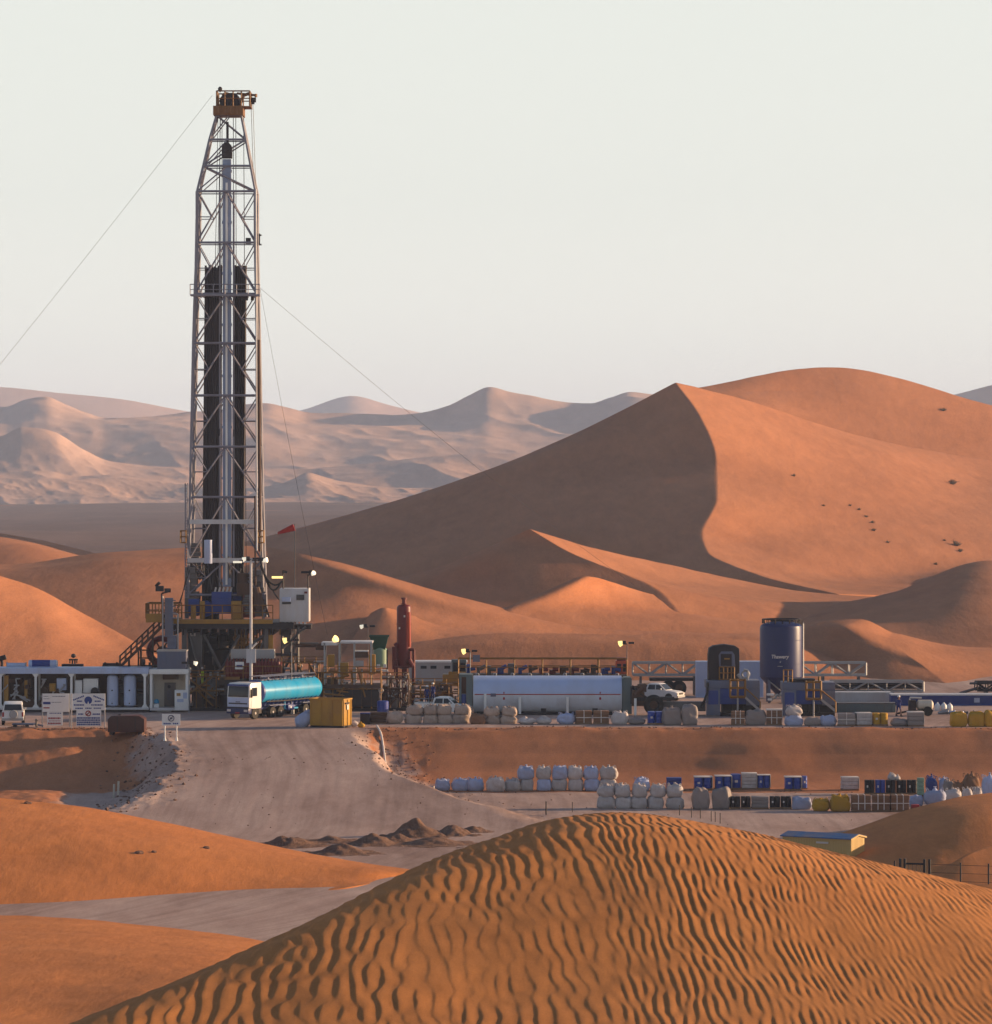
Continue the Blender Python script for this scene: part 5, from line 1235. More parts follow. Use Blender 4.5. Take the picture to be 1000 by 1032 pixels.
m = t.part('back_wall', M['brown']); t.bx(m, -70, 146, 679, 713, 3.1, 3.2)
for x0 in (-32, 5, 39):
    m = t.part('engine', M['brown'], bevel=.05); rnd = random.Random(int(x0))
    for k in range(9): a = x0 + rnd.uniform(0, 22); y = rnd.uniform(684, 706); t.bx(m, a, a + rnd.uniform(2, 9), y, y + rnd.uniform(3, 9), rnd.uniform(.3, 1), 2)
    t.bx(m, x0, x0 + 30, 706, 713, .4, 2.6)
    q = t.part('engine_pipe', M['lgrey'], parent=m)
    for k in range(10): a = x0 + rnd.uniform(0, 26); y = rnd.uniform(684, 706); q.tube([t.P(a, y, .3), t.P(a + rnd.uniform(-5, 5), y, .3), t.P(a + rnd.uniform(-5, 5), y + rnd.uniform(3, 8), .3)], .07, 6)
m = t.part('yellow_column', M['yellow']); t.bx(m, 3.5, 8, 681, 712, .3, .8); t.bx(m, 24, 27, 686, 712, .5, .8)
m = t.part('yellow_drum', M['yellow']); m.cyl(t.P(52.5, 697, .4), t.P(52.5, 689, .4), .32, n=16)
m = t.part('blue_cabinet', M['blueish'], bevel=.03); t.bx(m, 56.5, 66, 684, 696, .5, 1.5)
m = t.part('white_cabinet', M['clean'], bevel=.03); t.bx(m, 75, 82, 686, 700, .5, 1.5); t.bx(m, 83, 98, 684.5, 699, .8, 1.8)
m = t.part('dark_hood', M['dark'], bevel=.05); m.cyl(t.P(95, 697, .2), t.P(95, 697, .8), .38, n=16); t.bx(m, 91, 100, 697, 713, .2, .8)
for x0, x1 in ((107, 118.5), (124, 136.5)):
    m = t.part('pressure_vessel', M['blueish']); rr = (x1 - x0) / 2 / t.s
    m.lathe([(rr * .3, t.v(713)), (rr, t.v(711)), (rr, t.v(684)), (rr * .8, t.v(681.5)), (rr * .3, t.v(680.3))], (t.u((x0 + x1) / 2), .8, 0), n=24)
    q = t.part('port', M['dark'], parent=m); q.cyl(t.P((x0 + x1) / 2, 696, .8 - rr - .03), t.P((x0 + x1) / 2, 696, .8 - rr + .1), .08, n=10); q.cyl(t.P((x0 + x1) / 2, 709, .8 - rr - .03), t.P((x0 + x1) / 2, 709, .8 - rr + .1), .06, n=10)
for x0, x1 in ((119.5, 123), (137.5, 145)):
    m = t.part('pipework', M['dark']); rnd = random.Random(x1)
    for k in range(8): y = rnd.uniform(684, 710); m.tube([t.P(x0, y, 1), t.P(x1, y, 1), t.P(x1, y + rnd.uniform(-5, 5), 1)], .13, 6)
    t.bx(m, x0, x1, 700, 713, .9, 1.6)
t.done()
t = T('drum', 'white and blue horizontal drum lying on the shelter roof, bright right end', 'drum', 43, 673.3, D=385, z=CZ - (673.2 - HZ) * 385 / F)
m = t.part('shell', M['blueish']); rr = .39; m.lathe([(rr * .9, -1.35), (rr, -1.3), (rr, 1.3), (rr * .9, 1.35)], (0, 0, rr), axis='x', n=24)
n_ = t.part('end_cap', M['clean'], parent=m); n_.lathe([(rr * .98, 1.35), (rr * .8, 1.45)], (0, 0, rr), axis='x', n=24)
n_ = t.part('band', M['blue'], parent=m); n_.lathe([(rr * 1.02, -1.0), (rr * 1.02, .75)], (0, 0, rr - .0), axis='x', n=24); t.done()
t = T('pipe', 'short grey pipe length lying on the shelter roof left of the drum', 'pipe', 17, 673.3, D=385, z=CZ - (673.2 - HZ) * 385 / F)
m = t.part('pipe_body', M['blueish']); m.lathe([(.25, -1), (.25, .9)], (0, 0, .25), axis='x', n=16); m = t.part('flange', M['lgrey']); m.lathe([(.3, -1), (.3, -.92)], (0, 0, .3), axis='x', n=16); m.lathe([(.3, .85), (.3, .92)], (0, 0, .3), axis='x', n=16); t.done()
t = T('signal_mast', 'small dark signal mast with a round head behind the shelter roof', 'signal mast', 74, 710, D=394)
m = t.part('post', M['grey']); m.bar(t.P(73, 710), t.P(73, 664), .07); m.bar(t.P(75.5, 710), t.P(75.5, 664), .07)
m = t.part('crossarm', M['brown']); t.bx(m, 69.5, 78.5, 664, 665.6, -.1, .1); t.bx(m, 70, 71, 665.6, 668.5, -.1, .1); t.bx(m, 77, 78, 665.6, 668.5, -.1, .1)
m = t.part('round_head', M['dark']); m.lathe([(.05, -.22), (.2, -.14), (.25, 0), (.2, .14), (.05, .22)], t.P(74, 661), n=14); t.done()
t = T('exhaust_stack', 'dark blunt exhaust stack poking above the shelter at the left edge', 'exhaust', 1, 710, D=394)
m = t.part('stack', M['dark']); m.cyl(t.P(2, 710), t.P(2, 666), .16, n=10); m = t.part('muffler', M['dark'], bevel=.05); m.cyl(t.P(-3, 665, 0), t.P(6, 662, 0), .25, n=14); t.done()
# ---- white site office / shelter with a grey water tank on top
t = T('site_office', 'white open-fronted site cabin with a grey inner door', 'cabin', 170.5, 718)
m = t.part('roof', M['clean'], bevel=.04); t.bx(m, 150.5, 190, 674.5, 679.5, -.15, 3.2)
m = t.part('side_wall', M['clean']); t.bx(m, 151, 153.5, 679.5, 715.5, 0, 3); m = t.part('side_wall', M['clean']); t.bx(m, 187, 189.5, 679.5, 715.5, 0, 3)
m = t.part('back_wall', M['cream']); t.bx(m, 153.5, 187, 679.5, 715.5, 2.0, 2.1)
m = t.part('floor', M['white']); t.bx(m, 151, 189.5, 713.4, 716, -.1, 3); t.bx(m, 158, 172, 716, 717.6, .3, 2)
d_ = t.part('door', M['grey'], bevel=.02); t.bx(d_, 164, 175.5, 689, 713.4, 1.85, 2.0)
n_ = t.part('door_window', M['glass'], parent=d_); n_.cyl(t.P(169, 693, 1.8), t.P(169, 693, 1.86), .16, n=16)
n_ = t.part('door_marks', M['markdark'], parent=d_)
for y in (699, 701.5, 704): n_.torus(t.P(169, y, 1.84), .18, .03, n=16, m=5)
m = t.part('wall_box', M['brown'], bevel=.03); t.bx(m, 163, 178, 679.6, 685.5, 1.2, 1.9)
t.done()
t = T('notice_cabinet', 'white cabinet with yellow and blue stickers inside the site cabin front right', 'cabinet', 183, 717.2, D=dist(718, 0) - .25, z=.08)
m = t.part('body', M['clean'], bevel=.03); t.bx(m, 176, 189.8, 695.5, 716, 0, .5)
n_ = t.part('sticker', M['yellow'], parent=m); t.bx(n_, 178, 182, 698.5, 701.5, -.02, 0); n_ = t.part('sticker', M['blueish'], parent=m); t.bx(n_, 178.5, 185, 704.5, 707.5, -.02, 0); n_ = t.part('sticker', M['blueish'], parent=m); t.bx(n_, 184.5, 188.5, 698, 704, -.02, 0)
t.done()
t = T('water_cooler', 'small white water cooler with a blue bottle in the site cabin', 'water cooler', 157, 716, D=dist(718, 0) + .4, z=.18)
m = t.part('body', M['clean'], bevel=.03); m.box(-.22, .3, 0, .5, 0, .62); m.box(-.55, -.27, 0, .4, 0, .85)
n_ = t.part('bottle', M['cyan']); n_.lathe([(.1, .62), (.24, .7), (.24, .95), (.12, 1.05)], (.05, .25, 0), n=16); t.done()
t = T('water_tank', 'grey rectangular water tank on the roof of the site cabin', 'water tank', 173, 673.6, D=dist(718, 0) + .4, z=CZ - (673.6 - HZ) * (dist(718, 0) + .4) / F)
m = t.part('tank_box', M['bluegrey'], bevel=.03); t.bx(m, 158.5, 187.5, 656.5, 674.2, 0, 2.6); m = t.part('rim', M['lgrey']); t.bx(m, 158, 188, 655.4, 656.8, -.06, 2.66); t.bx(m, 157.5, 189, 674.2, 676, -.06, 2.66)
for k in range(5): m = t.part('rib', M['bluegrey']); t.bx(m, 161 + k * 5.8, 162 + k * 5.8, 657, 674.2, -.05, 0)
t.done()
t = T('hose_reel', 'large dark red hose reel wheel beside the rig stair', 'reel', 161, 716, D=388)
for d in (0, 1.4): m = t.part('flange_ring', M['red']); m.torus(t.P(163, 656.5, d), 1.25, .28, n=36, m=8)
m = t.part('hub', M['brown']); m.cyl(t.P(163, 656.5, 0), t.P(163, 656.5, 1.4), .5, n=20)
for k in range(6): a = k * math.pi / 3; m.bar((t.u(163), .1, t.v(656.5)), (t.u(163) + 1.2 * math.cos(a), .1, t.v(656.5) + 1.2 * math.sin(a)), .07)
m = t.part('stand', M['brown'])
for x in (152, 172): m.bar(t.P(163, 657, -.2), t.P(x, 714, -.2), .12); m.bar(t.P(163, 657, 1.6), t.P(x, 714, 1.6), .12)
m = t.part('walkway_frame', M['brown']); m.bar(t.P(140, 671, -.5), t.P(160, 671, -.5), .1); m.bar(t.P(141, 663, -.5), t.P(155, 663, -.5), .06); m.bar(t.P(141, 655, -.5), t.P(152, 655, -.5), .06); m.bar(t.P(140, 652, -.5), t.P(140, 714, -.5), .07)
m = t.part('motor', M['grey'], bevel=.04); m.cyl(t.P(142, 667, -.7), t.P(147, 667, -.7), .3, n=12); t.done()

# ---- sign boards
def marks(t, m, rows, d):
    for (x0, x1, y, h) in rows:
        x = x0
        while x < x1:
            w = random.uniform(.7, 1.5)
            t.bx(m, x, min(x1, x + w), y, y + h, d - .015, d); x += w + .35
t = T('sign_board', 'white sign board on two posts with blue bar and red lower notice', 'sign board', 56, 733)
m = t.part('post', M['lgrey'])
for x in (42.5, 70): t.bx(m, x - .5, x + .5, 699, 733, .03, .12)
b_ = t.part('panel', M['clean']); t.bx(b_, 42.8, 69.8, 699, 717.5, -.03, .03)
q = t.part('marks', M['markdark'], parent=b_); marks(t, q, [(53, 66, 701.5, .7), (52, 62, 707.5, .6), (44, 49, 701.5, .6), (44, 50, 704, .5)], -.03)
q = t.part('blue_bar', M['blue'], parent=b_); t.bx(q, 43.5, 51, 707.4, 709.8, -.05, -.03)
q = t.part('red_bar', M['markred'], parent=b_); t.bx(q, 43.8, 50, 712.8, 714, -.05, -.03)
b_ = t.part('lower_panel', M['clean']); t.bx(b_, 47.6, 63.2, 717.7, 731, -.03, .03)
q = t.part('blue_text', M['markblue'], parent=b_); marks(t, q, [(50, 62, 718.4, .9)], -.03)
q = t.part('red_text', M['markred'], parent=b_); marks(t, q, [(48.6, 61, 723, 1.8), (49.5, 61, 726.2, .7), (48.6, 61.5, 728.2, 1.7)], -.03)
t.done()
t = T('sign_board', 'white sign board with a blue circle emblem and dense blue text on two posts', 'sign board', 89.5, 734)
m = t.part('post', M['strap'])
for x in (72, 105.5): t.bx(m, x - .5, x + .5, 699, 734, .03, .12)
b_ = t.part('panel', M['clean']); t.bx(b_, 73, 106, 699, 715.8, -.03, .03); t.bx(b_, 77, 102, 715.8, 731.8, -.03, .03)
q = t.part('emblem', M['markblue'], parent=b_); q.cyl(t.P(89, 705.8, -.06), t.P(89, 705.8, -.03), 3.9 / t.s, n=28)
q2 = t.part('emblem_notch', M['clean'], parent=b_); q2.prism([(t.u(88), t.v(709.6)), (t.u(90), t.v(709.6)), (t.u(89), t.v(706.6))], -.075, -.06)
q = t.part('arc_text', M['markblue'], parent=b_)
for k in range(7):
    for sx, x0 in ((1, 74.5), (-1, 104.5)):
        x = x0 + sx * k * 1.6; y = 704.6 - k * .62; t.bx(q, x - .6, x + .6, y, y + 1.5, -.05, -.03)
q = t.part('blue_text', M['markblue'], parent=b_); marks(t, q, [(77.5, 83, 706, 1.5), (95.5, 101.5, 706, 1.5), (74.5, 85, 709.8, 1.4), (92, 103.5, 709.8, 1.4), (76, 83.5, 713.3, 1.3), (86, 92.5, 713.2, 1.2), (94.5, 102, 713.2, 1.1), (79, 84, 719, 1.5), (93.5, 101, 719, 1.5), (77.6, 101, 722.8, 1.6), (77.4, 101.2, 725, 1.6), (77.6, 101, 727.2, 1.6), (77.8, 101, 729.4, 1.5)], -.03)
q = t.part('round_notice', M['markred'], parent=b_); q.torus(t.P(89, 719, -.045), 2.4 / t.s, .05, n=24, m=5); q.bar(t.P(87.6, 720.4, -.05), t.P(90.4, 717.6, -.05), .04)
t.done()
Dn = dist(751, 0) + 8; zn = None
xn = (173 - 500) / F * 341.0
t = T('sign', 'small white sign with a round prohibition symbol on two white legs by the ramp', 'sign', 172.5, 750, D=346.5, z=gz((172.5 - 500) / F * 346.5, 346.5))
s_ = t.s; b_ = t.part('panel', M['clean']); b_.box(-9.2 / s_, 9.2 / s_, 0, .05, 1.35, 2.35)
q = t.part('symbol', M['markdark'], parent=b_); q.torus((0, -.02, 1.98), .25, .04, n=24, m=5); q.bar((-.17, -.02, 1.8), (.17, -.02, 2.15), .03); q.box(-.1, .1, -.03, 0, 1.9, 2.05)
q = t.part('text', M['markblue'], parent=b_)
for k in range(8):
    if k != 4: q.box(-.66 + k * .165, -.54 + k * .165, -.02, 0, 1.45, 1.57)
for x in (-.55, .48): m = t.part('leg', M['clean']); m.cyl((x, .03, 1.4), (x, .03, 0), .06, n=8); m.lathe([(.14, 0), (.07, .35)], (x, .03, 0), n=10)
t.done()
# dark brown tank at the pad lip
t = T('fuel_tank', 'low dark maroon box tank with chamfered corners on the pad lip', 'tank', 127, 738, D=352)
m = t.part('tank_body', paint('maroon', (0.06, 0.018, 0.014), .5, 0, .4, (0.10, .05, .04)), bevel=.05)
m.prism([(t.u(a), t.v(b)) for a, b in ((108.5, 738), (108.5, 725), (112, 721.5), (140, 721.5), (145.5, 725), (145.5, 738))], 0, 2.2)
n_ = t.part('filler_cap', M['dark'], parent=m); n_.cyl(t.P(120, 721.5, 1), t.P(120, 720.4, 1), .16, n=12); n_ = t.part('seam', M['dark'], parent=m)
for x in (118, 136): t.bx(n_, x, x + .5, 722, 737.5, -.03, 0)
m = t.part('runner', M['dark']); t.bx(m, 110, 114, 738, 741, .2, 2); t.bx(m, 139, 143, 738, 741, .2, 2)
t.done()
t = T('flat_trailer', 'low blue-grey flat trailer with a drawbar below the left sign board', 'trailer', 28, 734)
m = t.part('deck', M['bluegrey'], bevel=.02); t.bx(m, 12, 34, 729.3, 731, 0, 1.2); m.bar(t.P(34, 730.3, .6), t.P(43, 732, .6), .08)
m = t.part('jack', M['grey']); m.cyl(t.P(36, 734, .5), t.P(36, 726.5, .5), .1, n=8); m.cyl(t.P(35.5, 727, .4), t.P(37, 725.5, .4), .14, n=8)
for x in (15, 27): m = t.part('wheel', M['black']); m.cyl(t.P(x, 732.2, 0), t.P(x, 732.2, .2), .19, n=14)
t.done()
# ------------------------------------------------------------------ vehicles
def wheel(t, x, y, z, r, w, side=1, tyre='black', rim='lgrey'):
    a = t.part('wheel', M[tyre]); a.lathe([(r * .62, -w / 2), (r * .96, -w / 2), (r, -w / 2 + .04), (r, w / 2 - .04), (r * .96, w / 2), (r * .62, w / 2)], (x, y, z), axis='x', n=24)
    b = t.part('rim', M[rim], parent=a); b.lathe([(r * .58, -w / 2 + .03), (r * .60, -w / 2 + .05), (r * .60, w / 2 - .05), (r * .58, w / 2 - .03)], (x, y, z), axis='x', n=20)
    b.cyl((x, y, z), (x + side * (w / 2 + .03), y, z), r * .22, n=12)
# tanker truck: local y runs from the bumper back along the truck
t = T('tanker_truck', 'white-cab tanker truck with a bright blue cylindrical tank', 'tanker truck', 241, 725, rot=-31)
t.root.location.x = (240 - 500) / F * t.D
cab = t.part('cab', M['clean'], bevel=.07)
cab.prism([(0.0, 1.05), (0.0, 2.05), (.12, 3.15), (.35, 3.38), (2.0, 3.42), (2.05, 1.0), (1.0, .95)], -1.25, 1.25, axis='x')
gl = t.part('windscreen', M['glass'], parent=cab, bevel=.02); gl.add([(-1.14, -.03, 2.08), (1.14, -.03, 2.08), (1.12, .09, 3.08), (-1.12, .09, 3.08), (-1.14, .1, 2.08), (1.14, .1, 2.08), (1.12, .2, 3.08), (-1.12, .2, 3.08)], [(0, 1, 2, 3), (4, 7, 6, 5), (0, 4, 5, 1), (3, 2, 6, 7), (1, 5, 6, 2), (0, 3, 7, 4)])
fp = t.part('front_shade_plate', M['blueish'], parent=cab, bevel=.02); fp.box(-1.2, 1.2, -.025, .02, 1.14, 2.04)  # pale blue plate paints the sky-lit shade of the white cab front
vs_ = t.part('sun_visor', M['blue'], parent=cab); vs_.box(-1.2, 1.2, -.02, .3, 3.1, 3.26)
gr = t.part('grille', M['dark'], parent=cab); gr.box(-1.05, 1.05, -.04, 0, 1.42, 1.54); gr.box(-.25, .25, -.05, 0, 1.6, 1.66); gr.box(-1.2, 1.2, -.05, 0, 1.02, 1.16)
bp = t.part('bumper', M['silo'], bevel=.05); bp.box(-1.25, 1.25, -.12, .42, .52, 1.02)
pl = t.part('number_plate', M['markred'], parent=bp); pl.box(-.25, .25, -.15, -.12, .55, .68)
for x in (-.95, .95): hl = t.part('headlight', M['strap'], parent=bp); hl.box(x - .2, x + .2, -.15, -.12, .72, .92)
sw = t.part('side_window', M['glass'], parent=cab); sw.box(1.25, 1.27, .45, 1.3, 2.15, 2.95); sw.box(-1.27, -1.25, .45, 1.3, 2.15, 2.95)
mr = t.part('mirror', M['black'], parent=cab, bevel=.03); mr.box(1.33, 1.5, .05, .22, 2.05, 2.8); mr.box(-1.5, -1.33, .05, .22, 2.05, 2.8); mr.bar((1.25, .2, 2.9), (1.42, .14, 2.8), .03)
st = t.part('door', M['clean'], parent=cab); st.box(1.25, 1.265, .4, 1.45, 1.15, 2.12)
sp_ = t.part('step', M['dark'], parent=cab); sp_.box(1.0, 1.28, 1.5, 2.0, .5, .95); sp_.box(-1.28, -1.0, 1.5, 2.0, .5, .95)
ch = t.part('chassis', M['blue']); ch.box(-.5, .5, .4, 12.6, .75, 1.05); ch.box(-.45, -.3, 1, 12.6, 1.05, 1.35); ch.box(.3, .45, 1, 12.6, 1.05, 1.35)
tk = t.part('tank', M['cyan']); n = 40; prof = [(.55, 2.55), (.92, 2.62), (1.0, 2.75), (1.0, 12.1), (.96, 12.4), (.82, 12.7), (.5, 12.9), (.15, 12.95)]
vs = []
for (r, y) in prof:
    for k in range(n): a = 2 * math.pi * k / n; vs.append((1.24 * r * math.cos(a), y, 2.42 + 1.12 * r * math.sin(a)))
tk.add(vs, [(j * n + k, j * n + (k + 1) % n, (j + 1) * n + (k + 1) % n, (j + 1) * n + k) for j in range(len(prof) - 1) for k in range(n)] + [tuple(range(n)), tuple((len(prof) - 1) * n + k for k in range(n))])
hd = t.part('tank_head', M['blue'], parent=tk); vs = []
for y, q in ((2.50, .5), (2.52, 1.015), (2.74, 1.02)):
    for k in range(n): a = 2 * math.pi * k / n; vs.append((1.24 * q * math.cos(a), y, 2.42 + 1.12 * q * math.sin(a)))
hd.add(vs, [(j * n + k, j * n + (k + 1) % n, (j + 1) * n + (k + 1) % n, (j + 1) * n + k) for j in range(2) for k in range(n)] + [tuple(range(n))])
bn = t.part('tank_band', M['cyan'], parent=tk)
for y0 in (4.4, 6.3, 8.2, 10.1):
    vs = []
    for y in (y0, y0 + .07):
        for k in range(n): a = 2 * math.pi * k / n; vs.append((1.255 * math.cos(a), y, 2.42 + 1.135 * math.sin(a)))
    bn.add(vs, [(k, (k + 1) % n, n + (k + 1) % n, n + k) for k in range(n)])
mh = t.part('manhole', M['bluegrey'], parent=tk)
for y in (4.6, 7.5, 10.4): mh.cyl((0, y, 3.5), (0, y, 3.74), .32, n=16)
hs = t.part('side_hose', M['dark']); hs.tube([(1.16, 3.0, 1.55), (1.2, 6, 1.5), (1.2, 9, 1.52), (1.16, 12, 1.56)], .07, 8)
wk = t.part('walkway', M['bluegrey'], parent=tk); wk.box(-.55, .55, 2.9, 12.2, 3.5, 3.56)
for y in [3 + .62 * k for k in range(15)]: wk.bar((.55, y, 3.3), (.55, y, 3.56), .05)
rl = t.part('walkway_rail', M['bluegrey'], parent=tk)
for x in (-.6, .6):
    rl.bar((x, 2.8, 3.86), (x, 12.0, 3.86), .05)
    for k in range(9): rl.bar((x, 2.9 + k * 1.13, 3.5), (x, 2.9 + k * 1.13, 3.86), .035)
sk = t.part('tank_cradle', M['blue'])
for k in range(14):
    y = 3.4 + k * .66; sk.add([(.5, y, 1.05), (.5, y + .08, 1.05), (1.12, y + .38, 1.75), (1.12, y + .3, 1.75), (.35, y, 1.3), (.35, y + .08, 1.3)], [(0, 1, 2, 3), (4, 5, 2, 3), (0, 3, 4), (1, 2, 5)])
for side in (-1, 1):
    wheel(t, side * 1.06, 1.05, .56, .56, .36, side, rim='lgrey')
    for y in (4.0, 5.35, 9.6, 10.9, 12.1): wheel(t, side * .98, y, .52, .52, .5, side, rim='lgrey')
fd = t.part('mudguard', M['bluegrey'])
for y0, y1 in ((3.4, 6.0), (9.0, 12.7)): fd.box(.75, 1.28, y0, y1, 1.14, 1.2); fd.box(-1.28, -.75, y0, y1, 1.14, 1.2)
tb = t.part('toolbox', M['blue'], bevel=.03); tb.box(.8, 1.22, 6.6, 7.6, .55, 1.05); q = t.part('latch', M['clean'], parent=tb); q.box(1.22, 1.25, 6.9, 7.1, .75, .9)
lg = t.part('landing_leg', M['lgrey']); lg.box(.7, .85, 8.0, 8.15, .12, 1.0); lg.box(-.85, -.7, 8.0, 8.15, .12, 1.0)
ot = t.part('outlet_pipe', M['cyan']); ot.tube([(.9, 6.4, 1.4), (.9, 6.4, .7), (.9, 8.6, .7)], .09, 8)
t.done()

def pickup(label, px, pyb, rot, D=None, kind='pickup', group='white vehicles on the pad'):
    """local y: nose at y=0, tail at y=5.2 ; x across"""
    t = T('pickup_truck' if kind == 'pickup' else 'parked_suv', label, 'pickup truck' if kind == 'pickup' else 'car', px, pyb, D=D, rot=rot, group=group)
    L = 5.2 if kind == 'pickup' else 4.8; W_ = .92
    b = t.part('body', M['clean'], bevel=.09)
    if kind == 'pickup': pr = [(.08, .38), (0, .62), (.06, .92), (.35, 1.02), (1.35, 1.14), (3.3, 1.16), (L, 1.16), (L + .02, .45), (L - .4, .36)]
    else: pr = [(.08, .40), (0, .65), (.06, .98), (.35, 1.08), (1.35, 1.18), (L - .05, 1.22), (L, .5), (L - .3, .40)]
    b.prism(pr, -W_, W_, axis='x')
    g0 = [(1.25, 1.1), (1.95, 1.72), (2.2, 1.8), (3.05, 1.8), (3.35, 1.7), (3.5, 1.12)] if kind == 'pickup' else [(1.2, 1.15), (1.85, 1.82), (2.2, 1.9), (L - .45, 1.9), (L - .2, 1.78), (L - .06, 1.2)]
    cabn = t.part('cabin', M['clean'], bevel=.06); vs = []
    for sx in (-1, 1): vs += [(sx * (W_ - .03 if z < 1.3 else W_ - .17), y, z) for y, z in g0]
    m_ = len(g0); cabn.add(vs, [tuple(range(m_)), tuple(range(2 * m_ - 1, m_ - 1, -1))] + [(k, m_ + k, m_ + (k + 1) % m_, (k + 1) % m_) for k in range(m_)])
    def side_pane(y0, y1, y2, y3):
        p = t.part('side_window', M['glass'], parent=cabn)
        for sx in (-1, 1):
            q = [(sx * (W_ - .045), y0, 1.2), (sx * (W_ - .045), y1, 1.2), (sx * (W_ - .145), y2, 1.66), (sx * (W_ - .145), y3, 1.66)]
            p.add(q + [(v_[0] + sx * .03, v_[1], v_[2]) for v_ in q], [(0, 1, 2, 3), (7, 6, 5, 4), (0, 4, 5, 1), (1, 5, 6, 2), (2, 6, 7, 3), (3, 7, 4, 0)])
    if kind == 'pickup': side_pane(1.55, 2.38, 2.38, 2.02); side_pane(2.48, 3.3, 3.15, 2.48)
    else: side_pane(1.55, 2.4, 2.4, 2.0); side_pane(2.5, 3.4, 3.4, 2.5); side_pane(3.5, 4.5, 4.3, 3.5)
    ws = t.part('windscreen', M['glass'], parent=cabn); a, c = g0[0], g0[1]
    ws.add([(-.78, a[0] + .06, a[1] + .09), (.78, a[0] + .06, a[1] + .09), (.68, c[0] - .03, c[1]), (-.68, c[0] - .03, c[1]), (-.78, a[0] + .2, a[1] + .09), (.78, a[0] + .2, a[1] + .09), (.68, c[0] + .1, c[1]), (-.68, c[0] + .1, c[1])], [(0, 1, 2, 3), (7, 6, 5, 4), (0, 4, 5, 1), (1, 5, 6, 2), (2, 6, 7, 3), (3, 7, 4, 0)])
    rw = t.part('rear_window', M['glass'], parent=cabn); e = g0[-1][0]
    if kind == 'pickup': rw.box(-.66, .66, e - .12, e - .0, 1.28, 1.62)
    else: rw.add([(-.74, L - .0, 1.28), (.74, L - .0, 1.28), (.66, L - .14, 1.76), (-.66, L - .14, 1.76), (-.74, L - .2, 1.28), (.74, L - .2, 1.28), (.66, L - .3, 1.76), (-.66, L - .3, 1.76)], [(3, 2, 1, 0), (4, 5, 6, 7), (0, 1, 5, 4), (1, 2, 6, 5), (2, 3, 7, 6), (3, 0, 4, 7)])
    gr = t.part('grille', M['dark'], parent=b); gr.box(-.45, .45, -.02, .04, .68, .88)
    fb = t.part('bumper', M['lgrey'], parent=b); fb.box(-.9, .9, -.06, .1, .40, .60); fb.box(-.9, .9, L - .05, L + .1, .42, .62)
    for x in (-.72, .72): h = t.part('headlight', M['strap'], parent=b); h.box(x - .16, x + .16, -.02, .1, .70, .88)
    for x in (-.82, .82): h = t.part('tail_light', M['markred'], parent=b); h.box(x - .08, x + .08, L - .03, L + .03, .75, 1.12)
    if kind == 'pickup':
        bed = t.part('cargo_bed', M['dark'], parent=b); bed.box(-.78, .78, 3.6, L - .1, 1.1, 1.175)
        ld = t.part('bed_rail', M['clean'], parent=b)
        for x in (-.86, .86): ld.box(x - .06, x + .06, 3.55, L, 1.14, 1.24)
        ld.box(-.86, .86, L - .07, L + .03, 1.1, 1.24)
        hb = t.part('roll_bar', M['dark'], parent=b); hb.tube([(-.75, 3.75, 1.2), (-.7, 3.75, 1.75), (.7, 3.75, 1.75), (.75, 3.75, 1.2)], .05, 6)
    else:
        sp = t.part('spare_wheel', M['lgrey'], parent=b); sp.lathe([(.1, L + .28), (.33, L + .27), (.36, L + .2), (.36, L + .02)], (-.05, 0, .95), axis='y', n=24)
    arch = t.part('wheel_arch', M['black'], parent=b)
    for y in (.95, L - 1.15):
        for sx in (-1, 1): arch.lathe([(.42, sx * .925 - .015), (.42, sx * .925 + .015)], (0, y, .42), axis='x', n=20); wheel(t, sx * .83, y, .37, .37, .24, sx)
    mi = t.part('mirror', M['clean'], parent=cabn)
    for sx in (-1, 1): mi.box(sx * .93, sx * 1.1, 1.7, 1.82, 1.16, 1.34)
    return t
t = pickup('white crew cab pickup partly hidden behind the beige stacked bags', 465, 724, 78, D=379); t.root.location = ((474 - 500) / F * 377, 376, 0); t.done()
t = pickup('dusty white pickup with open load bed behind the low trailer', 680, 706, 64, D=402); t.root.location = ((686 - 500) / F * 401, 400, 0)
m = t.part('bed_cargo', M['brown'], bevel=.05); m.box(-.6, .6, 3.8, 4.9, 1.18, 1.5); m.box(-.3, .5, 4.0, 4.6, 1.5, 1.7); t.done()
t = pickup('white off-road car seen from behind, spare wheel on its back door', 11, 731, 186, kind='suv', D=361); t.root.location = (-44.5, 366.2, 0); t.root.scale = (1.08, 1.08, 1.1); t.done()
# lowloader wheels behind the pickup
t = T('flatbed_trailer', 'dark flatbed trailer on big wheels under the lattice boom', 'trailer', 684, 701, D=411)
m = t.part('bed', M['dark']); t.bx(m, 655, 706, 683.5, 686.5, .2, 2.3)
for x in (674, 684.5): w_ = t.part('wheel', M['black']); w_.cyl(t.P(x, 693.5, 0), t.P(x, 693.5, .45), .78, n=24); q = t.part('rim', M['brown'], parent=w_); q.cyl(t.P(x, 693.5, -.03), t.P(x, 693.5, .1), .4, n=16)
t.done()
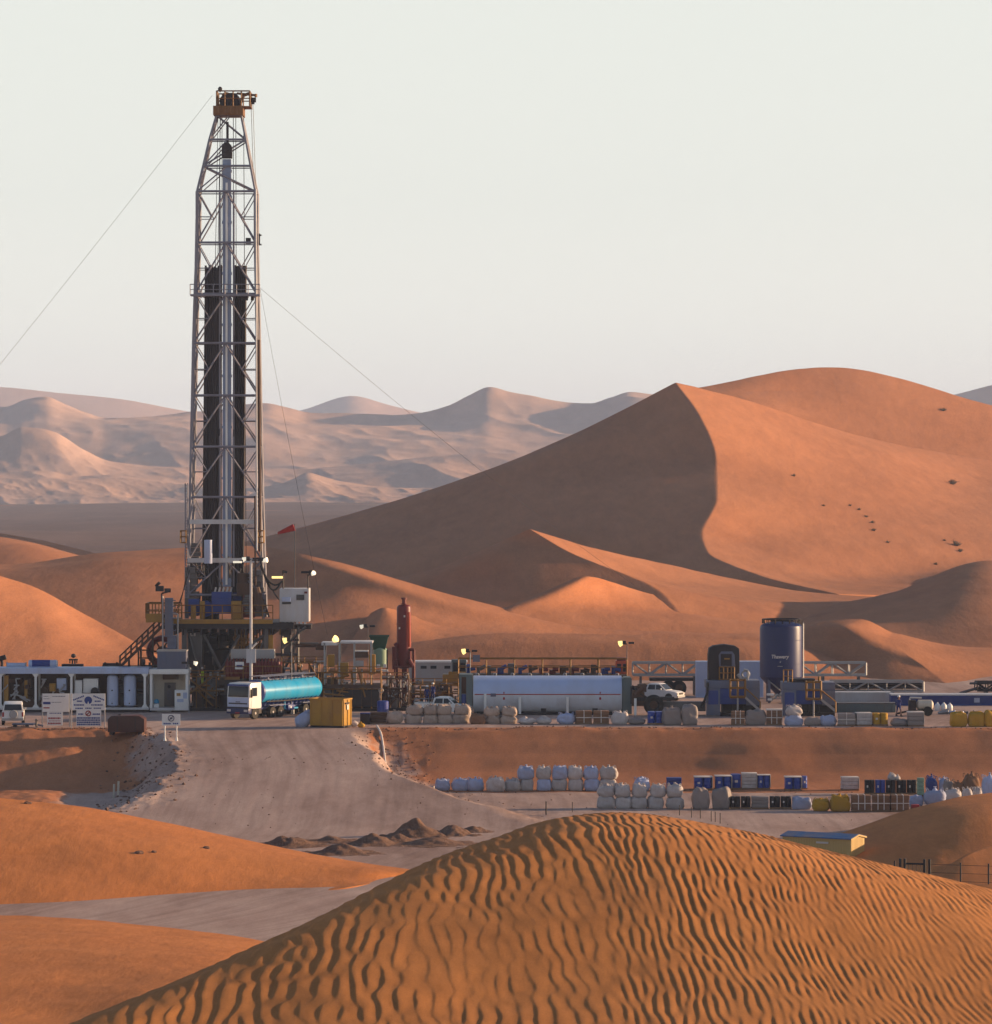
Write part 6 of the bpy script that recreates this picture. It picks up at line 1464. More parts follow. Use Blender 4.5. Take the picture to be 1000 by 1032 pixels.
# yellow skip
t = T('waste_skip', 'open yellow steel skip with rust streaks and a lit right side', 'skip', 312.5, 733, rot=-20)
w, d, h = 3.22, 1.95, 2.62
m = t.part('wall', M['skip'], bevel=.02); m.box(0, w, 0, .07, .18, h); m.box(0, w, d - .07, d, .18, h); m.box(0, .07, .07, d - .07, .18, h); m.box(w - .07, w, .07, d - .07, .18, h); m.box(.07, w - .07, .07, d - .07, .18, .28)
m = t.part('rib', M['skip']); 
for x in (.02, w * .33, w * .66, w - .12): m.box(x, x + .1, -.07, 0, .18, h - .12)
for y in (.05, d * .5, d - .12): m.box(w, w + .07, y, y + .1, .18, h - .12)
m.box(0, w, -.05, 0, h * .5, h * .5 + .07)
m = t.part('rim', M['skip']); m.box(-.09, w + .09, -.09, .09, h - .12, h); m.box(-.09, w + .09, d - .09, d + .09, h - .12, h); m.box(-.09, .09, .09, d - .09, h - .12, h); m.box(w - .09, w + .09, .09, d - .09, h - .12, h)
m = t.part('runner', M['dark']); m.box(0, w, .1, .3, 0, .18); m.box(0, w, d - .3, d - .1, 0, .18); m.box(w - .02, w + .12, -.1, d, .04, .18)
m = t.part('label_plate', M['strap']); m.box(w + .08, w + .1, .75, 1.15, h - 1.0, h - .55); m = t.part('hand_slot', M['dark']); m.box(w + .01, w + .09, .45, 1.4, h - .5, h - .36)
t.done()
# ------------------------------------------------------------------ bags, pallets, drums
def bag_mesh(name, w, h, d, mat, seed, sag=.1, top=.15, soft=4.0):
    """filled woven sack: subdivided block pushed out, pinched at top, lumpy"""
    rnd = np.random.RandomState(seed); n = 9; bm = bmesh.new()
    bmesh.ops.create_cube(bm, size=2); bmesh.ops.subdivide_edges(bm, edges=bm.edges, cuts=n, use_grid_fill=True)
    o = rnd.rand(3) * 30
    for v_ in bm.verts:
        x, y, z = v_.co; r = (abs(x) ** soft + abs(y) ** soft + abs(z) ** soft) ** (1 / soft)
        x, y, z = x / r, y / r, z / r
        if z < -.8: z = -1
        bul = 1 + sag * (1 - (z + .25) ** 2)
        px_ = x * bul; py_ = y * bul
        nn = float(fbm(np.array([x * 1.7 + o[0] + z]), np.array([y * 1.7 + o[1] + z * 1.4]), 3)[0])
        px_ *= 1 + .15 * nn; py_ *= 1 + .15 * nn
        zz = (z + 1) / 2 * h + (max(0, z) ** 4) * top * nn * 2
        if z > .75: zz += top * .5 * (1 - abs(x)) * (1 - abs(y)) - .05 * h * (1 - min(1, abs(x) + abs(y)))
        v_.co = Vector((px_ * w / 2, py_ * d / 2 + d / 2, max(0, zz)))
    me = bpy.data.meshes.new(name); bm.to_mesh(me); bm.free()
    for p in me.polygons: p.use_smooth = True
    me.materials.append(mat); return me
def loops_mesh(w, h, d, mat, seed):
    rnd = random.Random(seed); out = []
    for sx in (-1, 1):
        for sy in (.15, .85):
            x = sx * w * .36; y = d * sy; k = rnd.uniform(.05, .13); dx = rnd.uniform(-.1, .1)
            m = MB(); out.append(m); m.tube([(x - .1, y, h * .86), (x - .07 + dx, y, h + k * .8), (x + dx, y, h + k), (x + .07 + dx, y, h + k * .7), (x + .1, y, h * .86)], .028, 5)
    return [m.mesh('lifting_loop', mat) for m in out]
def put_bag(x0, x1, y0, y1, label, group, kind='bagb', D=None, z=None, sup=None, soft=4.5, loops=True, cat='bag', name='bulk_bag', top=.12, depth=None):
    if z is None: z = YARD if y1 > 770 else PAD
    D = D or dist(y1, z)
    s_ = F / D; w = (x1 - x0) / s_ * .935; h = (y1 - y0) / s_; zb = CZ - (y1 - HZ) * D / F
    d = depth or max(.6, min(1.05, w * .9)); sd_ = int(x0 * 7 + y0 * 13) % 9999
    me = bag_mesh(name, w, h * (.93 if loops else 1), d, M[kind], sd_, soft=soft, top=top)
    o = obj(name, me); o.location = ((( x0 + x1) / 2 - 500) / s_, D, zb); o.rotation_euler = (0, 0, R(random.Random(sd_).uniform(-15, 15)))
    tag(o, label, cat, group)
    if loops:
        sm = MB(); q = random.Random(sd_ + 5); sm.lathe([(.16 * w, h * .86), (.10 * w, h * .97), (.05 * w, h * 1.02), (.09 * w, h * (1.06 + q.uniform(0, .06)))], (q.uniform(-.06, .06), d / 2, 0), n=9); obj('filling_spout', sm.mesh('filling_spout', M[kind]), o)
        for lm in loops_mesh(w, h * .93, d, M[kind], sd_): obj('lifting_loop', lm, o)
    return o
def strapped_box(x0, x1, y0, y1, label, group, kind='boxb', z=None, D=None, straps=2, name='pallet_box', cat='pallet load', wrap_top=None):
    if z is None: z = YARD if y1 > 770 else PAD
    t = T(name, label, cat, (x0 + x1) / 2, y1, z=z, D=D, group=group); rnd = random.Random(int(x0)); y1 = t.pyb
    w = (x1 - x0) / t.s; h = (y1 - y0) / t.s; d = min(1.2, w)
    p = t.part('pallet', M['wood'])
    for y in (0, d * .45, d * .9): p.box(-w / 2, w / 2, y, y + d * .1, 0, .1)
    for k in range(5): p.box(-w / 2 + k * w * .22, -w / 2 + k * w * .22 + w * .12, 0, d, .1, .13)
    b = t.part('load', M[kind], bevel=.05); n = max(1, round(h / .38))
    for k in range(n): j = rnd.uniform(-.02, .02); b.box(-w / 2 + .02 + j, w / 2 - .02 + j, .02, d - .02, .13 + (h - .13) * k / n, .13 + (h - .13) * (k + 1) / n - .012)
    s_ = t.part('strap', M['strap'])
    for k in range(straps): x = -w / 2 + w * (k + 1) / (straps + 1); s_.box(x - .035, x + .035, -.012, .02, .13, h); s_.box(x - .035, x + .035, 0, d, h - .005, h + .012)
    if straps: s_.box(-w / 2 - .005, w / 2 + .005, -.012, .0, h * .5 - .035, h * .5 + .035)
    if wrap_top: q = t.part('top_cover', M[wrap_top], bevel=.03); q.box(-w / 2 - .01, w / 2 + .02, -.02, d, h - .05, h + .06); q.box(w / 2 - .0, w / 2 + .03, 0, d, h * .15, h)  # white top cover; its right strip paints the sunlit edge
    r = t.done(); r.rotation_euler = (0, 0, R(rnd.uniform(-5, 3))); return r
def drum_pallet(x0, x1, y0, y1, label, group, mat='plastic', z=None, D=None, cover=None, nd=2):
    if z is None: z = YARD if y1 > 770 else PAD
    t = T('drum_pallet', label, 'pallet of drums', (x0 + x1) / 2, y1, z=z, D=D, group=group); y1 = t.pyb
    w = (x1 - x0) / t.s; h = (y1 - y0) / t.s; r = w / nd / 2
    p = t.part('pallet', M['wood']); p.box(-w / 2, w / 2, 0, .1, 0, .12); p.box(-w / 2, w / 2, w - .2, w - .1, 0, .12); p.box(-w / 2, w / 2, 0, w - .1, .12, .15)
    hh = h - .15 - (.06 if cover else 0)
    for i in range(nd):
        for j in range(2):
            m = t.part('drum', M[mat]); c = (-w / 2 + r + i * 2 * r, r + j * 2 * r, 0); rr = r * .96
            m.lathe([(rr * .9, .15), (rr, .18), (rr, .15 + hh * .33), (rr * 1.03, .15 + hh * .35), (rr, .15 + hh * .37), (rr, .15 + hh * .66), (rr * 1.03, .15 + hh * .68), (rr, .15 + hh * .7), (rr, .12 + hh), (rr * .9, .15 + hh)], c, n=18)
            if j == 0 and i == 0: q = t.part('drum_label', M['strap'], parent=m); q.box(c[0] - rr * .3, c[0] + rr * .3, c[1] - rr - .02, c[1] - rr + .05, .15 + hh * .42, .15 + hh * .6)
    if cover: q = t.part('top_cover', M[cover], bevel=.02); q.box(-w / 2 - .02, w / 2 + .04, -.02, w, h - .06, h); q.box(w / 2 + .01, w / 2 + .05, 0, w * .9, .2, h)
    return t.done()
# ---- row on the pad edge, left to right
G1 = 'bulk bags along the pad edge'
put_bag(390, 408, 717, 729.6, 'slumped beige bulk bag, first of the pad edge row right of the brown crate', G1, 'bagb', soft=3)
cols = [(408.6, 425, 711, 720, 729.6), (425.6, 440.4, 710.5, 720, 729.6), (440.8, 456.2, 710.5, 720, 729.6), (457, 473, 710.5, 720, 729.6), (489, 504, 713, 721.4, 730), (504.8, 521, 712.6, 721.4, 730)]
for k, (a, b, y0, ym, y1) in enumerate(cols):
    D = dist(y1, 0) + .5
    put_bag(a, b, ym, y1 + .3, f'beige bag, bottom of the {ORD[k]} two-high stack from the left on the pad edge', G1, 'bagb', D=D, loops=False, soft=5)
    put_bag(a + (k % 2) * .8, b - (k % 3) * .4, y0, ym + .4, f'beige bag, top of the {ORD[k]} two-high stack from the left on the pad edge', G1, 'bagb', D=D, loops=True, soft=5)
put_bag(473.6, 488.6, 720, 730, 'tan low bag between the fourth and fifth two-high stacks', G1, 'boxb', soft=6, loops=False)
put_bag(464, 476, 712, 724, 'white bag glowing at its right side behind the fourth stack', G1, 'bagw', D=dist(730, 0) + 2.4, soft=3)
put_bag(522.5, 540.5, 723.6, 730.3, 'flat white sack before the tank saddle, left of two flat ones', 'flat white sacks', 'bagw', soft=2.4, loops=False)
put_bag(541.2, 557.5, 723.6, 730.3, 'flat white sack right of the other flat one below the white tank', 'flat white sacks', 'bagw', soft=2.4, loops=False)
put_bag(562, 580, 718.6, 730, 'rounded pale blue-white bag between flat sacks and brown boxes', G1, 'bagu', soft=3)
strapped_box(580.5, 597, 716.5, 730, 'brown wrapped box, left one of the pair in front of the white tank', 'brown boxes on the pad', 'boxb', straps=1, wrap_top=None)
strapped_box(598, 614, 716.5, 730, 'brown wrapped box, right one of the pair in front of the white tank', 'brown boxes on the pad', 'boxb', straps=1, wrap_top=None)
put_bag(616, 633, 717, 730.3, 'off-white upright bag at the right end of the white tank', G1, 'bagw', soft=4)
put_bag(634, 652, 724, 730.4, 'flat grey bag next to the blue drums', G1, 'boxg', soft=3, loops=False)
drum_pallet(653, 668.5, 717.5, 730.5, 'two-wide pallet of bright blue drums on the pad edge', None)
put_bag(669.5, 687.5, 713, 731, 'big square grey-beige bag right of the blue drums', G1, 'boxg', soft=7, loops=True)
put_bag(688, 704, 711, 731, 'tall domed grey-brown bag with a lit right edge', G1, 'boxg', soft=5, loops=False)
strapped_box(737, 751, 717, 731, 'small brown crate left of the wrapped grey block under the skid stair', 'crates below the blue skids', 'boxb', straps=2)
put_bag(752, 771.5, 716, 731, 'wide grey wrapped block under the left blue skid stair', G1, 'boxg', soft=9, loops=False)
strapped_box(772.5, 788.5, 715.5, 731, 'brown strapped box with a white top cover below the silo', 'crates below the blue skids', 'boxb', straps=2, wrap_top='strap')
D = dist(731.5, 0)
put_bag(792.5, 810, 721.5, 731.5, 'pale blue bag under a white bag before the right blue skid', G1, 'bagu', D=D, loops=False, soft=5)
put_bag(793.5, 810, 711, 722, 'round white bag sitting on a pale blue bag before the right blue skid', G1, 'bagw', D=D, soft=3)
put_bag(810.5, 826.5, 723.5, 731.6, 'low grey sack right of the white and blue pair', G1, 'boxg', soft=4, loops=False)
put_bag(827.5, 844, 722, 731.6, 'low pale blue sack before the right skid foot', G1, 'bagu', soft=3.4, loops=False)
strapped_box(844.5, 862.5, 719, 731.8, 'grey-brown strapped block before the grey-green tank', None, 'boxg', straps=1)
strapped_box(863.5, 879, 719, 731.8, 'whitish wrapped block with a bright right side left of the yellow drums', None, 'bagw', straps=0, wrap_top='strap')
drum_pallet(880, 895.5, 719, 731.8, 'pallet of two wide yellow drums on the pad edge', None, mat='bagy')
put_bag(897, 915, 725, 732, 'flat grey sack at the worker\'s feet', G1, 'boxg', soft=3, loops=False)
strapped_box(915.5, 931.5, 718, 732.3, 'pale wrapped cube with a lit right edge, right of the worker', None, 'boxg', straps=0, wrap_top='strap')
for k, (a, b, y0) in enumerate(((959.5, 976, 718), (976.5, 993, 718), (994, 1011, 716.5))):
    put_bag(a, b, y0, 732.6, ('orange-yellow bag, left one of three at the right edge of the pad', 'orange-yellow bag, middle one of three at the right edge', 'orange-yellow bag cut by the right edge of the photo')[k], 'orange-yellow bags', 'bagy', soft=5, loops=False)
# around the skip
strapped_box(372, 390, 718, 729.5, 'rusty brown crate behind the pad lip, left of the slumped bag', None, 'brown', straps=0)
t = T('spool_box', 'dark blue box with a lid left of the rusty crate', 'box', 368, 730); m = t.part('box_body', M['dark'], bevel=.03); m.box(-.45, .45, 0, .9, 0, .95); m = t.part('lid', M['blue'], bevel=.02); m.box(-.47, .47, -.02, .92, .95, 1.03); t.done()
t = T('drum', 'bright blue drum behind the slumped beige bag', 'drum', 386, 722, D=380); m = t.part('drum_shell', M['plastic']); m.lathe([(.5, 0), (.55, .03), (.55, .6), (.57, .63), (.55, .66), (.55, 1.15), (.5, 1.18)], n=22); m = t.part('lid', M['blue']); m.lathe([(.5, 1.18), (.45, 1.22)], n=22); t.done()
t = T('tarpaulin_heap', 'pale blue tarpaulin heap leaning on the left side of the skip', 'tarpaulin', 305, 733); t.root.location.y -= 0
me = bag_mesh('tarpaulin_heap', 1.55, 1.35, .9, M['bagu'], 77, soft=2.2, top=.2); bpy.data.objects.remove(t.root)
bm = bmesh.new(); bm.from_mesh(me)
for v_ in bm.verts: v_.co.x += v_.co.z * .42
bm.to_mesh(me); bm.free()
o = obj('tarpaulin_heap', me); o.location = W(303.5, 733, dist(733, 0)); o.location.y += .2; tag(o, 'pale blue tarpaulin heap leaning on the left side of the skip', 'tarpaulin')
put_bag(353, 362, 727.5, 732.5, 'small white sack on the ground right of the skip', 'small sacks by the skip', 'bagw', soft=2.4, loops=False)
put_bag(360.5, 368, 729, 733.5, 'small orange sack on the ground right of the skip', 'small sacks by the skip', 'bagy', soft=2.4, loops=False)
# ---- yard : far row
G2 = 'bulk bags in the far yard row'
for k, (a, b, y0, y1) in enumerate(((438.5, 454, 786, 797.5), (454.6, 471.6, 785, 797.5), (472.2, 489, 784.5, 797.6), (489.8, 507.5, 783.5, 798.2), (508, 524.4, 785, 797.6))):
    put_bag(a, b, y0, y1, f'pale blue-white bulk bag, {ORD[k]} from the left in the single-height far yard row', G2, 'bagu' if k < 3 else 'bagw', soft=4)
xs = [(525, 538), (541, 555.5), (556.5, 571.5), (572.5, 587.5), (588.5, 603.5), (604.5, 621.5)]
for k, (a, b) in enumerate(xs):
    D = dist(797.5, YARD) + .3
    put_bag(a, b, 785.3, 797.5, f'white bag, {ORD[k]} from the left, bottom tier of the long double stack', G2, 'bagu' if k % 3 == 1 else 'bagw', D=D, loops=False, soft=5)
    put_bag(a - (3 if k == 0 else 0), b, 772.5, 785.6, f'white bag, {ORD[k]} from the left, top tier of the long double stack', G2, 'bagu' if k % 2 == 0 else 'bagw', D=D, soft=4.5)
G3 = 'tall white bags in the near yard row'
for k, (a, b) in enumerate(((601.5, 619.5), (620, 636.8), (637.2, 653.5), (654, 670.3), (670.8, 688.2))):
    D = dist(815.3, YARD)
    put_bag(a, b, 803.2, 815.5, f'white bag, bottom of the {ORD[k]} tall stack from the left, near yard row', G3, 'bagw', D=D, loops=False, soft=5)
    put_bag(a + .6, b - .6, 790.5, 803.6, f'white bag, top of the {ORD[k]} tall stack from the left, near yard row', G3, 'bagw', D=D, soft=3.6)
put_bag(641, 656, 784, 797, 'blue-white bag behind the second and third tall stacks', G2, 'bagu', soft=4)
t_ = strapped_box(672, 687.5, 784, 797, 'plain dark blue box behind the fourth tall white stack', None, 'blue', straps=0, name='blue_box')
put_bag(699, 715.5, 795, 815.6, 'tall grey sack block, left of the pair beside the white stacks', 'grey sack blocks', 'boxg', soft=7, loops=False)
put_bag(717.5, 735.5, 795, 815.6, 'tall grey sack block, right of the pair beside the white stacks', 'grey sack blocks', 'boxg', soft=7, loops=False)
drum_pallet(700, 718, 783, 796.6, 'blue drum pallet with white cover behind the left grey block', 'covered blue drum pallets', cover='strap')
drum_pallet(721, 737.5, 782, 796.6, 'blue drum pallet with white cover behind the right grey block', 'covered blue drum pallets', cover='strap')
drum_pallet(737, 747.5, 781, 796, 'narrow blue drum pallet touching the left of the white cube', None, nd=1)
strapped_box(747.8, 763, 780, 796, 'white wrapped cube between blue drum pallets in the far row', None, 'bagw', straps=0, wrap_top='strap')
drum_pallet(763.8, 776.3, 781, 796, 'blue drum pallet with a white right edge, right of the white cube', 'covered blue drum pallets', cover='strap')
drum_pallet(791.5, 808, 783, 797, 'blue drum pallet with white bands standing alone in the far row', 'covered blue drum pallets', cover='strap')
drum_pallet(808.5, 814, 782.5, 796, 'thin dark blue drum stack at the right of the lone pallet', None, nd=1)
for k, (a, b) in enumerate(((736.5, 746.5), (747.2, 757))): drum_pallet(a, b, 803, 815.6, ('black drum pair right of the grey sack blocks', 'black drum pair left of the open grey crate')[k], 'black drums in the near yard row', mat='dark')
strapped_box(758, 775, 803, 815.6, 'low grey crate between black drums in the near row', None, 'boxg', straps=0)
for k, (a, b) in enumerate(((776.2, 786.8), (787.4, 798))): drum_pallet(a, b, 803, 815.6, ('black drum pair right of the low grey crate', 'black drum pair left of the blue-white sack')[k], 'black drums in the near yard row', mat='dark')
put_bag(799, 818, 804, 816, 'blue-white sack in a white frame left of the mustard sacks', None, 'bagu', soft=7, loops=False)
put_bag(819, 836, 805.5, 817.6, 'low mustard sack beside a taller mustard one', 'mustard sacks', 'bagy', soft=4)
put_bag(838, 857.5, 801.5, 818, 'tall mustard sack with a lit right edge', 'mustard sacks', 'bagy', soft=6)
for k, (a, b) in enumerate(((859, 878.3), (879, 897.3), (898, 917))): strapped_box(a, b, 801.5, 818, f'brown carton block with white straps, {("left", "middle", "right")[k]} of three in the near row', 'strapped brown blocks', 'boxb', straps=2)
strapped_box(849, 866, 784, 797, 'white wrapped cube with a bright edge alone in the far row', None, 'bagw', straps=0, wrap_top='strap')
for k in range(5):
    a = 872 + k * 10.7
    if k == 1: drum_pallet(a, a + 10, 786.5, 801, 'bright blue drum pair between dark ones under the white sack', 'dark drums in the far row', mat='plastic')
    else: drum_pallet(a, a + 10, 786.5, 801, ('dark drum pair at the left end of the dark far row', '', 'dark drum pair third from the left in the dark far row', 'dark drum pair fourth from the left in the dark far row', 'dark drum pair at the right end of the dark far row')[k], 'dark drums in the far row', mat='dark')
D = dist(801, YARD) + .2
put_bag(894.5, 903.5, 779.5, 787, 'small cream sack lying on the dark drums, left of two', 'sacks on the dark drums', 'bagw', D=D, soft=2.4, loops=False)
put_bag(902, 908.5, 782, 787, 'small cream sack lying on the dark drums, right of two', 'sacks on the dark drums', 'bagw', D=D, soft=2.4, loops=False)
strapped_box(924.5, 932, 784, 803, 'upright pale green carton left of the blue heap of bags', None, 'lgreen', straps=0)
G4 = 'heap of mixed bags at the right'
hb = [(934, 946, 782, 797, 'blue', 'dark blue barrel-like bag behind the white heap'), (946, 956, 784, 797, 'bagu', 'blue-white bag in the back of the right heap next to the dark blue one'), (951, 963, 786, 799, 'boxg', 'grey lumpy bag in the back of the right heap'),
      (960, 971, 788, 800, 'boxb', 'brownish bag in the back of the right heap'), (972, 990, 779.5, 800, 'boxb', 'largest brown bag at the back of the right heap'), (990, 1006, 781, 801, 'bagu', 'blue-white bag cut by the right edge in the heap'),
      (931.5, 953, 795, 809.5, 'bagu', 'large pale blue bag at the front left of the right heap'), (952, 969, 795, 807, 'bagw', 'greyish white bag just right of the large pale blue bag'), (970, 980, 794, 805, 'bagw', 'small white bag with peaked top, left of two alike'), (981, 990.5, 793.5, 804, 'bagw', 'small white bag with peaked top, right of two alike')]
for (a, b, y0, y1, k, lab) in hb: put_bag(a, b, y0, y1 + 3, lab, G4, k, soft=2.8)
put_bag(917, 931, 803, 812, 'small blue-white carton between brown blocks and the bag heap', None, 'bagu', soft=7, loops=False, name='carton', cat='carton')
strapped_box(918.5, 927, 811, 816, 'red crate corner below the blue-white carton', None, 'markred', straps=0, name='red_crate')
# ------------------------------------------------------------------ sand-coloured hut, fence, stakes, hose, shrubs, people
t = T('site_hut', 'sand-yellow site hut with a blue roof, half hidden by the rippled dune', 'hut', 858, 874, z=YARD, rot=-30)
L, d, h = 5.2, 2.15, 1.9
m = t.part('wall', M['cabin'])
m.box(-L, 0, 0, d, 0, h); m.prism([(0, h), (d, h), (d / 2, h + .16)], -L, 0, axis='x')
for k in range(24): m.box(-L + .1 + k * .2, -L + .16 + k * .2, -.015, 0, 0, h)
for k in range(10): m.box(0, .015, .08 + k * .2, .14 + k * .2, 0, h)
r_ = t.part('roof', M['roofblue'])
for a, b in (((-.18, h - .02), (d / 2, h + .21)), ((d + .18, h - .02), (d / 2, h + .21))):
    r_.prism([(a[0], a[1]), (b[0], b[1]), (b[0], b[1] + .07), (a[0], a[1] + .07)], -L - .1, .07, axis='x')
tr = t.part('roof_trim', M['cabin'], parent=r_)
for a, b in (((-.2, h - .08), (d / 2, h + .15)), ((d + .2, h - .08), (d / 2, h + .15))): tr.prism([(a[0], a[1]), (b[0], b[1]), (b[0], b[1] + .1), (a[0], a[1] + .1)], .07, .11, axis='x')
w_ = t.part('wall_lamp', M['strap']); w_.box(-2.6, -1.7, -.1, 0, h - .38, h - .26)
f_ = t.part('vent', M['grey']); f_.box(.016, .1, d * .3, d * .45, h + .05, h + .15)
t.done()
# fence with a gate
t = T('fence', 'thin wire fence with dark posts and a gate right of the yellow hut', 'fence', 905, 922, D=243, z=YARD)
xs = [902, 907.5, 912, 931, 936, 966, 993, 1022, 1050, 1080, 1110]
for x in xs:
    m = t.part('post', M['dark']); tall = x in (907.5, 912, 931, 936)
    m.cyl((t.u(x), (x - 905) * -.02, -.8), (t.u(x), (x - 905) * -.02, 3.15 if not tall else 3.3), .055 if not tall else .09, n=8)
m = t.part('wire', M['dark'])
for z in (.5, 1.0, 1.5, 2.0, 2.5, 3.0): m.cyl((t.u(936), (31) * -.02, z), (t.u(1110), 205 * -.02, z), .012, n=4)
g_ = t.part('gate', M['dark'])
for z in (2.2, 3.0): g_.bar((t.u(912), -.14, z), (t.u(931), -.52, z), .05)
for k in range(6): x = 912 + k * 3.8; g_.bar((t.u(x), -.14, .8), (t.u(x), -.14 - .02 * (x - 912), 3.0), .015)
g_.bar((t.u(936), -.6, 2.4), (t.u(942), -1.2, 1.4), .04)
t.done()
# stakes in the yard
def stake(px, py, h, label, grp='marker stakes in the yard', mat='dark', r=.06, D=None):
    D = D or dist(py, YARD); m = MB(); m.cyl((0, 0, -.3), (0, 0, h), r, r * .85, n=8); m.cyl((0, 0, h), (0, 0, h + .04), r * 1.3, n=8)
    x, y, _ = W(px, py, D); o = obj('stake', m.mesh('stake', M[mat])); o.location = (x, y, gz(x, y)); tag(o, label, 'stake', grp)
stake(550.5, 822, 1.0, 'thick dark stake on the yard just behind the dune crest, left one'); stake(577, 819, .75, 'thin dark stake just right of the thick one behind the dune crest', r=.035)
for k, (x, y) in enumerate(((685, 822), (697, 824), (706, 825), (717, 828), (721, 828.5), (726, 830))):
    stake(x, y, .75, f'thin dark stake, {ORD[k]} from the left in the row behind the ripple dune crest', r=.04)
for px, lab, h in ((114.5, 'left one of two pale posts in the hollow left of the ramp', 1.15), (119, 'right one of two pale posts in the hollow left of the ramp', 1.35)):
    m = MB(); m.cyl((0, 0, -.3), (.04, 0, h), .09, n=8); D = 331; x = (px - 500) / F * D; o = obj('marker_post', m.mesh('marker_post', M['cream'])); o.location = (x, D, gz(x, D)); tag(o, lab, 'post', 'pale posts in the hollow')
# hose down the right ramp edge
m = MB(); pts = []
for px, D in ((380, 357.2), (384, 354.5), (387, 351), (389, 348), (393, 345), (399, 342.5), (407, 340.6), (417, 339.2), (428, 338.2), (438, 337.6)):
    x = (px - 500) / F * D; pts.append((x, D, gz(x, D) + .16))
P_ = np.array(pts); Q = pch(P_, 50); m.tube([tuple(p) for p in Q], .11, 8)
o = obj('hose', m.mesh('hose', M['strap'])); tag(o, 'thick pale hose snaking down the right edge of the ramp', 'hose')
# stones scattered on slopes
def stone(px, D, r, seed):
    bm = bmesh.new(); bmesh.ops.create_icosphere(bm, subdivisions=2, radius=r); rnd = random.Random(seed)
    for v_ in bm.verts: v_.co *= rnd.uniform(.8, 1.15); v_.co.z *= .6
    me = bpy.data.meshes.new('stone'); bm.to_mesh(me); bm.free(); me.materials.append(M_dirt); return me
from mathutils.bvhtree import BVHTree
def surf(objs, px, py):
    o0 = Vector((0, 0, CZ)); d = Vector(W(px, py, 100)) - o0; d.normalize(); best = None
    for o in objs:
        hit, loc, nrm, idx = o.ray_cast(o0, d)
        if hit and (best is None or (loc - o0).length < (best[0] - o0).length): best = (loc, nrm)
    return best
bpy.context.view_layer.update()
great = [o for o in bpy.data.objects if o.name.startswith('sand_hill')]
fgd = [o for o in bpy.data.objects if o.name.startswith('near_hill')]
for k, (px, py, r, lab) in enumerate(((140, 826 + 34, .32, 'biggest dark stone on the left orange dune'), (155, 859, .2, 'small dark stone right of the biggest one on the left orange dune'), (208, 855, .26, 'dark stone on the right shoulder of the left orange dune'), (28, 810, .3, 'dark stone near the crest of the left orange dune'))):
    s_ = surf(fgd, px, py)
    if s_: o = obj('stone', stone(px, 0, r, k)); o.location = s_[0]; tag(o, lab, 'stone', 'stones on the left dune')
# loose rubble on the berms, the pad lip and the foot of the bank
def rubble():
    rnd = random.Random(21); m = MB()
    def clod(x, y, r):
        z = gz(x, y) + r * .25; c = Vector((x, y, z)); P6 = [Vector((rnd.uniform(.6, 1.1), 0, 0)), Vector((-rnd.uniform(.6, 1.1), 0, 0)), Vector((0, rnd.uniform(.6, 1.1), 0)), Vector((0, -rnd.uniform(.6, 1.1), 0)), Vector((0, 0, rnd.uniform(.4, .8))), Vector((0, 0, -.5))]
        a = rnd.uniform(0, 6.3); rot = Matrix.Rotation(a, 3, 'Z')
        m.add([c + rot @ (p * r) for p in P6], [(0, 2, 4), (2, 1, 4), (1, 3, 4), (3, 0, 4), (2, 0, 5), (1, 2, 5), (3, 1, 5), (0, 3, 5)])
    for k in range(420):
        D = rnd.uniform(308, 356); xl = float(curve([(290, -46), (303, -32), (316, -27.5), (330, -26.8), (345, -28.3), (356, -31), (370, -40)], np.array([D]))[0]); clod(xl - 2 + rnd.gauss(0, 1.6), D, rnd.choice([.06, .08, .1, .14, .2]))
    for k in range(380):
        D = rnd.uniform(322, 357); xr = float(curve([(290, 8), (312, -1), (324, -6.5), (333, -9.8), (343, -11.2), (356, -12.4), (370, -8)], np.array([D]))[0]); clod(xr + 3 + rnd.gauss(0, 1.8), D, rnd.choice([.06, .08, .1, .14, .18]))
    for k in range(420): clod(rnd.choice([rnd.uniform(-10, 46), rnd.uniform(-46, -31)]), 356.3 + abs(rnd.gauss(0, .6)), rnd.choice([.05, .07, .1, .14]))
    for k in range(300): clod(rnd.uniform(-24, 40), rnd.choice([rnd.uniform(300, 336), 336 + rnd.gauss(0, 1)]), rnd.choice([.04, .05, .07, .1]))
    o = obj('rubble', m.mesh('rubble', M_dirt, smooth=5)); o['kind'] = 'stuff'
rubble()
# desert shrubs
M_leaf = paint('dry_shrub', (0.07, 0.055, 0.035), .9, 0, .3, (.12, .08, .05))
def shrub(px, py, size, label, seed):
    s_ = surf(great, px, py)
    if not s_: return
    rnd = random.Random(seed); r_ = bpy.data.objects.new('desert_shrub', None); COL.objects.link(r_); r_.location = s_[0]; tag(r_, label, 'shrub', 'shrubs on the great dune')
    st = MB(); lf = MB()
    for k in range(26):
        a = rnd.uniform(0, 6.28); e = rnd.uniform(.15, 1.3); L_ = size * rnd.uniform(.5, 1.0)
        b = Vector((math.cos(a) * math.cos(e), math.sin(a) * math.cos(e), math.sin(e) * .75)) * L_
        st.cyl((0, 0, -.2), b, .04 * size, .012 * size, n=4)
        for j in range(14):
            c = b * rnd.uniform(.45, 1.05) + Vector([rnd.gauss(0, .13) * size for _ in range(3)]); u_ = Vector([rnd.gauss(0, 1) for _ in range(3)]).normalized(); w__ = u_.orthogonal().normalized(); q = size * rnd.uniform(.05, .12)
            lf.add([c - u_ * q, c + w__ * q * .5, c + u_ * q, c - w__ * q * .5], [(0, 1, 2, 3)])
    obj('stem', st.mesh('stem', M['brown']), r_); obj('foliage', lf.mesh('foliage', M_leaf), r_)
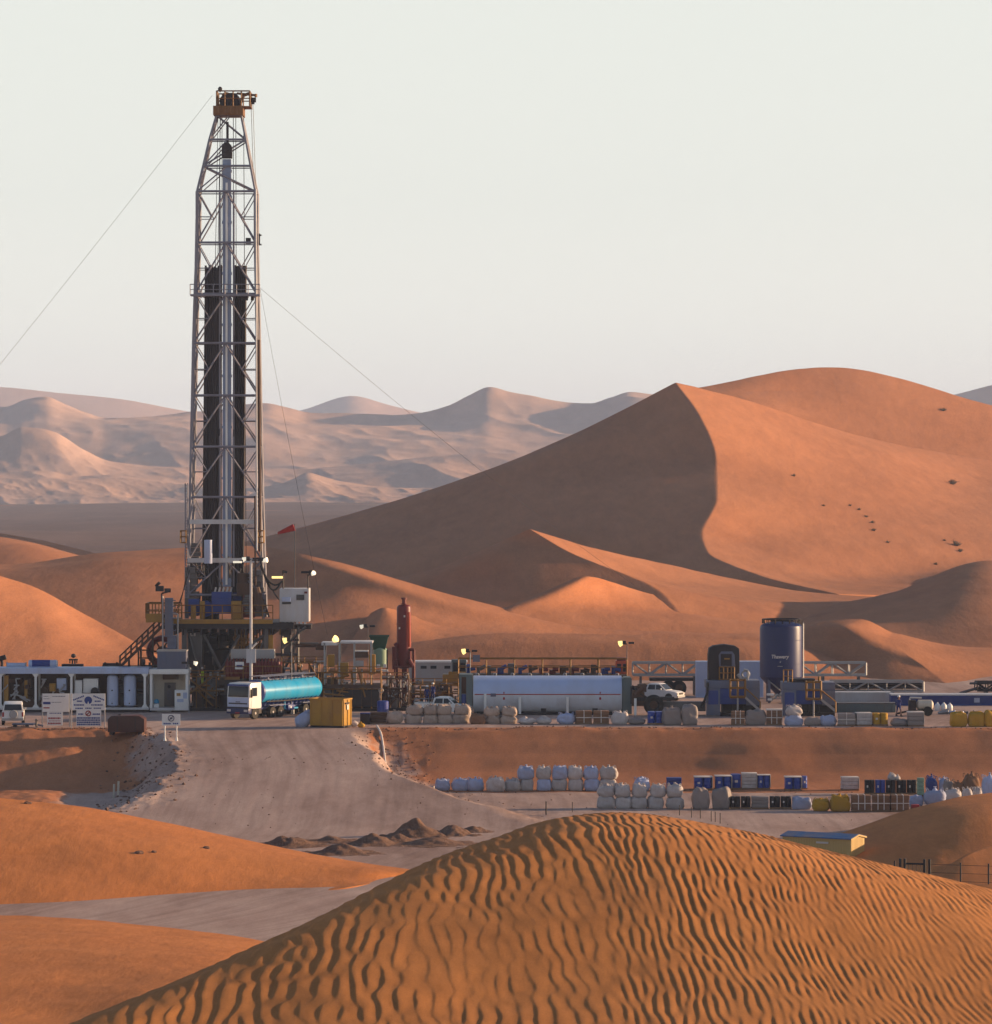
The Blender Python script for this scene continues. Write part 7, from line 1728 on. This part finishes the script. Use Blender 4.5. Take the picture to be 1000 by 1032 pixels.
for k, (px, py, s_, lab) in enumerate(((960, 488, 1.7, 'largest dark shrub high on the lit right flank of the great dune'), (964, 550, 1.5, 'ragged shrub low on the lit flank near the right edge'), (968, 556, .9, 'small shrub just below the ragged low one near the right edge'),
        (800, 480, .8, 'small shrub uppermost in the diagonal line on the lit bowl'), (830, 510, .55, 'tiny shrub isolated left of the diagonal line'), (857, 510, .6, 'small shrub second down the diagonal line on the lit bowl'), (866, 514, .65, 'small shrub third down the diagonal line on the lit bowl'), (873, 521, .65, 'small shrub fourth down the diagonal line on the lit bowl'), (879, 527, .7, 'small shrub fifth down the diagonal line on the lit bowl'), (881, 535, .8, 'darkest shrub near the low end of the diagonal line'), (895, 547, .6, 'small shrub at the low end of the diagonal line'), (943, 569, .7, 'small shrub near the foot of the lit bowl at the right'), (952, 545, .55, 'tiny shrub left of the ragged low one'), (951, 414, 1.3, 'faint shrub high on the dim hind slope at the right'))):
    shrub(px, py, s_, lab, k)

# people : one skinned body, clothed by children
def person(label, px, D, z, rot=0, top='coverall', hat='clean', pose='stand', h=1.76, legs=None):
    k = h / 1.8; J = {}
    sp = .30 if pose == 'walk' else .16
    V = [('pelvis', (0, 0, .95), .15), ('belly', (0, 0, 1.08), .14), ('chest', (0, .01, 1.30), .165), ('neck', (0, 0, 1.49), .062), ('head0', (0, -.01, 1.58), .075), ('head1', (0, -.015, 1.69), .092), ('crown', (0, 0, 1.76), .06)]
    E = [('pelvis', 'belly'), ('belly', 'chest'), ('chest', 'neck'), ('neck', 'head0'), ('head0', 'head1'), ('head1', 'crown')]
    for s, n_ in ((-1, 'l'), (1, 'r')):
        fy = (-s * .16 if pose == 'walk' else 0)
        V += [(n_ + 'hip', (s * .1, 0, .90), .105), (n_ + 'knee', (s * sp * .75, fy * .6 - .02, .50), .068), (n_ + 'ank', (s * sp, fy + .03, .09), .045), (n_ + 'toe', (s * sp * 1.05, fy - .15, .035), .035),
              (n_ + 'sh', (s * .19, .01, 1.42), .065), (n_ + 'el', (s * .27, .03 + (s * .05 if pose == 'walk' else 0), 1.14), .045), (n_ + 'wr', (s * .28, -.08, .90), .03), (n_ + 'palm', (s * .285, -.11, .83), .028)]
        E += [('pelvis', n_ + 'hip'), (n_ + 'hip', n_ + 'knee'), (n_ + 'knee', n_ + 'ank'), (n_ + 'ank', n_ + 'toe'), ('chest', n_ + 'sh'), (n_ + 'sh', n_ + 'el'), (n_ + 'el', n_ + 'wr'), (n_ + 'wr', n_ + 'palm')]
        for f in range(4):
            L_ = (.062, .072, .068, .055)[f]; y = -.145 + f * .021
            V += [(f'{n_}f{f}a', (s * .288, y, .80), .0095), (f'{n_}f{f}b', (s * .283, y - .004, .80 - L_ * .6), .0085), (f'{n_}f{f}c', (s * .272, y - .004, .80 - L_), .0075)]
            E += [(n_ + 'palm', f'{n_}f{f}a'), (f'{n_}f{f}a', f'{n_}f{f}b'), (f'{n_}f{f}b', f'{n_}f{f}c')]
        V += [(n_ + 'th0', (s * .27, -.155, .85), .011), (n_ + 'th1', (s * .262, -.175, .81), .009)]; E += [(n_ + 'palm', n_ + 'th0'), (n_ + 'th0', n_ + 'th1')]
    idx = {n_: i for i, (n_, _, _) in enumerate(V)}
    me = bpy.data.meshes.new('person'); me.from_pydata([tuple(c * k for c in p) for _, p, _ in V], [(idx[a], idx[b]) for a, b in E], [])
    o = bpy.data.objects.new('tmp_body', me); COL.objects.link(o); md = o.modifiers.new('skin', 'SKIN'); me.skin_vertices.new() if not me.skin_vertices else None
    for i, (_, _, r) in enumerate(V): me.skin_vertices[0].data[i].radius = (r * k, r * k)
    me.skin_vertices[0].data[0].use_root = True
    sb = o.modifiers.new('sub', 'SUBSURF'); sb.levels = 1; sb.render_levels = 1
    dg = bpy.context.evaluated_depsgraph_get(); body = bpy.data.meshes.new_from_object(o.evaluated_get(dg)); bpy.data.objects.remove(o)
    body.name = 'person'; body.materials.clear(); body.materials.append(M['skin']); body.materials.append(M[top])
    for p in body.polygons:
        c = p.center / k; p.use_smooth = True; p.material_index = 1 if (c.z < 1.46 and not (abs(c.x) > .23 and c.z < .92)) else 0
    b = obj('person', body); b.location = ((px - 500) / F * D, D, z); b.rotation_euler = (0, 0, R(rot)); tag(b, label, 'person', 'workers on the site')
    m = MB(); m.lathe([(.125, 1.70), (.122, 1.74), (.105, 1.80), (.06, 1.845), (.01, 1.855)], (0, -.01, 0), n=18); m.lathe([(.15, 1.695), (.15, 1.71)], (0, -.035, 0), n=18)
    m.v = [tuple(c * k for c in v_) for v_ in m.v]; obj('hard_hat', m.mesh('hard_hat', M[hat]), b)
    f = MB(); f.box(-.012, .012, -.118, -.09, 1.60, 1.645); f.box(-.025, .025, -.105, -.09, 1.565, 1.572); f.box(-.045, -.02, -.108, -.09, 1.65, 1.66); f.box(.02, .045, -.108, -.09, 1.65, 1.66)
    for s in (-1, 1): f.box(s * .088, s * .1, -.02, .02, 1.61, 1.66)
    f.v = [tuple(c * k for c in v_) for v_ in f.v]; obj('face', f.mesh('face', M['skin']), b)
    bt = MB()
    for s in (-1, 1):
        fy = (-s * .16 if pose == 'walk' else 0); bt.box(s * sp - .05, s * sp + .05, fy - .19, fy + .08, 0, .09); bt.cyl((s * sp, fy + .03, .05), (s * sp, fy + .03, .22), .06, n=10)
    bt.v = [tuple(c * k for c in v_) for v_ in bt.v]; obj('boots', bt.mesh('boots', M['black']), b)
    return b
person('worker in blue coverall and white hard hat standing beside the cream tank trailer', 906, dist(722, 0), 0, rot=150, pose='walk', h=1.95)
person('worker in blue coverall and white hard hat, left of two by the mud pumps', 430.5, 379, .95 + .0, rot=20)
person('worker in blue coverall and white hard hat, right of two by the mud pumps', 436.5, 380, 1.15, rot=-30)
m = MB(); m.box(-2.4, 2.4, -.8, 1.4, 0, .94); t = T('work_platform', 'low dark work platform under the two blue workers', 'platform', 433, 716, D=379)
q = t.part('deck', M['dark']); q.box(-1.4, 1.3, -.6, 1.6, .85, .95); q.box(.1, 1.3, .4, 1.6, .95, 1.15)
for x in (-1.3, 0, 1.2):
    q = t.part('leg', M['grey']); q.box(x - .06, x + .06, -.5, -.38, 0, .85); q.box(x - .06, x + .06, 1.4, 1.52, 0, .85)
q = t.part('railing', M['lgrey']); q.rail([(-1.4, -.55, .95), (1.3, -.55, .95)], h=.55, step=1.3, r=.03, mid=False)
t.done()
person('worker in a lime vest standing below the drill floor', 204, 384.5, rig.v(690) - .0, rot=-60, top='hivis', hat='strap', h=1.75)
# ------------------------------------------------------------------ camera, sun, sky, air
cam = bpy.data.cameras.new('camera'); co = bpy.data.objects.new('camera', cam); COL.objects.link(co)
co.location = (0, 0, CZ); co.rotation_euler = (R(90), 0, 0)
cam.sensor_fit = 'HORIZONTAL'; cam.sensor_width = 36; cam.lens = 36 * F / 1000.0
cam.shift_y = -(516 - HZ) / 1000.0
cam.clip_start = 0.5; cam.clip_end = 60000
SC.camera = co
SUN_EL, SUN_AZ = 10.8, 13.0       # azimuth measured from +x (right) towards +y (away)
sd = Vector((math.cos(R(SUN_EL)) * math.cos(R(SUN_AZ)), math.cos(R(SUN_EL)) * math.sin(R(SUN_AZ)), math.sin(R(SUN_EL))))
sl = bpy.data.lights.new('sun', 'SUN'); so = bpy.data.objects.new('sun', sl); COL.objects.link(so)
sl.energy = 5.0; sl.angle = R(0.6); sl.color = (1.0, 0.67, 0.38)
so.rotation_euler = sd.to_track_quat('Z', 'Y').to_euler(); so.location = sd * 300
w = bpy.data.worlds.new('World'); SC.world = w; w.use_nodes = True
nt = w.node_tree; bg = nt.nodes['Background']
sky = nt.nodes.new('ShaderNodeTexSky'); sky.sky_type = 'NISHITA'; sky.sun_disc = False
sky.sun_elevation = R(SUN_EL); sky.sun_rotation = R(90 - SUN_AZ); sky.air_density = 1.0; sky.dust_density = 1.5; sky.ozone_density = 1.5
tc = nt.nodes.new('ShaderNodeTexCoord'); sp = nt.nodes.new('ShaderNodeSeparateXYZ')
nt.links.new(tc.outputs['Generated'], sp.inputs[0])
# veil of dust in the lower sky: pale and even near the horizon
veil = ramp(nt, sp.outputs[2], [(0.0, (9.0, 8.4, 7.3)), (0.03, (7.2, 7.1, 6.4)), (0.07, (6.4, 6.5, 5.95)), (0.13, (6.2, 6.4, 5.9)), (0.26, (1.0, 1.4, 2.6))])
fac = ramp(nt, sp.outputs[2], [(0.0, (1, 1, 1)), (0.14, (0.95, 0.95, 0.95)), (0.30, (0.2, 0.2, 0.2))])
mx = mixc(nt, fac, sky.outputs[0], veil)
nt.links.new(mx, bg.inputs[0]); bg.inputs[1].default_value = 0.08
# dusty air
hz = bpy.data.materials.new('dusty_air'); hz.use_nodes = True
hn = hz.node_tree; hn.nodes.clear()
ho = hn.nodes.new('ShaderNodeOutputMaterial'); pv = hn.nodes.new('ShaderNodeVolumePrincipled')
pv.inputs['Color'].default_value = (0.56, 0.71, 1.0, 1); pv.inputs['Density'].default_value = HAZE
pv.inputs['Anisotropy'].default_value = 0.0
hn.links.new(pv.outputs[0], ho.inputs['Volume'])
bm = bmesh.new(); bmesh.ops.create_cube(bm, size=1)
me = bpy.data.meshes.new('haze'); bm.to_mesh(me); bm.free(); me.materials.append(hz)
ho_ = bpy.data.objects.new('haze', me); COL.objects.link(ho_); ho_['kind'] = 'stuff'
ho_.scale = (24000, 11900, 320); ho_.location = (0, 5900, -60 + 160)
SC.view_settings.view_transform = 'Standard'; SC.view_settings.look = 'None'
SC.view_settings.exposure = 0.84; SC.view_settings.gamma = 1.0
SC.render.engine = 'CYCLES'
cy = SC.cycles
cy.use_denoising = True; cy.denoiser = 'OPENIMAGEDENOISE'
cy.volume_bounces = 2; cy.max_bounces = 6; cy.diffuse_bounces = 3
cy.use_adaptive_sampling = False
